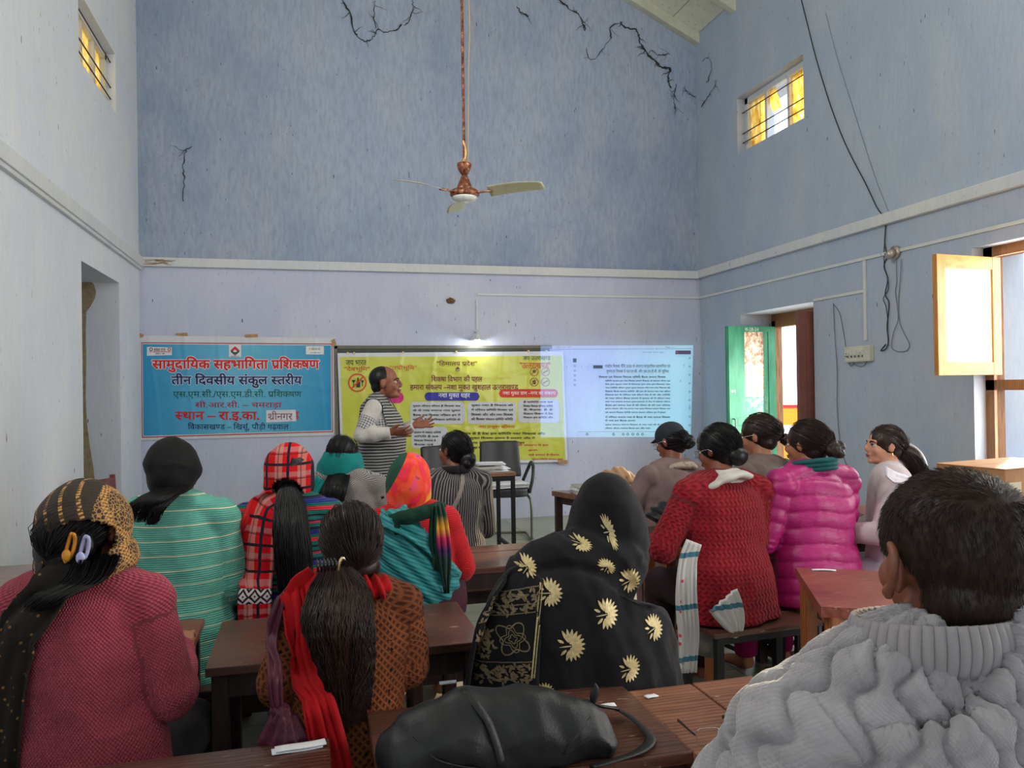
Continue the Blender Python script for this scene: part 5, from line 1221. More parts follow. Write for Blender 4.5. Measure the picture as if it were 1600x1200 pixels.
# ---------------------------------------------------------------- cloth materials
def knit(name, c, kind='plain', c2=None, scale=1.0, rough=.85, st=.5, var=.25):
    """pc-space patterns: u round the body, v up, in metres"""
    t = NT(name, rough, 0, .25); pc = t.attr(); s = t.sep(pc); u, v = s[0], s[1]; n = t.noise(pc, 14, 4); base = t.ramp(n, [(.3, tuple(x * (1 - var) for x in c)), (.75, c)])
    fz = t.noise(t.comb(t.mul(u, 700), t.mul(v, 700), 0), 1, 2)
    col = base; h = fz
    if kind == 'ribs':
        w = t.sin(t.mul(u, 2 * PI / (.0095 * scale))); col = t.mix(t.ramp(w, [(.15, 1.), (.65, 0.)]), base, c2 or tuple(x * .35 for x in c)); h = t.add(w, t.mul(fz, .3))
    elif kind == 'honey':
        a = t.sin(t.mul(u, 2 * PI / (.009 * scale))); b = t.sin(t.mul(v, 2 * PI / (.011 * scale))); w = t.mul(a, b); col = t.mix(t.ramp(w, [(.0, .8), (.35, 0.)]), base, tuple(x * .45 for x in c)); h = t.add(w, t.mul(fz, .3))
    elif kind == 'herring':
        z = t.m2('PINGPONG', t.mul(u, 1 / .02), 1.0); w = t.sin(t.mul(t.add(v, t.mul(z, .010)), 2 * PI / .0075)); col = t.mix(t.ramp(w, [(.4, 0.), (.6, 1.)]), c, c2); h = w
    elif kind == 'rows':
        w = t.sin(t.mul(v, 2 * PI / (.0075 * scale))); h = t.add(w, t.mul(fz, .4))
    elif kind == 'cable':
        w1 = t.sin(t.add(t.mul(u, 2 * PI / (.022 * scale)), t.mul(t.sin(t.mul(v, 2 * PI / .034)), 1.3))); w2 = t.sin(t.mul(v, 2 * PI / .017)); h = t.add(w1, t.add(t.mul(w2, .35), t.mul(fz, .4)))
        col = t.mix(t.ramp(w1, [(.1, .55), (.5, 0.)]), base, tuple(x * .45 for x in c))
    t.color(col); t.bump(h, st, .003); t.b.inputs['Sheen Weight'].default_value = .08
    return t, col, u, v
def kmat(*a, **k): return knit(*a, **k)[0].m
def stripes(t, v, period, stops, phase=0.0):
    f = t.m2('FRACT', t.mul(t.add(v, phase), 1 / period)); return t.ramp(f, stops, 'CONSTANT')
# ================================================================ the people
M_SALW = plain('dark_trouser_cloth', rgb(40, 34, 40), .8, 0, .2, 20)
# ---- the standing speaker
def speaker():
    f = Fig('standing man in striped grey vest and white sweater speaking with both palms raised', 592, 5.5, 567, seat=.86, rz=-PI / 2 - .22, head_u=604, turn=.05, nod=-.02, lean=.02, sw=.185, w=1.03, skin=SK2, vhead=640, hs=1.0)
    # standing proportions: trunk .86-1.6
    s = f.s = .93; top = 1.585
    f.pel = Vector((0, 0, .90)); f.wai = Vector((0, .015, 1.03)); f.che = Vector((0, .0, 1.19)); f.upc = Vector((0, -.01, 1.29)); f.nek = Vector((0, .0, 1.365)); f.hd = Vector((0, .050, 1.472))
    f.sh = {k: Vector((k * .185, -.015, 1.30)) for k in (-1, 1)}
    f.HM = Matrix.Translation(f.hd) @ Matrix.Rotation(-.02, 4, 'Z') @ Matrix.Rotation(.03, 4, 'X') @ Matrix.Scale(1.03, 4)
    f.el = {1: Vector((.25, -.085, 1.125)), -1: Vector((-.23, .02, 1.09))}; f.ha = {1: Vector((.235, .115, 1.140)), -1: Vector((-.19, .235, 1.165))}
    f.knee = {k: Vector((k * .10, .02, .47)) for k in (-1, 1)}; f.ank = {k: Vector((k * .11, -.01, .08)) for k in (-1, 1)}
    ti = f.torso
    def torso(o=0.0, hem=None, bell=1.0):
        P = [f.pel, (0, .01, .98), (0, .02, 1.07), (0, .005, 1.19), (0, -.01, 1.28), (0, -.005, 1.345)]; R = [(.175, .125), (.178, .140), (.175, .145), (.178, .132), (.165, .105), (.075, .068)]
        P = [Vector(p) for p in P]; R = [(a + o, b + o) for a, b in R]
        if hem is not None: P.insert(0, Vector((0, 0, hem))); R.insert(0, (R[0][0] * 1.04, R[0][1] * 1.1))
        return tube(P, R, 28, 5, side=(1, 0, 0))
    f.torso = torso
    rR = Matrix(((0, 0, 0), (0, 0, 0), (0, 0, 0)))
    def frame(fwd, back):                             # columns x, y (fingers), z (back of hand)
        y = Vector(fwd).normalized(); z = (Vector(back) - y * Vector(back).dot(y)).normalized(); x = y.cross(z); return Matrix((x, y, z)).transposed()
    RR = frame((.25, 1, -.02), (.75, .1, -.62)); RL = frame((-.25, 1, .12), (-.6, -.1, -.5))
    f.body(.0052, True, .30, (RL, RR), .22); f.face()
    wh, _c, u, v = knit('white_sweater_knit', rgb(206, 200, 196), 'rows', scale=1)
    pcz = wh.attr(); sep = wh.sep(pcz); band = wh.mul(wh.m2('GREATER_THAN', v, 1.13), wh.m2('LESS_THAN', v, 1.225))
    dia = wh.mul(wh.sin(wh.mul(wh.add(u, v), 190)), wh.sin(wh.mul(wh.add(u, wh.mul(v, -1)), 190)))
    wh.color(wh.mix(wh.mul(band, wh.ramp(dia, [(.05, 0.), (.12, .9)])), _c, rgb(84, 96, 112)))
    f.garment('sweater', f.arm(-1, .014, .01) + f.arm(1, .014, .01) + f.shoulders(.006) + [f.torso(.004)], wh.m, .007, .007)
    vs, _c, u, v = knit('striped_vest_knit', rgb(186, 182, 172), 'plain')
    sz = vs.sep(vs.obj())[2]; f_ = vs.m2('FRACT', vs.mul(vs.add(sz, vs.mul(vs.noise(vs.obj(), 6, 2), .012)), 1 / .020)); vs.color(vs.ramp(f_, [(0, rgb(54, 56, 60)), (.55, rgb(66, 68, 72)), (.64, rgb(176, 172, 162)), (.86, rgb(176, 172, 162)), (.95, rgb(60, 62, 66))])); vs.bump(f_, .5, .004)
    def vest_cut(V): return (np.abs(V[:, 0]) > .178 + np.maximum(0, 1.12 - V[:, 2]) * .5) & (V[:, 2] > 1.08)
    f.garment('vest', [f.torso(.022, .74)] + f.shoulders(.014) + [tube([f.nek - Vector((0, 0, .03)), f.nek + Vector((0, -.004, .035))], [.082, .066], 24, 2)], vs.m, .007, .008, cut=vest_cut)
    mk('zip_placket', tube([(0, .165, .80), (.004, .172, .95), (.004, .178, 1.07), (.0, .152, 1.2), (0, .112, 1.3), (0, .072, 1.37)], [(.010, .004)] * 6, 8, 4, side=(1, 0, 0)), plain('vest_placket', rgb(70, 84, 92), .6), f.root, True)
    mk('pocket_trim', tube([(.150, .075, .90), (.153, .072, .98)], [(.004, .006)] * 2, 8, 2), plain('pocket_trim', rgb(160, 156, 130), .6), f.root)
    f.garment('trousers', f.legs(.02, False) + [tube([f.pel - Vector((0, 0, .12)), f.pel + Vector((0, 0, .04))], [(.175, .13), (.175, .125)], 20, 2, side=(1, 0, 0))], M_SALW, .012, .008); f.shoes()
    # short black hair round a high forehead
    V, F, N = solid([xf(ell((0, -.026, .034), (.0815, .088, .082), None, 28, 18), f.HM), xf(ell((0, -.055, -.02), (.066, .046, .052)), f.HM)], .006, 3)
    Mi = f.HM.inverted(); Vh = np.array([list(Mi @ Vector(p)) for p in V])
    cut = ((Vh[:, 1] > .020) & (Vh[:, 2] > .075)) | (Vh[:, 1] > .045) | ((Vh[:, 1] > .004) & (Vh[:, 2] < .028)) | ((Vh[:, 1] > -.028) & (Vh[:, 2] < .022) & (Vh[:, 2] > -.04) & (np.abs(Vh[:, 0]) > .05)) 
    keep = ~cut; idx = -np.ones(len(V), int); idx[keep] = np.arange(keep.sum())
    f.hair = mk('hair', (V[keep], [tuple(idx[i] for i in q) for q in F if all(keep[i] for i in q)]), H_BLACK, f.root, True)
    return f
speaker()
S_ = lambda f, x, y, z: Vector((x, y, z))
def smat(name, c, pat=None, rough=.85, c2=None, bumpf=None, alpha=None):
    """printed or woven cloth in object space"""
    t = NT(name, rough, 0, .25); o = t.obj(); n = t.noise(o, 16, 4); t.color(t.ramp(n, [(.3, tuple(x * .75 for x in c)), (.75, c)])); t.bump(t.noise(o, 350, 2), .25, .002)
    t.b.inputs['Sheen Weight'].default_value = .03; return t
# ---- woman in pink honeycomb cardigan, patterned scarf over the head
def pink():
    f = Fig('woman in pink textured cardigan with brown patterned scarf and two hair clips', 138, 1.97, 766, .38, -.22, 135, turn=-.15, lean=.03, sw=.165, w=.98, vhead=900, up=.0,
            elbL=(-.215, .03, .66), handL=(-.13, .26, .68), elbR=(.198, .02, .665), handR=(.12, .27, .70))
    f.body(hands=True).face(); f.sweater(kmat('pink_knit', rgb(206, 84, 104), 'honey', st=.8), .018, name='cardigan', fold=.012, neck=.03, seed=2, bell=1.08); f.trousers(smat('dark_kurta', rgb(40, 36, 40)).m)
    hair = f.hair_cap(H_BLACK, extra=[xf(ell((-.01, -.075, -.035), (.082, .06, .075)), f.HM)], r=(.084, .100, .090))
    f.strands(H_BLACK, f.comb((-.02, -.13, -.05), 260, 3))
    t = NT('brown_patterned_scarf', .8); o = t.mapping(t.obj(), (1, 1, 1), (0, math.radians(20), 0)); s = t.sep(o)
    b = t.m2('FRACT', t.mul(s[0], 1 / .040)); dots = t.mul(t.sin(t.mul(s[2], 600)), t.sin(t.mul(s[1], 420))); band = t.mul(t.m2('GREATER_THAN', b, .62), t.m2('LESS_THAN', b, .86))
    c = t.mix(t.noise(t.obj(), 60, 3), rgb(34, 27, 22), rgb(64, 50, 38)); g = t.mix(t.ramp(dots, [(0, 0.), (.2, 1.)]), rgb(84, 60, 34), rgb(206, 152, 84)); c = t.mix(band, c, g)
    side = t.m2('GREATER_THAN', t.sep(t.obj())[0], f.hd.x + .062); fl = t.vor(o, 95, 'DISTANCE_TO_EDGE'); c = t.mix(t.mul(side, t.ramp(fl, [(.05, .8), (.12, 0.)])), c, rgb(190, 140, 78)); t.color(c); t.bump(dots, .3, .002)
    sm = t.m
    def cut(V):
        a, zc = f.px(112, 880, -.08); r = ((V[:, 0] - a) / .082) ** 2 + ((V[:, 2] - zc) / .092) ** 2
        Mi = f.HM.inverted(); q = np.array([list(Mi @ Vector(p)) for p in V]); fr = (q[:, 1] > .10) & (q[:, 2] < .07) & (np.abs(q[:, 0]) < .065)
        return ((V[:, 1] < f.hd.y + .02) & (r < 1) & (V[:, 0] < f.px(150, 880, -.08)[0])) | fr
    hood = [xf(ell((0, -.010, .016), (.112, .124, .124), None, 30, 20), f.HM), f.rows([(70, 204, 850), (64, 210, 885), (96, 200, 922)], [f.hd.y - .02, f.hd.y - .02, f.hd.y - .01], [.112, .112, .095])]
    o_ = f.garment('head_scarf', hood, sm, .0075, .007, 3, cut=cut, seed=4, label='brown scarf with gold woven bands'); m = o_.modifiers.new('s', 'SOLIDIFY'); m.thickness = .005; m.offset = 0
    t2 = smat('dark_scarf_end', rgb(44, 38, 32)); oo = t2.obj(); v1 = t2.vor(oo, 46); t2.color(t2.mix(t2.ramp(v1, [(.12, 1.), (.2, 0.)]), rgb(40, 35, 30), rgb(150, 106, 50)))
    bt = f.tree()
    P = [f.px(*q, -.10) for q in ((108, 915), (74, 935), (40, 975), (14, 1030), (2, 1100), (-6, 1200))]
    f.strip('scarf_end', t2.m, bt, [(P[0][0], P[0][1]), (P[1][0], P[1][1]), (P[2][0], P[2][1]), (P[3][0], P[3][1], -.10), (P[4][0], P[4][1], -.10), (P[5][0], P[5][1], -.10)], [.03, .05, .055, .06, .06, .06], off=.014, fold=.010, seed=1)
    hp = [f.px(*q, -.12) for q in ((130, 880), (112, 915), (82, 932), (50, 960))]
    f.strands(H_BLACK, f.fall([(hp[0][0], f.hd.y - .12, hp[0][1]), (hp[1][0], f.hd.y - .125, hp[1][1]), (hp[2][0], -.13, hp[2][1]), (hp[3][0], -.12, hp[3][1])], [(.05, .04), (.05, .03), (.04, .02), (.02, .012)], 300, 5), .0013)
    for (u, v, c, nm) in ((107, 856, rgb(214, 140, 40), 'orange butterfly hair clip'), (129, 860, rgb(176, 176, 214), 'lavender butterfly hair clip')):
        x, z = f.px(u, v, f.hd.y - .14); tl = .28; L = []
        L.append(tube([(x + math.sin(a) * .0085 + (z_ := math.cos(a)) * 0 + tl * math.cos(a) * .03, f.hd.y - .140 + .01 * abs(math.sin(a)), z + math.cos(a) * .034) for a in [2 * PI * k / 14 for k in range(15)]], [(.0045, .0045)] * 15, 8, 1))
        o1 = mk('hair_clip', join(*L, ell((x - .004, f.hd.y - .142, z - .018), (.011, .008, .015))), plain('clip_plastic', c, .35), f.hair, True); o1['label'] = nm
    return f
P1 = pink()
# ---- woman in green striped sweater
def green():
    f = Fig('woman in sea green sweater with thin cream stripes and black head covering', 277, 2.95, 690, .38, -.10, 270, turn=-.55, lean=.05, sw=.165, w=1.0, vhead=760, up=.015,
            elbL=(-.185, .04, .67), handL=(-.10, .26, .68), elbR=(.180, .05, .665), handR=(.12, .26, .66))
    t, c, u, v = knit('green_knit', rgb(106, 184, 166), 'rows'); fr = t.m2('FRACT', t.mul(t.add(v, t.mul(t.noise(t.attr(), 5, 2), .008)), 1 / .052)); t.color(t.mix(t.ramp(fr, [(0, 0.), (.01, 1.), (.085, 0.)], 'CONSTANT'), c, rgb(222, 216, 178)))
    f.body().face(); f.sweater(t.m, .018, fold=.009, neck=.01, seed=7, hem=.36, bell=1.06)
    f.trousers(smat('dark_green_salwar', rgb(28, 84, 72)).m)
    V = f.rows([(252, 290, 695), (236, 308, 712), (228, 316, 735), (229, 312, 752), (240, 305, 768), (250, 300, 778)], [f.hd.y] * 3 + [f.hd.y - .02, f.hd.y - .03, f.hd.y - .03], [.05, .10, .122, .11, .09, .06])
    f.hair = None
    def cut(V): 
        Mi = f.HM.inverted(); q = np.array([list(Mi @ Vector(p)) for p in V]); return (q[:, 1] > .055) & (q[:, 2] < .07) & (q[:, 2] > -.10) & (np.abs(q[:, 0]) < .075)
    hm = smat('black_head_cloth', rgb(9, 13, 12), rough=.75).m
    o = f.garment('head_scarf', [V, xf(ell((0, -.012, .03), (.088, .104, .097)), f.HM)], hm, .0075, .010, 3, cut=cut, seed=9); m = o.modifiers.new('s', 'SOLIDIFY'); m.thickness = .004; f.hair = o
    hp = [f.px(*q, -.12) for q in ((262, 765), (240, 778), (222, 795), (212, 820))]
    f.strands(H_BLACK, f.fall([(hp[0][0], f.hd.y - .10, hp[0][1]), (hp[1][0], -.125, hp[1][1]), (hp[2][0], -.14, hp[2][1]), (hp[3][0], -.14, hp[3][1])], [(.05, .02), (.055, .018), (.05, .015), (.035, .01)], 420, 6, .012, ends=.6), .0012, 'hair_strands')
    hp = [f.px(*q, -.12) for q in ((268, 765), (254, 785), (243, 805), (238, 822))]
    f.strands(H_BLACK, f.fall([(hp[0][0], f.hd.y - .10, hp[0][1]), (hp[1][0], -.125, hp[1][1]), (hp[2][0], -.14, hp[2][1]), (hp[3][0], -.14, hp[3][1])], [(.04, .02), (.03, .018), (.02, .015), (.012, .01)], 260, 16, .010, ends=.4), .0012, 'hair_strands')
    return f
P2 = green()
# ---- plaid
def plaidm(name, mode='obj'):
    t = NT(name, .85, 0, .2); s = t.sep(t.attr() if mode == 'pc' else t.obj()); x, z = s[0], s[1 if mode == 'pc' else 2]
    def bands(v, per, ph): return t.m2('FRACT', t.add(t.mul(v, 1 / per), ph))
    bx, bz = bands(x, .085, .1), bands(z, .095, .35)
    c = t.mix(t.m2('GREATER_THAN', bz, .80), rgb(196, 14, 24), rgb(186, 96, 96)); c = t.mix(t.mul(t.m2('GREATER_THAN', bx, .66), .35), c, rgb(206, 170, 150))
    c = t.mix(t.m2('LESS_THAN', t.m2('ABSOLUTE', t.add(bx, -.25)), .06), c, rgb(30, 26, 40)); c = t.mix(t.m2('LESS_THAN', t.m2('ABSOLUTE', t.add(bz, -.30)), .055), c, rgb(34, 26, 38))
    c = t.mix(t.mul(t.m2('LESS_THAN', t.m2('ABSOLUTE', t.add(bz, -.72)), .03), .7), c, rgb(50, 30, 40)); c = t.mix(t.mul(t.m2('LESS_THAN', t.m2('ABSOLUTE', t.add(bx, -.8)), .03), .6), c, rgb(50, 40, 70))
    return t, c, s
def tail(f, pts, ys, rads, n, mat, seed, r=.0012, wave=.008, core=True, ends=.35):
    hp = [f.px(*q, y) for q, y in zip(pts, ys)]; G = [(a[0], y, a[1]) for a, y in zip(hp, ys)]
    if core: mk('hair_tail', tube(G, [(a * .62, b * .6) for a, b in rads], 16, 5, side=(1, 0, 0)), mat, f.hair, True)
    f.strands(mat, f.fall(G, rads, n, seed, wave, ends=ends), r)
def plaid():
    f = Fig('woman in red plaid headscarf with long black ponytail and teal striped sweater', 446, 3.1, 698, .38, -.12, 453, turn=-.1, lean=.05, sw=.16, w=.98, vhead=760, up=.015)
    t, c, u, v = knit('striped_teal_knit', rgb(16, 108, 96), 'rows'); f1 = t.m2('FRACT', t.mul(v, 1 / .115))
    K = rgb(10, 96, 90)
    t.color(t.mix(t.m2('LESS_THAN', t.attr() and t.m2('ABSOLUTE', t.sep(t.attr())[2]), .5), c, t.ramp(f1, [(0, K), (.10, rgb(20, 22, 40)), (.17, K), (.30, rgb(206, 40, 50)), (.42, K), (.52, rgb(34, 44, 120)), (.68, rgb(18, 20, 34)), (.76, K), (.88, rgb(190, 34, 60)), (.95, rgb(20, 24, 60))], 'CONSTANT')))
    f.body().face(); f.sweater(t.m, .016, fold=.008, seed=3); f.trousers(M_SALW)
    tm, c, s = plaidm('red_plaid'); tm.color(c)
    V = f.rows([(432, 468, 699), (418, 482, 710), (412, 490, 728), (413, 492, 750), (417, 490, 770), (428, 484, 788)], [f.hd.y] * 3 + [f.hd.y - .01, f.hd.y - .015, f.hd.y - .01], [.05, .10, .118, .118, .105, .08])
    def cut(V):
        a, zc = f.px(447, 778); r = ((V[:, 0] - a) / .065) ** 2 + ((V[:, 2] - zc) / .075) ** 2
        return ((V[:, 1] < f.hd.y) & (r < 1)) | ((V[:, 1] > f.hd.y + .07) & (V[:, 2] < f.hd.z + .07))
    o = f.garment('head_scarf', [V, xf(ell((0, -.012, .03), (.088, .104, .097)), f.HM)], tm.m, .0075, .008, 3, cut=cut, seed=5); m = o.modifiers.new('s', 'SOLIDIFY'); m.thickness = .004
    f.hair_cap(H_BLACK, r=(.080, .094, .085))
    tail(f, ((449, 752), (452, 780), (455, 830), (460, 890), (466, 960), (468, 1010)), [f.hd.y - .085, f.hd.y - .125, -.135, -.155, -.16, -.15], [(.020, .012), (.050, .032), (.062, .035), (.060, .03), (.052, .025), (.03, .015)], 1500, H_BLACK, 8, .0016, .012)
    ts, c, s = plaidm('red_plaid_shawl', 'pc'); v = s[1]; bd = ts.mul(ts.m2('LESS_THAN', v, -.345), ts.m2('GREATER_THAN', v, -.395))
    dm = ts.add(ts.m2('PINGPONG', ts.mul(s[0], 1 / .022), 1.0), ts.m2('ABSOLUTE', ts.mul(ts.add(v, .37), 1 / .022))); k = ts.m2('PINGPONG', ts.mul(dm, 2.2), 1.0)
    c = ts.mix(bd, c, ts.mix(ts.ramp(k, [(.45, 0.), (.5, 1.)]), rgb(26, 22, 30), rgb(200, 184, 186))); ts.color(c); bt = f.tree()
    P = [f.px(*q, -.11) for q in ((432, 785), (412, 800), (404, 840), (402, 890), (402, 940), (402, 985))]
    f.strip('shawl_end', ts.m, bt, [P[0], P[1], P[2], P[3], (P[4][0], P[4][1], -.155), (P[5][0], P[5][1], -.15)], [.05, .055, .06, .06, .06, .06], off=.010, fold=.006, seed=2)
    P = [f.px(*q) for q in ((398, 786), (385, 812), (382, 830))]
    f.strip('shawl_fold', plain('red_wool', rgb(200, 24, 30), .85), bt, P, [.014, .012, .010], off=.008, nu=4)
    return f
P3 = plaid()
# ---- herringbone jacket, teal cowl
def cowl():
    f = Fig('woman in grey herringbone jacket with teal scarf round the back of her head', 546, 4.2, 682, .40, -.35, 537, turn=-.1, lean=.05, sw=.165, w=1.10, vhead=740, up=.01)
    t, c, u, v = knit('herringbone_wool', rgb(150, 144, 140), 'herring', rgb(60, 56, 58)); sq = t.mul(t.m2('LESS_THAN', t.m2('ABSOLUTE', t.add(u, -.055)), .006), t.m2('GREATER_THAN', t.m2('FRACT', t.mul(v, 1 / .047)), .72)); t.color(t.mix(sq, c, rgb(16, 14, 16)))
    f.body().face(); f.sweater(t.m, .022, fold=.008, name='jacket', seed=5, neck=.02); f.trousers(M_SALW)
    f.hair_cap(H_BLACK, r=(.080, .094, .088)); f.strands(H_BLACK, f.comb((0, -.10, -.05), 200, 4))
    tm = smat('teal_scarf', rgb(18, 128, 126)).m
    V = f.rows([(508, 562, 706), (500, 568, 722), (494, 570, 738), (498, 566, 750)], [f.hd.y - .01, f.hd.y - .01, f.hd.y - .01, f.hd.y], [.108, .118, .112, .09])
    def cut(V): return (V[:, 1] > f.hd.y + .055) & (V[:, 2] > f.hd.z - .11)
    f.garment('scarf', [V], tm, .0075, .006, 2, cut=cut)
    tail(f, ((530, 742), (524, 762), (518, 790), (514, 815)), [f.hd.y - .12, -.12, -.135, -.13], [(.06, .02), (.065, .02), (.06, .018), (.04, .012)], 380, H_BLACK, 9, .0015)
    P = [f.px(*q) for q in ((506, 748), (496, 775), (492, 800))]; f.strip('scarf_end', tm, f.tree(), P, [.03, .028, .028], off=.01)
    return f
P4 = cowl()
# ---- tie-dye headscarf, teal dupatta, red sweater
def tiedye():
    f = Fig('woman in tie-dye headscarf and red sweater with a teal shawl wrapped diagonally', 658, 3.27, 714, .38, -.05, 641, turn=.1, lean=.05, sw=.158, w=.92, vhead=770, up=.0, elbR=(.172, .04, .66), elbL=(-.18, .04, .66))
    f.body().face(); f.sweater(kmat('red_knit', rgb(204, 26, 36), 'rows'), .016, seed=6); f.trousers(smat('maroon_salwar', rgb(66, 26, 38)).m)
    t = NT('tie_dye_cloth', .7, 0, .3); o = t.obj(); n1 = t.noise(o, 7, 3, .5, 1.5); n2 = t.noise(t.mapping(o, (1, 1, 1), (0, 0, 0), (3, 1, 2)), 16, 2, .4, .5); s = t.sep(o)
    c = t.ramp(n1, [(.30, rgb(236, 30, 110)), (.44, rgb(232, 44, 40)), (.54, rgb(240, 84, 40)), (.62, rgb(240, 70, 120)), (.70, rgb(120, 40, 130))]); c = t.mix(t.ramp(n2, [(.66, 0.), (.70, 1.)]), c, rgb(20, 70, 60)); c = t.mix(t.ramp(t.noise(o, 9, 1), [(.62, 0.), (.70, .8)]), c, rgb(226, 170, 50))
    x0, _ = f.px(618, 760); x1, z1 = f.px(640, 725)
    gm = t.m2('LESS_THAN', t.add(s[0], t.mul(s[2], -.55)), x0 - .55 * z1 + .035); t.color(t.mix(gm, c, rgb(14, 66, 48))); t.b.inputs['Sheen Weight'].default_value = .04
    V = f.rows([(626, 660, 715), (612, 668, 728), (604, 673, 748), (603, 674, 770), (606, 671, 790), (616, 664, 806)], [f.hd.y] * 3 + [f.hd.y - .015, f.hd.y - .02, f.hd.y - .01], [.05, .10, .118, .116, .10, .07])
    def cut(V): return (V[:, 1] > f.hd.y + .075) & (V[:, 2] < f.hd.z + .06)
    f.garment('head_scarf', [V, xf(ell((0, -.012, .03), (.088, .104, .097)), f.HM)], t.m, .0075, .009, 3, cut=cut, seed=8)
    gr = smat('dark_green_cloth', rgb(14, 56, 42)).m
    kx, kz = f.px(636, 800)
    V, F, N = solid([tube([(f.px(604, 805)[0], -.10, f.px(604, 805)[1]), (kx - .02, -.15, kz), (f.px(660, 792)[0], -.15, f.px(660, 792)[1]), (f.px(690, 782)[0], -.10, f.px(690, 782)[1])], [(.012, .02), (.035, .03), (.03, .03), (.012, .016)], 14, 5),
                     ell((kx, -.155, kz), (.05, .03, .03)), tube([(kx - .03, -.15, kz), (kx - .05, -.15, kz - .05), (kx - .04, -.14, kz - .08)], [.02, .018, .006], 10, 4)], .007, 2)
    V = V + N * np.array([.006 * fbm(p * 25, 1, 2) for p in V])[:, None]; mk('scarf_knot', (V, F), gr, f.root, True)
    tl = NT('rainbow_tail', .7); zz = tl.sep(tl.obj())[2]; z0 = f.px(690, 785)[1]; tl.color(tl.ramp(tl.m2('MULTIPLY', tl.add(zz, -z0 + .34), 1 / .34), [(0, rgb(12, 44, 36)), (.40, rgb(14, 52, 40)), (.52, rgb(70, 26, 90)), (.66, rgb(200, 30, 90)), (.78, rgb(232, 170, 40)), (.92, rgb(14, 66, 48))]))
    bt = f.tree(); P = [f.px(*q, -.16) for q in ((686, 786), (690, 820), (694, 870), (697, 925))]
    f.strip('scarf_tail', tl.m, bt, [(P[0][0], P[0][1], -.15), (P[1][0], P[1][1], -.165), (P[2][0], P[2][1], -.17), (P[3][0], P[3][1], -.17)], [.018, .024, .024, .008], fold=.008, nu=8)
    P = [f.px(*q, -.165) for q in ((678, 790), (676, 840), (682, 890))]; f.strip('scarf_tail', gr, bt, [(p[0], p[1], -.165) for p in P], [.010, .014, .008], fold=.006, nu=5)
    td = smat('teal_dupatta', rgb(52, 148, 148), rough=.5); oo = td.obj(); ss = td.sep(oo); w = td.sin(td.mul(td.add(ss[2], td.mul(ss[0], .45)), 420)); td.color(td.mix(td.ramp(w, [(.3, 0.), (.8, .55)]), rgb(54, 144, 146), rgb(26, 92, 104))); td.bump(w, .3, .003)
    L = [f.rows([(598, 646, 797), (588, 664, 812), (583, 680, 835), (583, 694, 862), (585, 712, 890), (592, 722, 915), (610, 700, 935)], [.0, -.01, -.015, -.01, -.005, .0, .0], [.075, .13, .155, .165, .175, .18, .16])]
    def cut2(V):
        xa, za = f.px(646, 800); xb, zb = f.px(722, 893); k = (zb - za) / (xb - xa); return (V[:, 2] > za + k * (V[:, 0] - xa)) | (V[:, 1] > .12)
    def dsp(V, pc): return .005 * np.sin((V[:, 2] * 1.0 + V[:, 0] * .75) * 95 + 3 * np.sin(V[:, 0] * 9))
    o = f.garment('shawl', L, td.m, .0075, .010, 2, cut=cut2, disp=dsp, seed=12); m = o.modifiers.new('s', 'SOLIDIFY'); m.thickness = .005
    P = [f.px(*q, -.12) for q in ((600, 812), (630, 826), (664, 852), (694, 886), (708, 900))]; f.strip('shawl_fold', td.m, f.tree(o, f.top), P, [.02, .026, .028, .022, .012], off=.012, fold=.008, label='bunched upper edge of the shawl')
    mk('skirt_cloth', f.rows([(640, 726, 905), (630, 730, 925), (625, 728, 950)], [0, .02, .02], [.17, .19, .18], 24, 3), smat('maroon_check_cloth', rgb(70, 30, 44)).m, f.root, True)
    return f
P5 = tiedye()
# ---- grey ribbed sweater with bun
def ribbed():
    f = Fig('woman in grey ribbed sweater with a black hair bun and a shoulder strap', 706, 4.4, 676, .40, .12, 708, turn=.55, lean=.06, sw=.165, w=1.02, vhead=740, up=-.005, skin=SK2)
    f.body().face(); f.sweater(kmat('ribbed_grey_knit', rgb(136, 130, 126), 'ribs', rgb(44, 42, 46), 1.7), .016, seed=9, fold=.006, hem=.33); f.trousers(smat('crimson_salwar', rgb(120, 18, 40)).m)
    f.hair_cap(H_BLACK, r=(.082, .098, .092)); f.strands(H_BLACK, f.comb((.0, -.115, -.05), 260, 5))
    b = f.HM @ Vector((.0, -.115, -.055)); V, F, N = solid([ell(b, (.048, .040, .052)), ell(b + Vector((.012, -.02, .01)), (.03, .03, .036)), ell(b + Vector((-.01, -.02, -.02)), (.03, .026, .03))], .006, 2); mk('hair_bun', (V, F), H_BLACK, f.hair, True)
    mk('collar', tube([f.nek + Vector((.088 * math.sin(a), -.078 * math.cos(a) - .005, .012 + .012 * math.cos(a))) for a in [2 * PI * k / 12 for k in range(13)]], [(.022, .007)] * 13, 10, 2, side=(0, 0, 1)), smat('black_collar', rgb(34, 32, 36)).m, f.root, True)
    P = [f.px(*q) for q in ((722, 742), (712, 768), (700, 792), (686, 815), (672, 840))]; f.strip('bag_strap', plain('grey_strap', rgb(128, 118, 112), .7), f.tree(), P, [.012] * 5, off=.004, fold=.0, nu=3, th=.003)
    return f
P6 = ribbed()
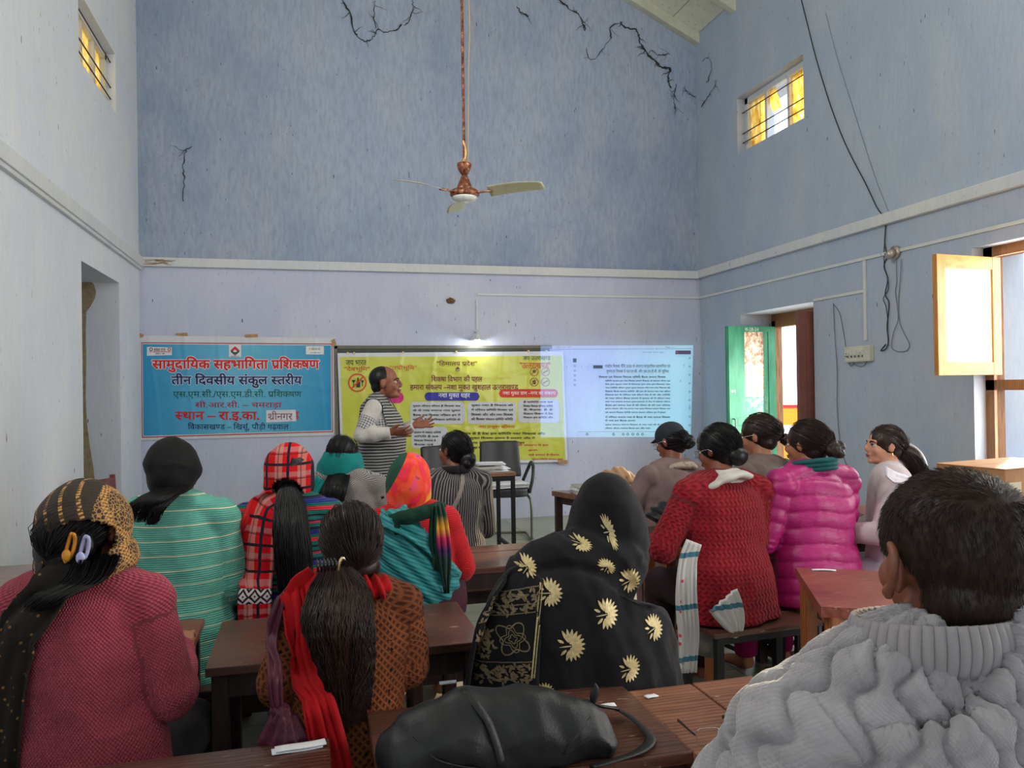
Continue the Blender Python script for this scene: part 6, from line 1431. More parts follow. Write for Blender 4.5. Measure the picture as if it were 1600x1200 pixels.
# ---- brown crochet cardigan, long hair, red dupatta
def crochet():
    f = Fig('woman in brown crochet cardigan with very long brown hair and a red scarf', 541, 2.06, 797, .37, .08, 546, turn=.05, lean=.02, sw=.155, w=.93, vhead=900, up=.0,
            elbL=(-.172, .02, .67), handL=(-.12, .25, .70), elbR=(.160, .02, .67), handR=(.12, .26, .70))
    t = NT('crochet_knit', .85, 0, .2); pc = t.attr(); s = t.sep(pc); u, v = s[0], s[1]
    a = t.m2('PINGPONG', t.mul(t.add(u, v), 1 / .0105), 1.0); b = t.m2('PINGPONG', t.mul(t.add(u, t.mul(v, -1)), 1 / .0105), 1.0); g = t.m2('MINIMUM', a, b)
    big = t.m2('LESS_THAN', t.m2('ABSOLUTE', t.add(t.m2('FRACT', t.mul(t.add(u, .004), 1 / .078)), -.5)), .16)
    bz = t.add(t.m2('PINGPONG', t.mul(u, 1 / .013), 1.0), t.m2('PINGPONG', t.mul(v, 1 / .013), 1.0))
    hole = t.mul(big, t.mul(t.ramp(bz, [(.42, 1.), (.5, 0.)]), t.m2('LESS_THAN', t.m2('FRACT', t.mul(v, 1 / .062)), .55)))
    c = t.ramp(t.noise(pc, 9, 3), [(.3, rgb(104, 56, 32)), (.7, rgb(142, 78, 42))]); c = t.mix(t.ramp(g, [(.30, 0.), (.55, .85)]), c, rgb(56, 28, 20)); c = t.mix(hole, c, rgb(18, 12, 14)); t.color(c); t.bump(t.mul(g, -1.0), .8, .004)
    f.body().face(); f.sweater(t.m, .016, name='cardigan', fold=.009, seed=11, neck=.0); f.trousers(smat('black_salwar', rgb(16, 14, 16)).m)
    H = H_AUB
    f.hair_cap(H, r=(.088, .104, .098), extra=[xf(ell((0, -.07, -.055), (.078, .05, .06)), f.HM)]); f.strands(H, f.comb((.0, -.125, -.045), 1100, 6, (.089, .105, .100)), .0011)
    for k, (du, a, nn) in enumerate(((-24, 1.0, 1000), (2, 1.25, 1400), (26, .9, 1000))):
        tail(f, ((526 + du * .5, 885), (531 + du, 920), (528 + du * 1.15, 965), (537 + du, 1015), (546 + du * .6, 1070), (556 + du * .2, 1150 - abs(du))), [f.hd.y - .12, f.hd.y - .13 - .01 * (k == 1), -.15 - .012 * (k == 1), -.165, -.16, -.15], [(.016 * a, .012), (.034 * a, .034), (.036 * a, .036), (.027 * a, .028), (.017 * a, .018), (.006 * a, .006)], nn, H if k != 1 else hairmat('warm_brown_hair', rgb(56, 36, 26)), 10 + k, .0014, .030, core=False, ends=.6)
    cx, cz = f.px(520, 888, -.16); yb = f.hd.y - .165
    clip = mk('hair_clip', join(*[tube([(cx - .03 + k * .008, yb - .004, cz + .014), (cx - .032 + k * .009, yb - .016, cz), (cx - .03 + k * .008, yb - .006, cz - .015)], .003, 8, 3) for k in range(6)], box(cx - .034, cx + .014, yb - .012, yb, cz - .004, cz + .004, .002)), plain('black_clip', rgb(20, 20, 22), .2), f.hair, True)
    mk('clip_ornament', tube([(cx + .018, yb - .008, cz - .018), (cx + .02, yb - .012, cz), (cx + .028, yb - .012, cz + .014), (cx + .036, yb - .01, cz + .008)], [.003, .004, .004, .002], 8, 4), plain('gold_ornament', rgb(214, 200, 150), .2, .8), clip, True)
    rd = smat('red_dupatta', rgb(186, 12, 22)).m; bt = f.tree()
    P = [f.px(*q, -.13) for q in ((500, 915), (476, 940), (478, 990), (486, 1050), (500, 1110), (520, 1200))]
    f.strip('scarf', rd, bt, [P[0], P[1], P[2], P[3], (P[4][0], P[4][1], -.20), (P[5][0], P[5][1], -.20)], [.03, .038, .032, .032, .038, .045], off=.010, fold=.012, seed=3, nu=14)
    x, z = f.px(587, 910); V, F, N = solid([ell((x, -.045, z), (.028, .05, .030)), ell((x - .03, -.03, z - .004), (.03, .06, .026)), ell((x - .05, -.02, z + .01), (.04, .07, .022))], .006, 2); V = V + N * np.array([.007 * math.sin(p[0] * 260 + p[2] * 90) for p in V])[:, None]; mk('scarf_bunch', (V, F), rd, f.root, True)
    # maroon bag hung from the left shoulder
    mb = smat('maroon_leather', rgb(84, 30, 48), rough=.45).m
    P = [f.px(*q, -.14) for q in ((462, 942), (444, 968), (432, 1010), (428, 1060), (434, 1105))]
    bag = thing('shoulder_bag', 'maroon gathered bag hanging from the crochet cardigan woman by a wide strap', 'bag', f.root.location, f.rz)
    o = f.strip('strap', mb, bt, [P[0], P[1], P[2], (P[3][0], P[3][1], -.19), (P[4][0], P[4][1], -.19)], [.014, .017, .018, .015, .010], off=.012, fold=.004, nu=8); o.parent = bag
    x, z = f.px(446, 1150, -.17); V, F, N = solid([ell((x, -.19, z - .02), (.062, .035, .075)), tube([(x - .015, -.19, z + .08), (x, -.19, z)], [.016, .05], 14, 3)], .007, 3); V = V + N * np.array([.006 * math.sin(math.atan2(p[0] - x, p[2] - z - .1) * 26) for p in V])[:, None]; mk('pouch', (V, F), mb, bag, True)
    return f
P7 = crochet()
# ---- black shawl with gold flowers
GOLD = plain('gold_embroidery', rgb(196, 178, 128), .5, .25, .25, 120)
GOLDD = plain('dull_gold_thread', rgb(120, 106, 76), .6, .2, .3, 120)
def decal(f, name, bt, polys, cx, cz, sc, rot, mat, off=.0022, th=.0012, parent=None):
    """flat embroidery laid on the cloth: polys in unit coordinates"""
    V = []; F = []; c, s = math.cos(rot), math.sin(rot)
    for poly in polys:
        P = []
        for (x, z) in poly:
            X_, Z_ = cx + sc * (x * c - z * s), cz + sc * (x * s + z * c); h = f.hit(bt, X_, Z_, (0, 1, 0), off)
            P.append(h)
        if any(p is None for p in P) or max(p.y for p in P) - min(p.y for p in P) > .10: continue
        n = len(V); m = len(P); V += [tuple(p) for p in P] + [tuple(p + Vector((0, th, 0))) for p in P]
        F.append(tuple(range(n, n + m))); F.append(tuple(range(n + 2 * m - 1, n + m - 1, -1))); F += [(n + k, n + k + m, n + (k + 1) % m + m, n + (k + 1) % m) for k in range(m)]
    if V: return mk(name, (V, F), mat, parent or f.root)
def petal(a, r0, r1, w, n=7, cx=0, cz=0):
    out = []
    for k in range(n): t = k / (n - 1); r = r0 + (r1 - r0) * t; ww = w * math.sin(PI * (t * .82 + .12)); out.append((r, ww))
    for k in range(n - 1, -1, -1): t = k / (n - 1); r = r0 + (r1 - r0) * t; ww = w * math.sin(PI * (t * .82 + .12)); out.append((r, -ww))
    c, s = math.cos(a), math.sin(a); return [(cx + x * c - y * s, cz + x * s + y * c) for x, y in out]
FLOWER = [petal(math.radians(a), .25, 1.0 - .12 * abs(math.sin(a)), .105) for a in range(-115, 120, 19)] + [petal(math.radians(a), .1, .62, .07) for a in range(-95, 100, 27)] + [petal(math.radians(180), -.1, .7, .035), petal(math.radians(150), .45, .85, .08), petal(math.radians(214), .35, .8, .08)]
def leafrow(n, x0, x1, z0, z1, seed):
    r = random.Random(seed); L = []
    for k in range(n):
        t = (k + .5) / n; x = x0 + (x1 - x0) * t; z = z0 + (z1 - z0) * t
        for j in range(3): L.append(petal(r.uniform(0, 6.28), .002, .016, .0032, 4, x + r.uniform(-.006, .006), z + r.uniform(-.006, .006)))
    return L
def bar(x0, z0, x1, z1, w, seg=8):
    L = []; d = Vector((x1 - x0, z1 - z0)); n = Vector((-d.y, d.x)).normalized() * w
    for k in range(seg):
        a = Vector((x0, z0)) + d * (k / seg); b = Vector((x0, z0)) + d * ((k + .82) / seg); L.append([tuple(a + n), tuple(a - n), tuple(b - n), tuple(b + n)])
    return L
def curve(fn, w, n=40):
    L = []
    for k in range(n):
        a = Vector(fn(k / n)); b = Vector(fn((k + 1) / n)); d = (b - a)
        if d.length < 1e-6: continue
        q = Vector((-d.y, d.x)).normalized() * w; L.append([tuple(a + q), tuple(a - q), tuple(b - q), tuple(b + q)])
    return L
def shawl():
    f = Fig('woman wrapped in a black shawl embroidered with gold flowers', 912, 2.25, 752, .37, -.10, 946, turn=-.22, lean=.05, sw=.13, w=.9, vhead=900, up=-.01, elbL=(-.17, .0, .62), elbR=(.14, .04, .62), handL=(-.08, .2, .64), handR=(.06, .2, .64))
    for k in (-1, 1): f.sh[k].x -= .035; f.sh[k].z -= .035
    f.el[1].x = .06; f.w = .70; f.upc.x -= .045; f.che.x -= .02; f.sh[1].x -= .065; f.sh[1].z -= .03
    f.body().face(); f.trousers(M_SALW)
    bk = smat('black_wool_shawl', rgb(20, 18, 22), rough=.85); bk.b.inputs['Sheen Weight'].default_value = .06; bk = bk.m
    R = [(915, 972, 757), (904, 987, 772), (894, 1000, 796), (887, 1010, 825), (880, 1013, 852), (874, 1008, 872), (855, 1008, 886), (812, 1018, 905), (780, 1034, 930), (757, 1046, 962), (742, 1055, 1005), (730, 1062, 1050), (722, 1066, 1100), (720, 1066, 1140)]
    ys = [f.hd.y] * 5 + [f.hd.y - .02, .03, .03, .02, .02, .02, .02, .02, .02]; ry = [.07, .10, .118, .125, .12, .112, .11, .12, .135, .15, .165, .175, .18, .18]
    Q = [xf(ell((0, -.012, .03), (.092, .108, .10)), f.HM), f.rows(R, ys, ry, 40, 3), ell(f.nek + Vector((.03, .02, -.03)), (.085, .10, .07)), ell(f.nek + Vector((-.05, .02, -.01)), (.08, .09, .06))]
    def dsp(V, pc):
        out = np.zeros(len(V))
        for i, p in enumerate(V):
            z = p[2]; k = 1 if z < f.nek.z + .02 else .25; out[i] = k * .010 * (fbm((p[0] * 9 + z * 3, p[1] * 9, z * 1.6), 1, 3)) - .010 * max(0, 1 - abs(z - f.nek.z + .015 * math.sin(p[0] * 20)) / .02)
        return out
    def cut(V):
        Mi = f.HM.inverted(); q = np.array([list(Mi @ Vector(p)) for p in V]); return (q[:, 1] > .085) & (q[:, 2] < .06) & (q[:, 2] > -.10) & (np.abs(q[:, 0]) < .055)
    o = f.garment('shawl', Q, bk, .0075, .010, 3, disp=dsp, cut=cut, seed=20); f.top = o
    # panel laid over the left shoulder, its edge running down the back
    bt = f.tree(o); P = [f.px(*q, -.14) for q in ((842, 905), (815, 940), (800, 985), (792, 1030), (786, 1080), (783, 1130))]
    pn = f.strip('shawl_border', bk, bt, P, [(.030), .055, .085, .092, .096, .098], off=.006, fold=.0015, nu=16, th=.004, label='patterned border end of the black shawl')
    bt2 = f.tree(o, pn); k = 2.25 / 1230
    for (u, v, r, rot) in ((912, 795, 25, 1.15), (968, 842, 24, .25), (920, 838 + 22, 20, -.3), (832, 897, 17, .9), (862, 931, 21, .0), (995, 917, 21, .35), (947, 960, 23, .1), (890, 1007, 24, .1), (1030, 990, 20, .35), (980, 1042, 21, .1), (957, 893, 17, 1.0), (850, 1080, 16, .8)):
        x, z = f.px(u, v, -.13)
        if (u, v) == (968, 842): pl = [[(a * .45, b * 1.25) for a, b in q] for q in FLOWER]
        elif v == 860: pl = [[(a, b * .55) for a, b in q] for q in FLOWER]
        elif v == 893: pl = [[(a * .7, b) for a, b in q] for q in FLOWER]
        else: pl = FLOWER
        decal(f, 'embroidered_flower', bt2, pl, x, z, r * k, rot, GOLD)
    E = lambda pl, m=GOLDD, nm='border_pattern': decal(f, nm, bt2, pl, 0, 0, 1, 0, m)
    p = lambda u, v: f.px(u, v, -.15)
    L = []
    for (a, b) in (((765, 947), (852, 922)), ((757, 968), (848, 948)), ((752, 984), (842, 962)), ((745, 1052), (834, 1037))): L += bar(*p(*a), *p(*b), .0013, 26)
    E(L)
    L = leafrow(15, *[q for q in (p(768, 955)[0], p(846, 935)[0], p(768, 955)[1], p(846, 935)[1])], 1) + leafrow(13, p(758, 976)[0], p(842, 955)[0], p(758, 976)[1], p(842, 955)[1], 2) + leafrow(9, p(752, 1000)[0], p(762, 1040)[0], p(752, 1000)[1], p(762, 1040)[1], 3) + leafrow(14, p(750, 1062)[0], p(832, 1048)[0], p(750, 1062)[1], p(832, 1048)[1], 4) + leafrow(14, p(750, 1076)[0], p(830, 1062)[0], p(750, 1076)[1], p(830, 1062)[1], 5) + leafrow(8, p(766, 995)[0], p(776, 1030)[0], p(766, 995)[1], p(776, 1030)[1], 6)
    E(L, GOLDD, 'border_leaves')
    cx, cz = p(806, 1007)
    q4 = lambda R_, am, n_=4, ph=0: (lambda t: (cx + (R_ * (1 + am * math.cos(n_ * 2 * PI * t + ph))) * math.cos(2 * PI * t + .25), cz + (R_ * (1 + am * math.cos(n_ * 2 * PI * t + ph))) * math.sin(2 * PI * t + .25)))
    E(curve(q4(.036, .28, 4, PI), .0015, 60) + curve(q4(.026, .30, 4), .0009, 60) + curve(q4(.017, .30, 4), .0009, 48) + curve(q4(.009, .25, 4), .0009, 30), GOLDD, 'quatrefoil')
    L = []; a, b = p(853, 918), p(834, 1062)
    L += bar(a[0] - .004, a[1], b[0] - .004, b[1], .0020, 60) + bar(a[0] + .003, a[1], b[0] + .003, b[1], .0012, 60); E(L, GOLD, 'edge_braid')
    return f
P8 = shawl()
# ---- mauve coat, cap
def glasses(f, mat=None):
    M = f.HM; g = thing('spectacles', 'x', 'spectacles', f.root.location, f.rz); L = []
    for k in (-1, 1):
        P = [(k * .033 + .021 * math.copysign(abs(math.cos(a)) ** .6, math.cos(a)), .098, .000 + .016 * math.copysign(abs(math.sin(a)) ** .6, math.sin(a))) for a in [2 * PI * i / 16 for i in range(17)]]
        mk('rim', xf(tube(P, .0012, 6, 1), M), M_SILVER, g); mk('lens', xf(([(p[0], p[1] - .0006, p[2]) for p in P[:-1]] + [(p[0], p[1] + .0006, p[2]) for p in P[:-1]], [tuple(range(16)), tuple(range(31, 15, -1))] + [(i, i + 16, (i + 1) % 16 + 16, (i + 1) % 16) for i in range(16)]), M), M_GLASS, g)
        mk('temple', xf(tube([(k * .056, .096, .004), (k * .078, .06, .006), (k * .084, .0, .008), (k * .084, -.02, -.004)], .0016, 6, 3), M), M_SILVER, g)
    mk('bridge', xf(tube([(-.012, .098, .003), (0, .104, .006), (.012, .098, .003)], .0012, 6, 2), M), M_SILVER, g); return g
def mauve():
    f = Fig('person in mauve coat bending over the papers, dark cap and printed scarf', 1046, 4.5, 664, .40, .22, 1047, turn=.35, nod=.35, lean=.10, sw=.165, w=1.05, vhead=740, up=-.02, skin=SK2, elbL=(-.245, .12, .66), handL=(-.12, .34, .72))
    f.body().face(); f.sweater(smat('mauve_wool', rgb(122, 100, 100)).m, .024, name='coat', seed=14, fold=.010); f.trousers(smat('pink_print_salwar', rgb(176, 140, 150)).m)
    V, F, N = solid([xf(ell((0, -.012, .042), (.084, .100, .082)), f.HM), xf(tube([(0, .06, .04), (0, .115, .030)], [(.06, .008), (.05, .006)], 16, 2, side=(1, 0, 0)), f.HM)], .006, 2); f.hair = mk('cap', (V, F), smat('dark_cap', rgb(44, 50, 56)).m, f.root, True)
    f.hair = f.hair_cap(H_BLACK, r=(.080, .094, .07), c=(0, -.026, .0)); 
    V, F, N = solid([xf(ell((.01, -.11, -.035), (.05, .045, .045)), f.HM)], .006, 1); V = V + N * np.array([.008 * fbm(p * 40, 1, 2) for p in V])[:, None]; mk('hair_bun', (V, F), H_BLACK, f.hair, True); f.strands(H_BLACK, f.comb((.01, -.12, -.03), 160, 12, (.083, .097, .074), (0, -.026, .0)))
    t = smat('printed_scarf', rgb(150, 136, 122)); v1 = t.vor(t.obj(), 60); t.color(t.mix(t.ramp(v1, [(.15, 1.), (.3, 0.)]), rgb(160, 146, 130), rgb(92, 80, 76)))
    V = solid([tube([f.nek + Vector((-.10, -.02, -.03)), f.nek + Vector((-.07, -.075, .0)), f.nek + Vector((0, -.10, .012)), f.nek + Vector((.07, -.075, .0)), f.nek + Vector((.11, -.02, -.03))], [(.022, .034)] * 5, 14, 5, side=(0, 0, 1)), tube([f.nek - Vector((0, 0, .03)), f.nek + Vector((0, -.005, .03))], [.09, .07], 20, 2)], .007, 2)
    mk('scarf', (V[0] + V[2] * np.array([.006 * fbm(p * 22, 1, 2) for p in V[0]])[:, None], V[1]), t.m, f.root, True)
    g = glasses(f); g['label'] = 'spectacles worn by the person in the mauve coat'
    return f
P10 = mauve()
# ---- red cable cardigan, black cap-like hair
def redcable():
    f = Fig('woman in dark red cable knit cardigan writing, black hair under a cap and spectacles', 1136, 3.4, 670, .45, .12, 1120, turn=.40, nod=.25, lean=.12, sw=.170, w=1.12, vhead=760, up=-.01, skin=SK2, elbL=(-.265, .10, .72), handL=(-.16, .32, .70), elbR=(.20, .08, .72))
    f.body().face(); f.sweater(kmat('red_cable_knit', rgb(150, 12, 30), 'cable', st=.9), .022, name='cardigan', seed=15, fold=.010, hem=.43, bell=1.1); f.trousers(smat('dark_plum_salwar', rgb(40, 18, 26)).m)
    f.hair_cap(H_BLACK, r=(.088, .104, .094)); f.strands(H_BLACK, f.comb((.0, -.10, -.05), 320, 13, (.09, .106, .097)))
    b = f.HM @ Vector((.0, -.10, -.05)); V, F, N = solid([ell(b, (.05, .04, .045))], .006, 1); mk('hair_bun', (V, F), H_BLACK, f.hair, True)
    b = f.HM @ Vector((.03, -.085, .085)); mk('hair_clip', join(ell(b, (.012, .012, .010)), ell(b + Vector((.015, 0, .003)), (.008, .010, .007))), plain('black_clip', rgb(16, 16, 18), .3), f.hair, True)
    wc = smat('white_scarf', rgb(206, 200, 192)).m
    V = solid([tube([f.nek + Vector((-.155, .0, -.075)), f.nek + Vector((-.11, -.065, -.02)), f.nek + Vector((-.03, -.098, .028)), f.nek + Vector((.06, -.080, .022)), f.nek + Vector((.10, -.0, .0))], [(.014, .044), (.018, .052), (.020, .052), (.018, .044), (.012, .03)], 14, 5, side=(0, 0, 1)), tube([f.nek - Vector((0, 0, .035)), f.nek + Vector((0, -.012, .020)), f.nek + Vector((0, -.01, .045))], [(.105, .095), (.088, .085), (.068, .068)], 24, 3)], .006, 2); V_ = V[0] + V[2] * np.array([.003 * math.sin(p[0] * 60 + p[2] * 50) for p in V[0]])[:, None]; mk('scarf', (V_, V[1]), wc, f.root, True)
    t = smat('white_printed_dupatta', rgb(196, 192, 190)); o = t.obj(); z = t.sep(o)[2]; bnd = t.m2('LESS_THAN', t.m2('ABSOLUTE', t.add(t.m2('FRACT', t.mul(z, 1 / .21)), -.5)), .05); pk = t.vor(o, 17); t.color(t.mix(bnd, t.mix(t.ramp(pk, [(.10, 1.), (.14, 0.)]), rgb(200, 196, 194), rgb(206, 70, 90)), rgb(70, 120, 140)))
    bt = f.tree(); P = [f.px(*q, -.10) for q in ((1082, 846), (1072, 880), (1070, 930), (1074, 990), (1072, 1050))]
    f.strip('dupatta', t.m, bt, [(P[0][0], P[0][1], -.10), (P[1][0], P[1][1], -.10), (P[2][0], P[2][1], -.10), (P[3][0], P[3][1], -.10), (P[4][0], P[4][1], -.10)], [.035, .042, .046, .044, .04], fold=.009, nu=14)
    P = [f.px(*q, -.165) for q in ((1128, 936), (1138, 955), (1146, 975), (1150, 994))]; f.strip('dupatta', t.m, bt, [(p[0], p[1], -.165) for p in P], [.075, .065, .045, .014], fold=.008, nu=14, label='patterned corner of the dupatta over the bench')
    mk('kurta_hem', f.rows([(1078, 1130, 900), (1074, 1118, 960), (1078, 1106, 1020)], [.02, .05, .05], [.12, .12, .10], 20, 3), smat('grey_kurta', rgb(120, 116, 112)).m, f.root, True)
    g = glasses(f); g['label'] = 'spectacles worn by the woman in the red cable cardigan'
    return f
P11 = redcable()
def greycoat():
    f = Fig('woman in brown grey coat with long ponytail before the green shutter', 1196, 4.1, 651, .42, .40, 1183, turn=.32, nod=.18, lean=.10, sw=.165, w=1.08, vhead=730, up=-.015)
    f.body().face(); f.sweater(smat('brown_grey_wool', rgb(106, 92, 88)).m, .024, name='coat', seed=16, fold=.009, neck=.01); f.trousers(M_SALW)
    f.hair_cap(H_BROWN, r=(.084, .100, .091)); f.strands(H_BROWN, f.comb((.02, -.125, -.03), 300, 14))
    g = f.HM @ Vector((.02, -.125, -.03)); G = [tuple(g), tuple(g + Vector((.03, -.03, -.03))), tuple(g + Vector((.07, -.05, -.12))), tuple(g + Vector((.09, -.03, -.24)))]
    mk('hair_tail', tube(G, [.03, .036, .034, .012], 14, 5), H_BROWN, f.hair, True); f.strands(H_BROWN, f.fall(G, [(.034, .03), (.042, .038), (.040, .036), (.02, .016)], 300, 15, .006), .0013)
    g = glasses(f); g['label'] = 'spectacles worn by the woman in the brown grey coat'
    return f
P12 = greycoat()
def puffer():
    f = Fig('woman in magenta quilted puffer jacket with teal collar scarf and low bun', 1276, 3.6, 660, .45, .12, 1258, turn=.38, nod=.1, lean=.07, sw=.170, w=1.10, vhead=760, up=.0, elbL=(-.23, .08, .72), handL=(-.14, .30, .74), elbR=(.20, .06, .70))
    f.body().face()
    def dsp(V, pc):
        z = pc[:, 1] + .012 * np.sin(pc[:, 0] * 14); q = np.abs(np.sin(PI * z / .070)); return .012 * (q ** .45) - .006
    t = NT('magenta_nylon', .42, 0, .45); o = t.obj(); n = t.noise(t.mapping(o, (1, 1, 3)), 26, 4, .6, 1); t.color(t.ramp(n, [(.3, rgb(160, 20, 96)), (.7, rgb(182, 36, 120))])); t.bump(n, .35, .006)
    f.sweater(t.m, .024, name='puffer_jacket', seed=17, fold=.006, disp=dsp, voxel=.007, hem=.44, bell=1.08); f.trousers(smat('magenta_salwar', rgb(150, 20, 90)).m)
    f.hair_cap(H_BROWN, r=(.086, .102, .092)); f.strands(H_BROWN, f.comb((.01, -.125, -.035), 420, 16, (.088, .104, .094)))
    b = f.HM @ Vector((.0, -.135, -.03)); V, F, N = solid([ell(b, (.042, .040, .042)), ell(b + Vector((.03, -.012, .012)), (.022, .026, .026)), ell(b + Vector((.02, -.02, -.02)), (.024, .024, .024))], .006, 1); V = V + N * np.array([.004 * fbm(p * 60, 1, 2) for p in V])[:, None]; mk('hair_bun', (V, F), H_BROWN, f.hair, True)
    cm = smat('teal_scarf_cloth', rgb(24, 92, 92)).m; q = f.nek
    for k in range(3):
        z = k * .019 + .008; mk('scarf_fold', tube([q + Vector((-.10, .05, -.02 + z)), q + Vector((-.10, -.03, -.004 + z)), q + Vector((0, -.100, .012 + z)), q + Vector((.10, -.04, .006 + z)), q + Vector((.095, .05, -.01 + z)), q + Vector((0, .10, -.02 + z)), q + Vector((-.10, .05, -.02 + z))], [(.012, .018)] * 7, 12, 4, side=(0, 0, 1)), cm, f.root, True)
    return f
P13 = puffer()
def white():
    f = Fig('young woman in white tunic seen in profile with half clipped long hair', 1396, 3.7, 673, .45, .80, 1380, turn=.55, nod=-.02, lean=.03, sw=.150, w=.92, vhead=760, up=-.0, skin=SK3, elbL=(-.20, .03, .74), handL=(-.10, .26, .72), elbR=(.19, .05, .74))
    f.body(.0065).face(); f.sweater(smat('white_cotton', rgb(204, 190, 194)).m, .012, name='tunic', seed=18, fold=.006, hem=.42, bell=1.12); f.trousers(smat('pale_lilac_salwar', rgb(170, 160, 176)).m)
    f.hair_cap(H_BROWN, r=(.084, .100, .092)); f.strands(H_BROWN, f.comb((.02, -.125, -.04), 380, 17))
    g = f.HM @ Vector((.01, -.105, -.02)); G = [tuple(g), tuple(g + Vector((.03, -.05, -.04))), tuple(g + Vector((.06, -.08, -.12))), tuple(g + Vector((.08, -.09, -.22))), tuple(g + Vector((.09, -.08, -.30)))]
    mk('hair_tail', tube(G, [.05, .055, .05, .035, .01], 14, 5), H_BROWN, f.hair, True); f.strands(H_AUB, f.fall(G, [(.052, .045), (.064, .05), (.062, .05), (.05, .04), (.02, .015)], 500, 18, .010, ends=.5), .0013)
    b = f.HM @ Vector((.055, -.09, .02)); mk('hair_clip', join(*[tube([b + Vector((0, -.02, .012 - k * .012)), b + Vector((.02, -.03, .006 - k * .012)), b + Vector((.035, -.015, .0 - k * .012))], .004, 8, 3) for k in range(3)]), plain('shiny_clip', rgb(216, 214, 210), .15, .7), f.hair, True)
    P = [f.px(*q) for q in ((1384, 736), (1400, 752), (1410, 790), (1408, 850), (1402, 900))]; f.strip('dupatta', smat('white_dupatta', rgb(222, 216, 226)).m, f.tree(), P, [.02, .03, .03, .03, .035], off=.008, fold=.006)
    mk('earring', tube([f.HM @ Vector((-.082, -.008, -.034)), f.HM @ Vector((-.083, -.008, -.050))], [.003, .005], 8, 1), plain('gold_earring', rgb(220, 180, 90), .2, .9), f.root)
    return f
P14 = white()
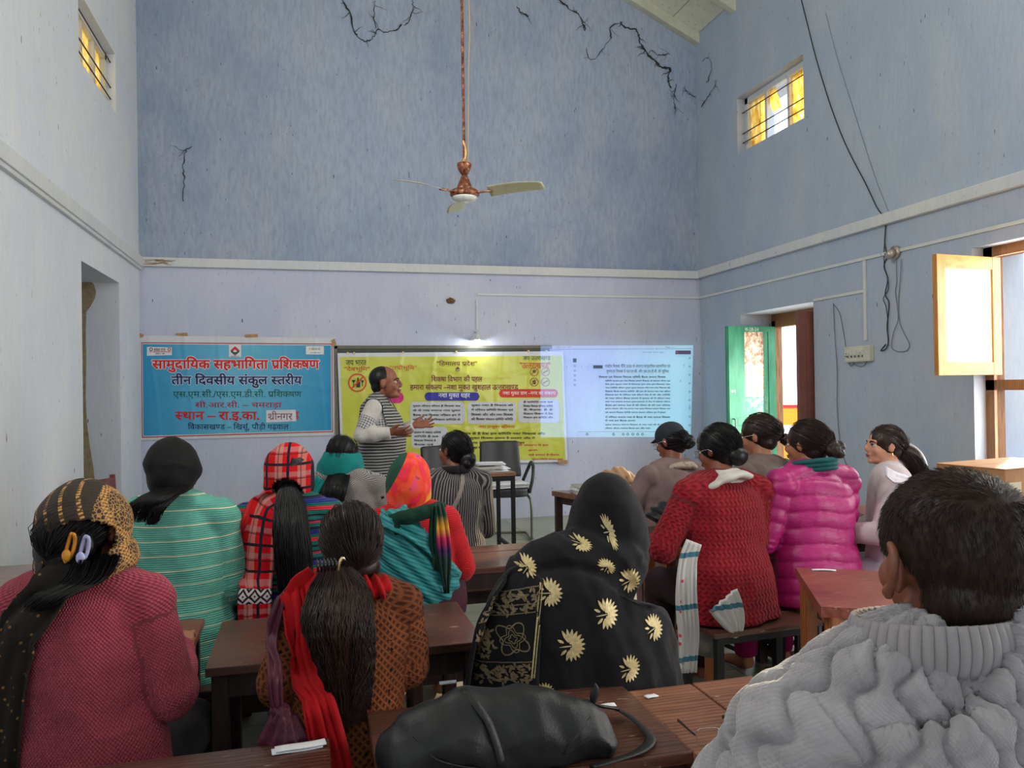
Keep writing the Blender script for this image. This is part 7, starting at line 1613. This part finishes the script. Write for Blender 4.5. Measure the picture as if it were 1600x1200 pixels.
# ---- foreground man in grey cable sweater
def cable_man():
    f = Fig('man in pale grey cable knit sweater with short dark hair in the right foreground', 1456, .98, 750, .42, -.16, 1482, turn=.03, nod=.02, lean=.03, sw=.190, w=1.04, vhead=1100, up=.040, skin=SK2, hs=1.0,
            elbL=(-.240, .10, .80), handL=(-.10, .34, .70), elbR=(.29, .08, .80), handR=(.12, .34, .70))
    for k in (-1, 1): f.sh[k].z -= .052
    f.nek.x -= .050; f.upc.x -= .02; f.nek.z -= .022
    f.body(.0055).face()
    cab = lambda u, v: (np.abs(np.sin(PI * (u + .016 * np.sin(2 * PI * v / .115) * np.sign(np.sin(PI * u / .075 + .01))) / .0375)))
    def dsp(V, pc):
        u, v = pc[:, 0], pc[:, 1]; up_ = np.clip((V[:, 2] - f.sh[1].z + .10) / .08, 0, 1) * (np.abs(pc[:, 2]) < .5); v = v - up_ * .85 * (np.hypot(V[:, 0] - f.nek.x, V[:, 1]) - .16); W_ = .047; best = np.full(len(u), 9.0); k0 = np.round(u / W_)
        for dk in (-1, 0, 1):
            k = k0 + dk; sg = np.where(np.mod(k, 2) == 0, 1.0, -1.0); best = np.minimum(best, np.abs(u - (k * W_ + sg * .0115 * np.sin(2 * PI * v / .098))))
        dg = np.abs(np.sin(PI * (v + .9 * np.abs(np.mod(u, 2 * W_) - W_)) / .049)); inner = np.clip(best / .018, 0, 1)
        return .009 + .007 * np.clip(best / .020, 0, 1) ** .7 - .011 * np.exp(-(best / .0042) ** 2) - .0045 * np.exp(-(dg / .22) ** 2) * inner
    t = NT('grey_cable_knit', .9, 0, .2); pc = t.attr(); s = t.sep(pc); n = t.noise(pc, 22, 4); st = t.mul(t.sin(t.mul(s[0], 2 * PI / .0055)), t.sin(t.mul(s[1], 2 * PI / .006)))
    t.color(t.ramp(n, [(.3, rgb(138, 133, 136)), (.7, rgb(172, 167, 169))])); t.bump(t.add(t.mul(st, .5), t.noise(t.obj(), 400, 3)), .4, .0025); t.b.inputs['Sheen Weight'].default_value = .5
    f.sweater(t.m, .022, seed=19, fold=.002, voxel=.0046, disp=dsp, sm=2, hem=.40)
    # ribbed collar
    tc = NT('ribbed_collar', .9, 0, .2); tc.color(rgb(150, 144, 146)); 
    n0 = f.nek; RR = []
    def col(u, v):
        a = 2 * PI * u; r = .086 + .008 * math.sin(v * PI) + .0022 * math.sin(a * 46); zz = -.002 + .060 * v - .012 * math.cos(a - PI / 2) * (1) ; c, s_ = math.cos(a), math.sin(a)
        return (n0.x + r * c * 1.04, n0.y - .004 + r * s_ * .98, n0.z + zz)
    mk('collar', sheet(col, 276, 8, .008), tc.m, f.root, True)
    f.trousers(smat('dark_trousers', rgb(40, 40, 46)).m)
    # short hair: a close cap and thousands of short hairs
    M = f.HM; V, F, N = solid([xf(ell((0, -.018, .034), (.084, .098, .086), None, 32, 22), M), xf(ell((0, -.050, -.030), (.068, .050, .060)), M)], .0055, 2)
    Mi = M.inverted(); q = np.array([list(Mi @ Vector(p)) for p in V])
    cut = ((q[:, 1] > .050) & (q[:, 2] < .085)) | ((q[:, 1] > -.012) & (q[:, 2] < .012)) | ((q[:, 1] > -.034) & (q[:, 2] < .004) & (q[:, 2] > -.045) & (np.abs(q[:, 0]) > .055)) | (q[:, 2] < -.078)
    keep = ~cut; idx = -np.ones(len(V), int); idx[keep] = np.arange(keep.sum()); hm = hairmat('short_dark_hair', rgb(54, 36, 27), .45)
    f.hair = mk('hair', (V[keep], [tuple(idx[i] for i in g) for g in F if all(keep[i] for i in g)]), hm, f.root, True)
    rr = random.Random(5); Vk = V[keep]; Nk = N[keep]; ups = Vector((0, 0, 1)); P = []; hx = M.to_3x3()
    for _ in range(11000):
        i = rr.randrange(len(Vk)); p = Vector(Vk[i]) + Vector((rr.uniform(-1, 1), rr.uniform(-1, 1), rr.uniform(-1, 1))) * .003; n = Vector(Nk[i]); l = Mi @ p
        dn = (hx @ Vector((l.x * 1.2, .25 if l.z > .07 else -.25, -.9 if l.z < .09 else -.2))).normalized(); d = (dn - n * dn.dot(n)).normalized()
        ln = rr.uniform(.009, .016) * (1.0 if l.z > .04 else .8); sp = rr.uniform(.05, .30)
        P.append(tube([p - n * .001, p + (d + n * sp * 1.4).normalized() * ln * .5, p + (d + n * sp).normalized() * ln], [.00042, .00038, .0001], 3, 1, cap=False))
    mk('short_hairs', join_fast(P), hm, f.hair, True)
    for k in (-1,):
        c = Vector((k * .080, -.008, -.004)); L = [xf(tube([(k * .077, .010, -.030), (k * .084, .006, -.034), (k * .088, -.010, -.022), (k * .092, -.024, .002), (k * .090, -.022, .020), (k * .084, -.006, .028), (k * .078, .008, .018)], [.005, .006, .0055, .0055, .0055, .005, .003], 10, 4), M),
            xf(tube([(k * .078, .006, .006), (k * .083, -.010, .008), (k * .082, -.014, -.012), (k * .079, .0, -.022)], [.003, .004, .004, .003], 8, 4), M), xf(ell((k * .081, -.008, -.004), (.006, .016, .026)), M), xf(ell((k * .083, .004, -.033), (.006, .009, .010)), M)]
        V, F, N = solid(L, .0025, 2); mk('ear', (V, F), SK2, f.root, True)
    return f
P15 = cable_man()

# ---------------------------------------------------------------- bags and cloth on the tables
M_BAG = NT('soft_black_leather', .48, 0, .4); _o = M_BAG.obj(); M_BAG.color(rgb(17, 20, 22)); M_BAG.bump(M_BAG.add(M_BAG.noise(_o, 180, 3), M_BAG.mul(M_BAG.noise(_o, 9, 3), 2.0)), .3, .003); M_BAG = M_BAG.m
def front_bag():
    c = X(790, 1180, zt); r = thing('handbag', 'large slouching black leather bag on the bottom centre desk', 'bag', (c.x, c.y, zt + .002), .0)
    d0 = c.y; kx = 1.60 / 1230
    def W(u, v): # position in the bag's upright plane
        p = at(u, v, 1, d0); return (p.x - c.x, p.z - zt)
    prof = [W(*q) for q in ((614, 1175), (626, 1140), (650, 1108), (700, 1078), (722, 1070), (790, 1068), (850, 1067), (880, 1076), (905, 1092), (925, 1108), (948, 1130), (940, 1170), (925, 1215))]
    x0, x1 = prof[0][0], prof[-2][0]
    def topz(x):
        P = prof
        for a, b in zip(P, P[1:]):
            if a[0] <= x <= b[0]: return a[1] + (b[1] - a[1]) * (x - a[0]) / max(1e-6, b[0] - a[0])
        return .02
    L = []
    n = 16
    for i in range(n):
        x = x0 + (x1 - x0) * (i + .5) / n; h = max(.03, topz(x)); L.append(tube([(x, 0, .0), (x, -.01, h * .35), (x, .0, h * .75), (x, .02, h - .012)], [(.045, .085), (.046, .10), (.044, .06), (.030, .014)], 14, 3, side=(1, 0, 0)))
    V, F, N = solid(L, .007, 22)
    d = np.array([.018 * fbm((p[0] * 6 + p[2] * 2, p[1] * 5, p[2] * 5), 1, 3) - .030 * abs(fbm((p[0] * 3.5 - p[2] * 2, 3, p[2] * 5 + p[0] * 3), 1, 2)) for p in V]); V = V + N * d[:, None]; V[:, 2] = np.maximum(V[:, 2], .001)
    b = mk('bag_body', (V, F), M_BAG, r, True)
    bt = BVHTree.FromPolygons([Vector(p) for p in V], F)
    def seam(pts, rad, name):
        Q = []
        for u, v in pts:
            x, z = W(u, v); h = bt.ray_cast(Vector((x, -1, z)), Vector((0, 1, 0)))
            if h[0] is not None: Q.append(h[0] + Vector((0, -.001, 0)))
        if len(Q) > 2: mk(name, tube(Q, rad, 8, 4), M_BAG, r, True)
    seam(((722, 1073), (738, 1090), (752, 1110), (762, 1140), (768, 1165), (774, 1198)), [(.010, .003)] * 6, 'seam_band'); seam(((640, 1130), (665, 1152), (700, 1165), (740, 1172), (768, 1180)), .0028, 'piping')
    seam(((828, 1068), (831, 1080), (832, 1092)), .0018, 'piping'); seam(((908, 1105), (880, 1125), (860, 1150), (840, 1185)), .0022, 'piping')
    P = [W(*q) for q in ((918, 1098), (935, 1103), (962, 1108), (990, 1125), (1012, 1145), (1018, 1158), (1004, 1172), (970, 1185), (930, 1192))]
    Q = [Vector((p[0], -.02 - .0 * i, 0)) for i, p in enumerate(P)]
    G = []
    for u, v, h in ((915, 1096, .09), (935, 1104, .05), (965, 1110, .02), (993, 1128, .012), (1013, 1148, .008), (1016, 1160, .006), (1000, 1175, .006), (965, 1188, .006), (925, 1200, .006)):
        p = X(u, v, zt + h); G.append((p.x - c.x, p.y - c.y, h))
    mk('strap', tube(G, [(.004, .013)] * 9, 10, 5, side=(.3, .3, .9)), M_BAG, r, True)
    q = W(690 + 8, 1071); mk('buckle', join(box(q[0] - .016, q[0] + .022, .0, .008, q[1] - .001, q[1] + .006, .002)), plain('chrome', rgb(190, 192, 196), .15, 1), r)
    x, z = W(926, 1090); mk('tag', tube([(x, .0, z - .02), (x + .003, 0, z), (x + .008, 0, z + .016), (x + .006, 0, z + .030)], [(.004, .003), (.010, .004), (.008, .003), (.001, .001)], 8, 3), M_BAG, r, True)
front_bag()
def table_bag():
    c = X(1060, 822, z3); r = thing('handbag', 'soft dark grey bag slumped on the table before the red cardigan woman', 'bag', (c.x, c.y, z3 + .002), .0)
    V, F, N = solid([ell((0, 0, .06), (.17, .12, .062)), ell((.10, -.03, .03), (.16, .11, .05)), ell((-.05, .02, .08), (.09, .08, .045))], .008, 4)
    d = np.array([.010 * math.sin((p[0] * .9 + p[2] * 1.4) * 80) * (1 if p[0] < 0 else .4) - .004 + .008 * fbm(p * 9, 1, 2) for p in V]); V = V + N * d[:, None]; V[:, 2] = np.maximum(V[:, 2], .001)
    mk('bag_body', (V, F), M_BAG, r, True); mk('strap', tube([(.05, -.1, .08), (.09, -.06, .13), (.14, -.05, .12), (.2, -.08, .04)], [(.012, .003)] * 4, 8, 5), M_BAG, r, True)
    mk('handle_tip', tube([(.015, -.07, .10), (.03, -.07, .14), (.035, -.07, .17)], [.012, .008, .001], 8, 3), M_BAG, r, True)
table_bag()
q = X(1063, 812, z3 + .03); sheets('white_card', 'white card propped against the soft dark grey bag', q.x - .01, q.y - .10, z3 + .12, .10, .13, 1, .5, M_PAPER, 'paper', 0, 21).rotation_euler = (.9, .3, .4)
q = at(968, 745, 1, 4.92)
V, F, N = solid([ell((0, 0, .055), (.10, .07, .045)), ell((-.07, 0, .09), (.06, .035, .018)), ell((.06, 0, .03), (.09, .07, .03)), ell((-.01, 0, .09), (.045, .05, .035))], .008, 2); V = V + N * np.array([.009 * math.sin(p[0] * 110 + p[2] * 50) * .6 + .01 * fbm(p * 14, 1, 2) for p in V])[:, None]
o = mk('folded_cloth', (V, F), smat('tan_cloth', rgb(178, 142, 112)).m, None, True); o.location = (q.x, 4.92, .765); tag(o, 'crumpled tan cloth bag on top of the paper pile', 'bag')
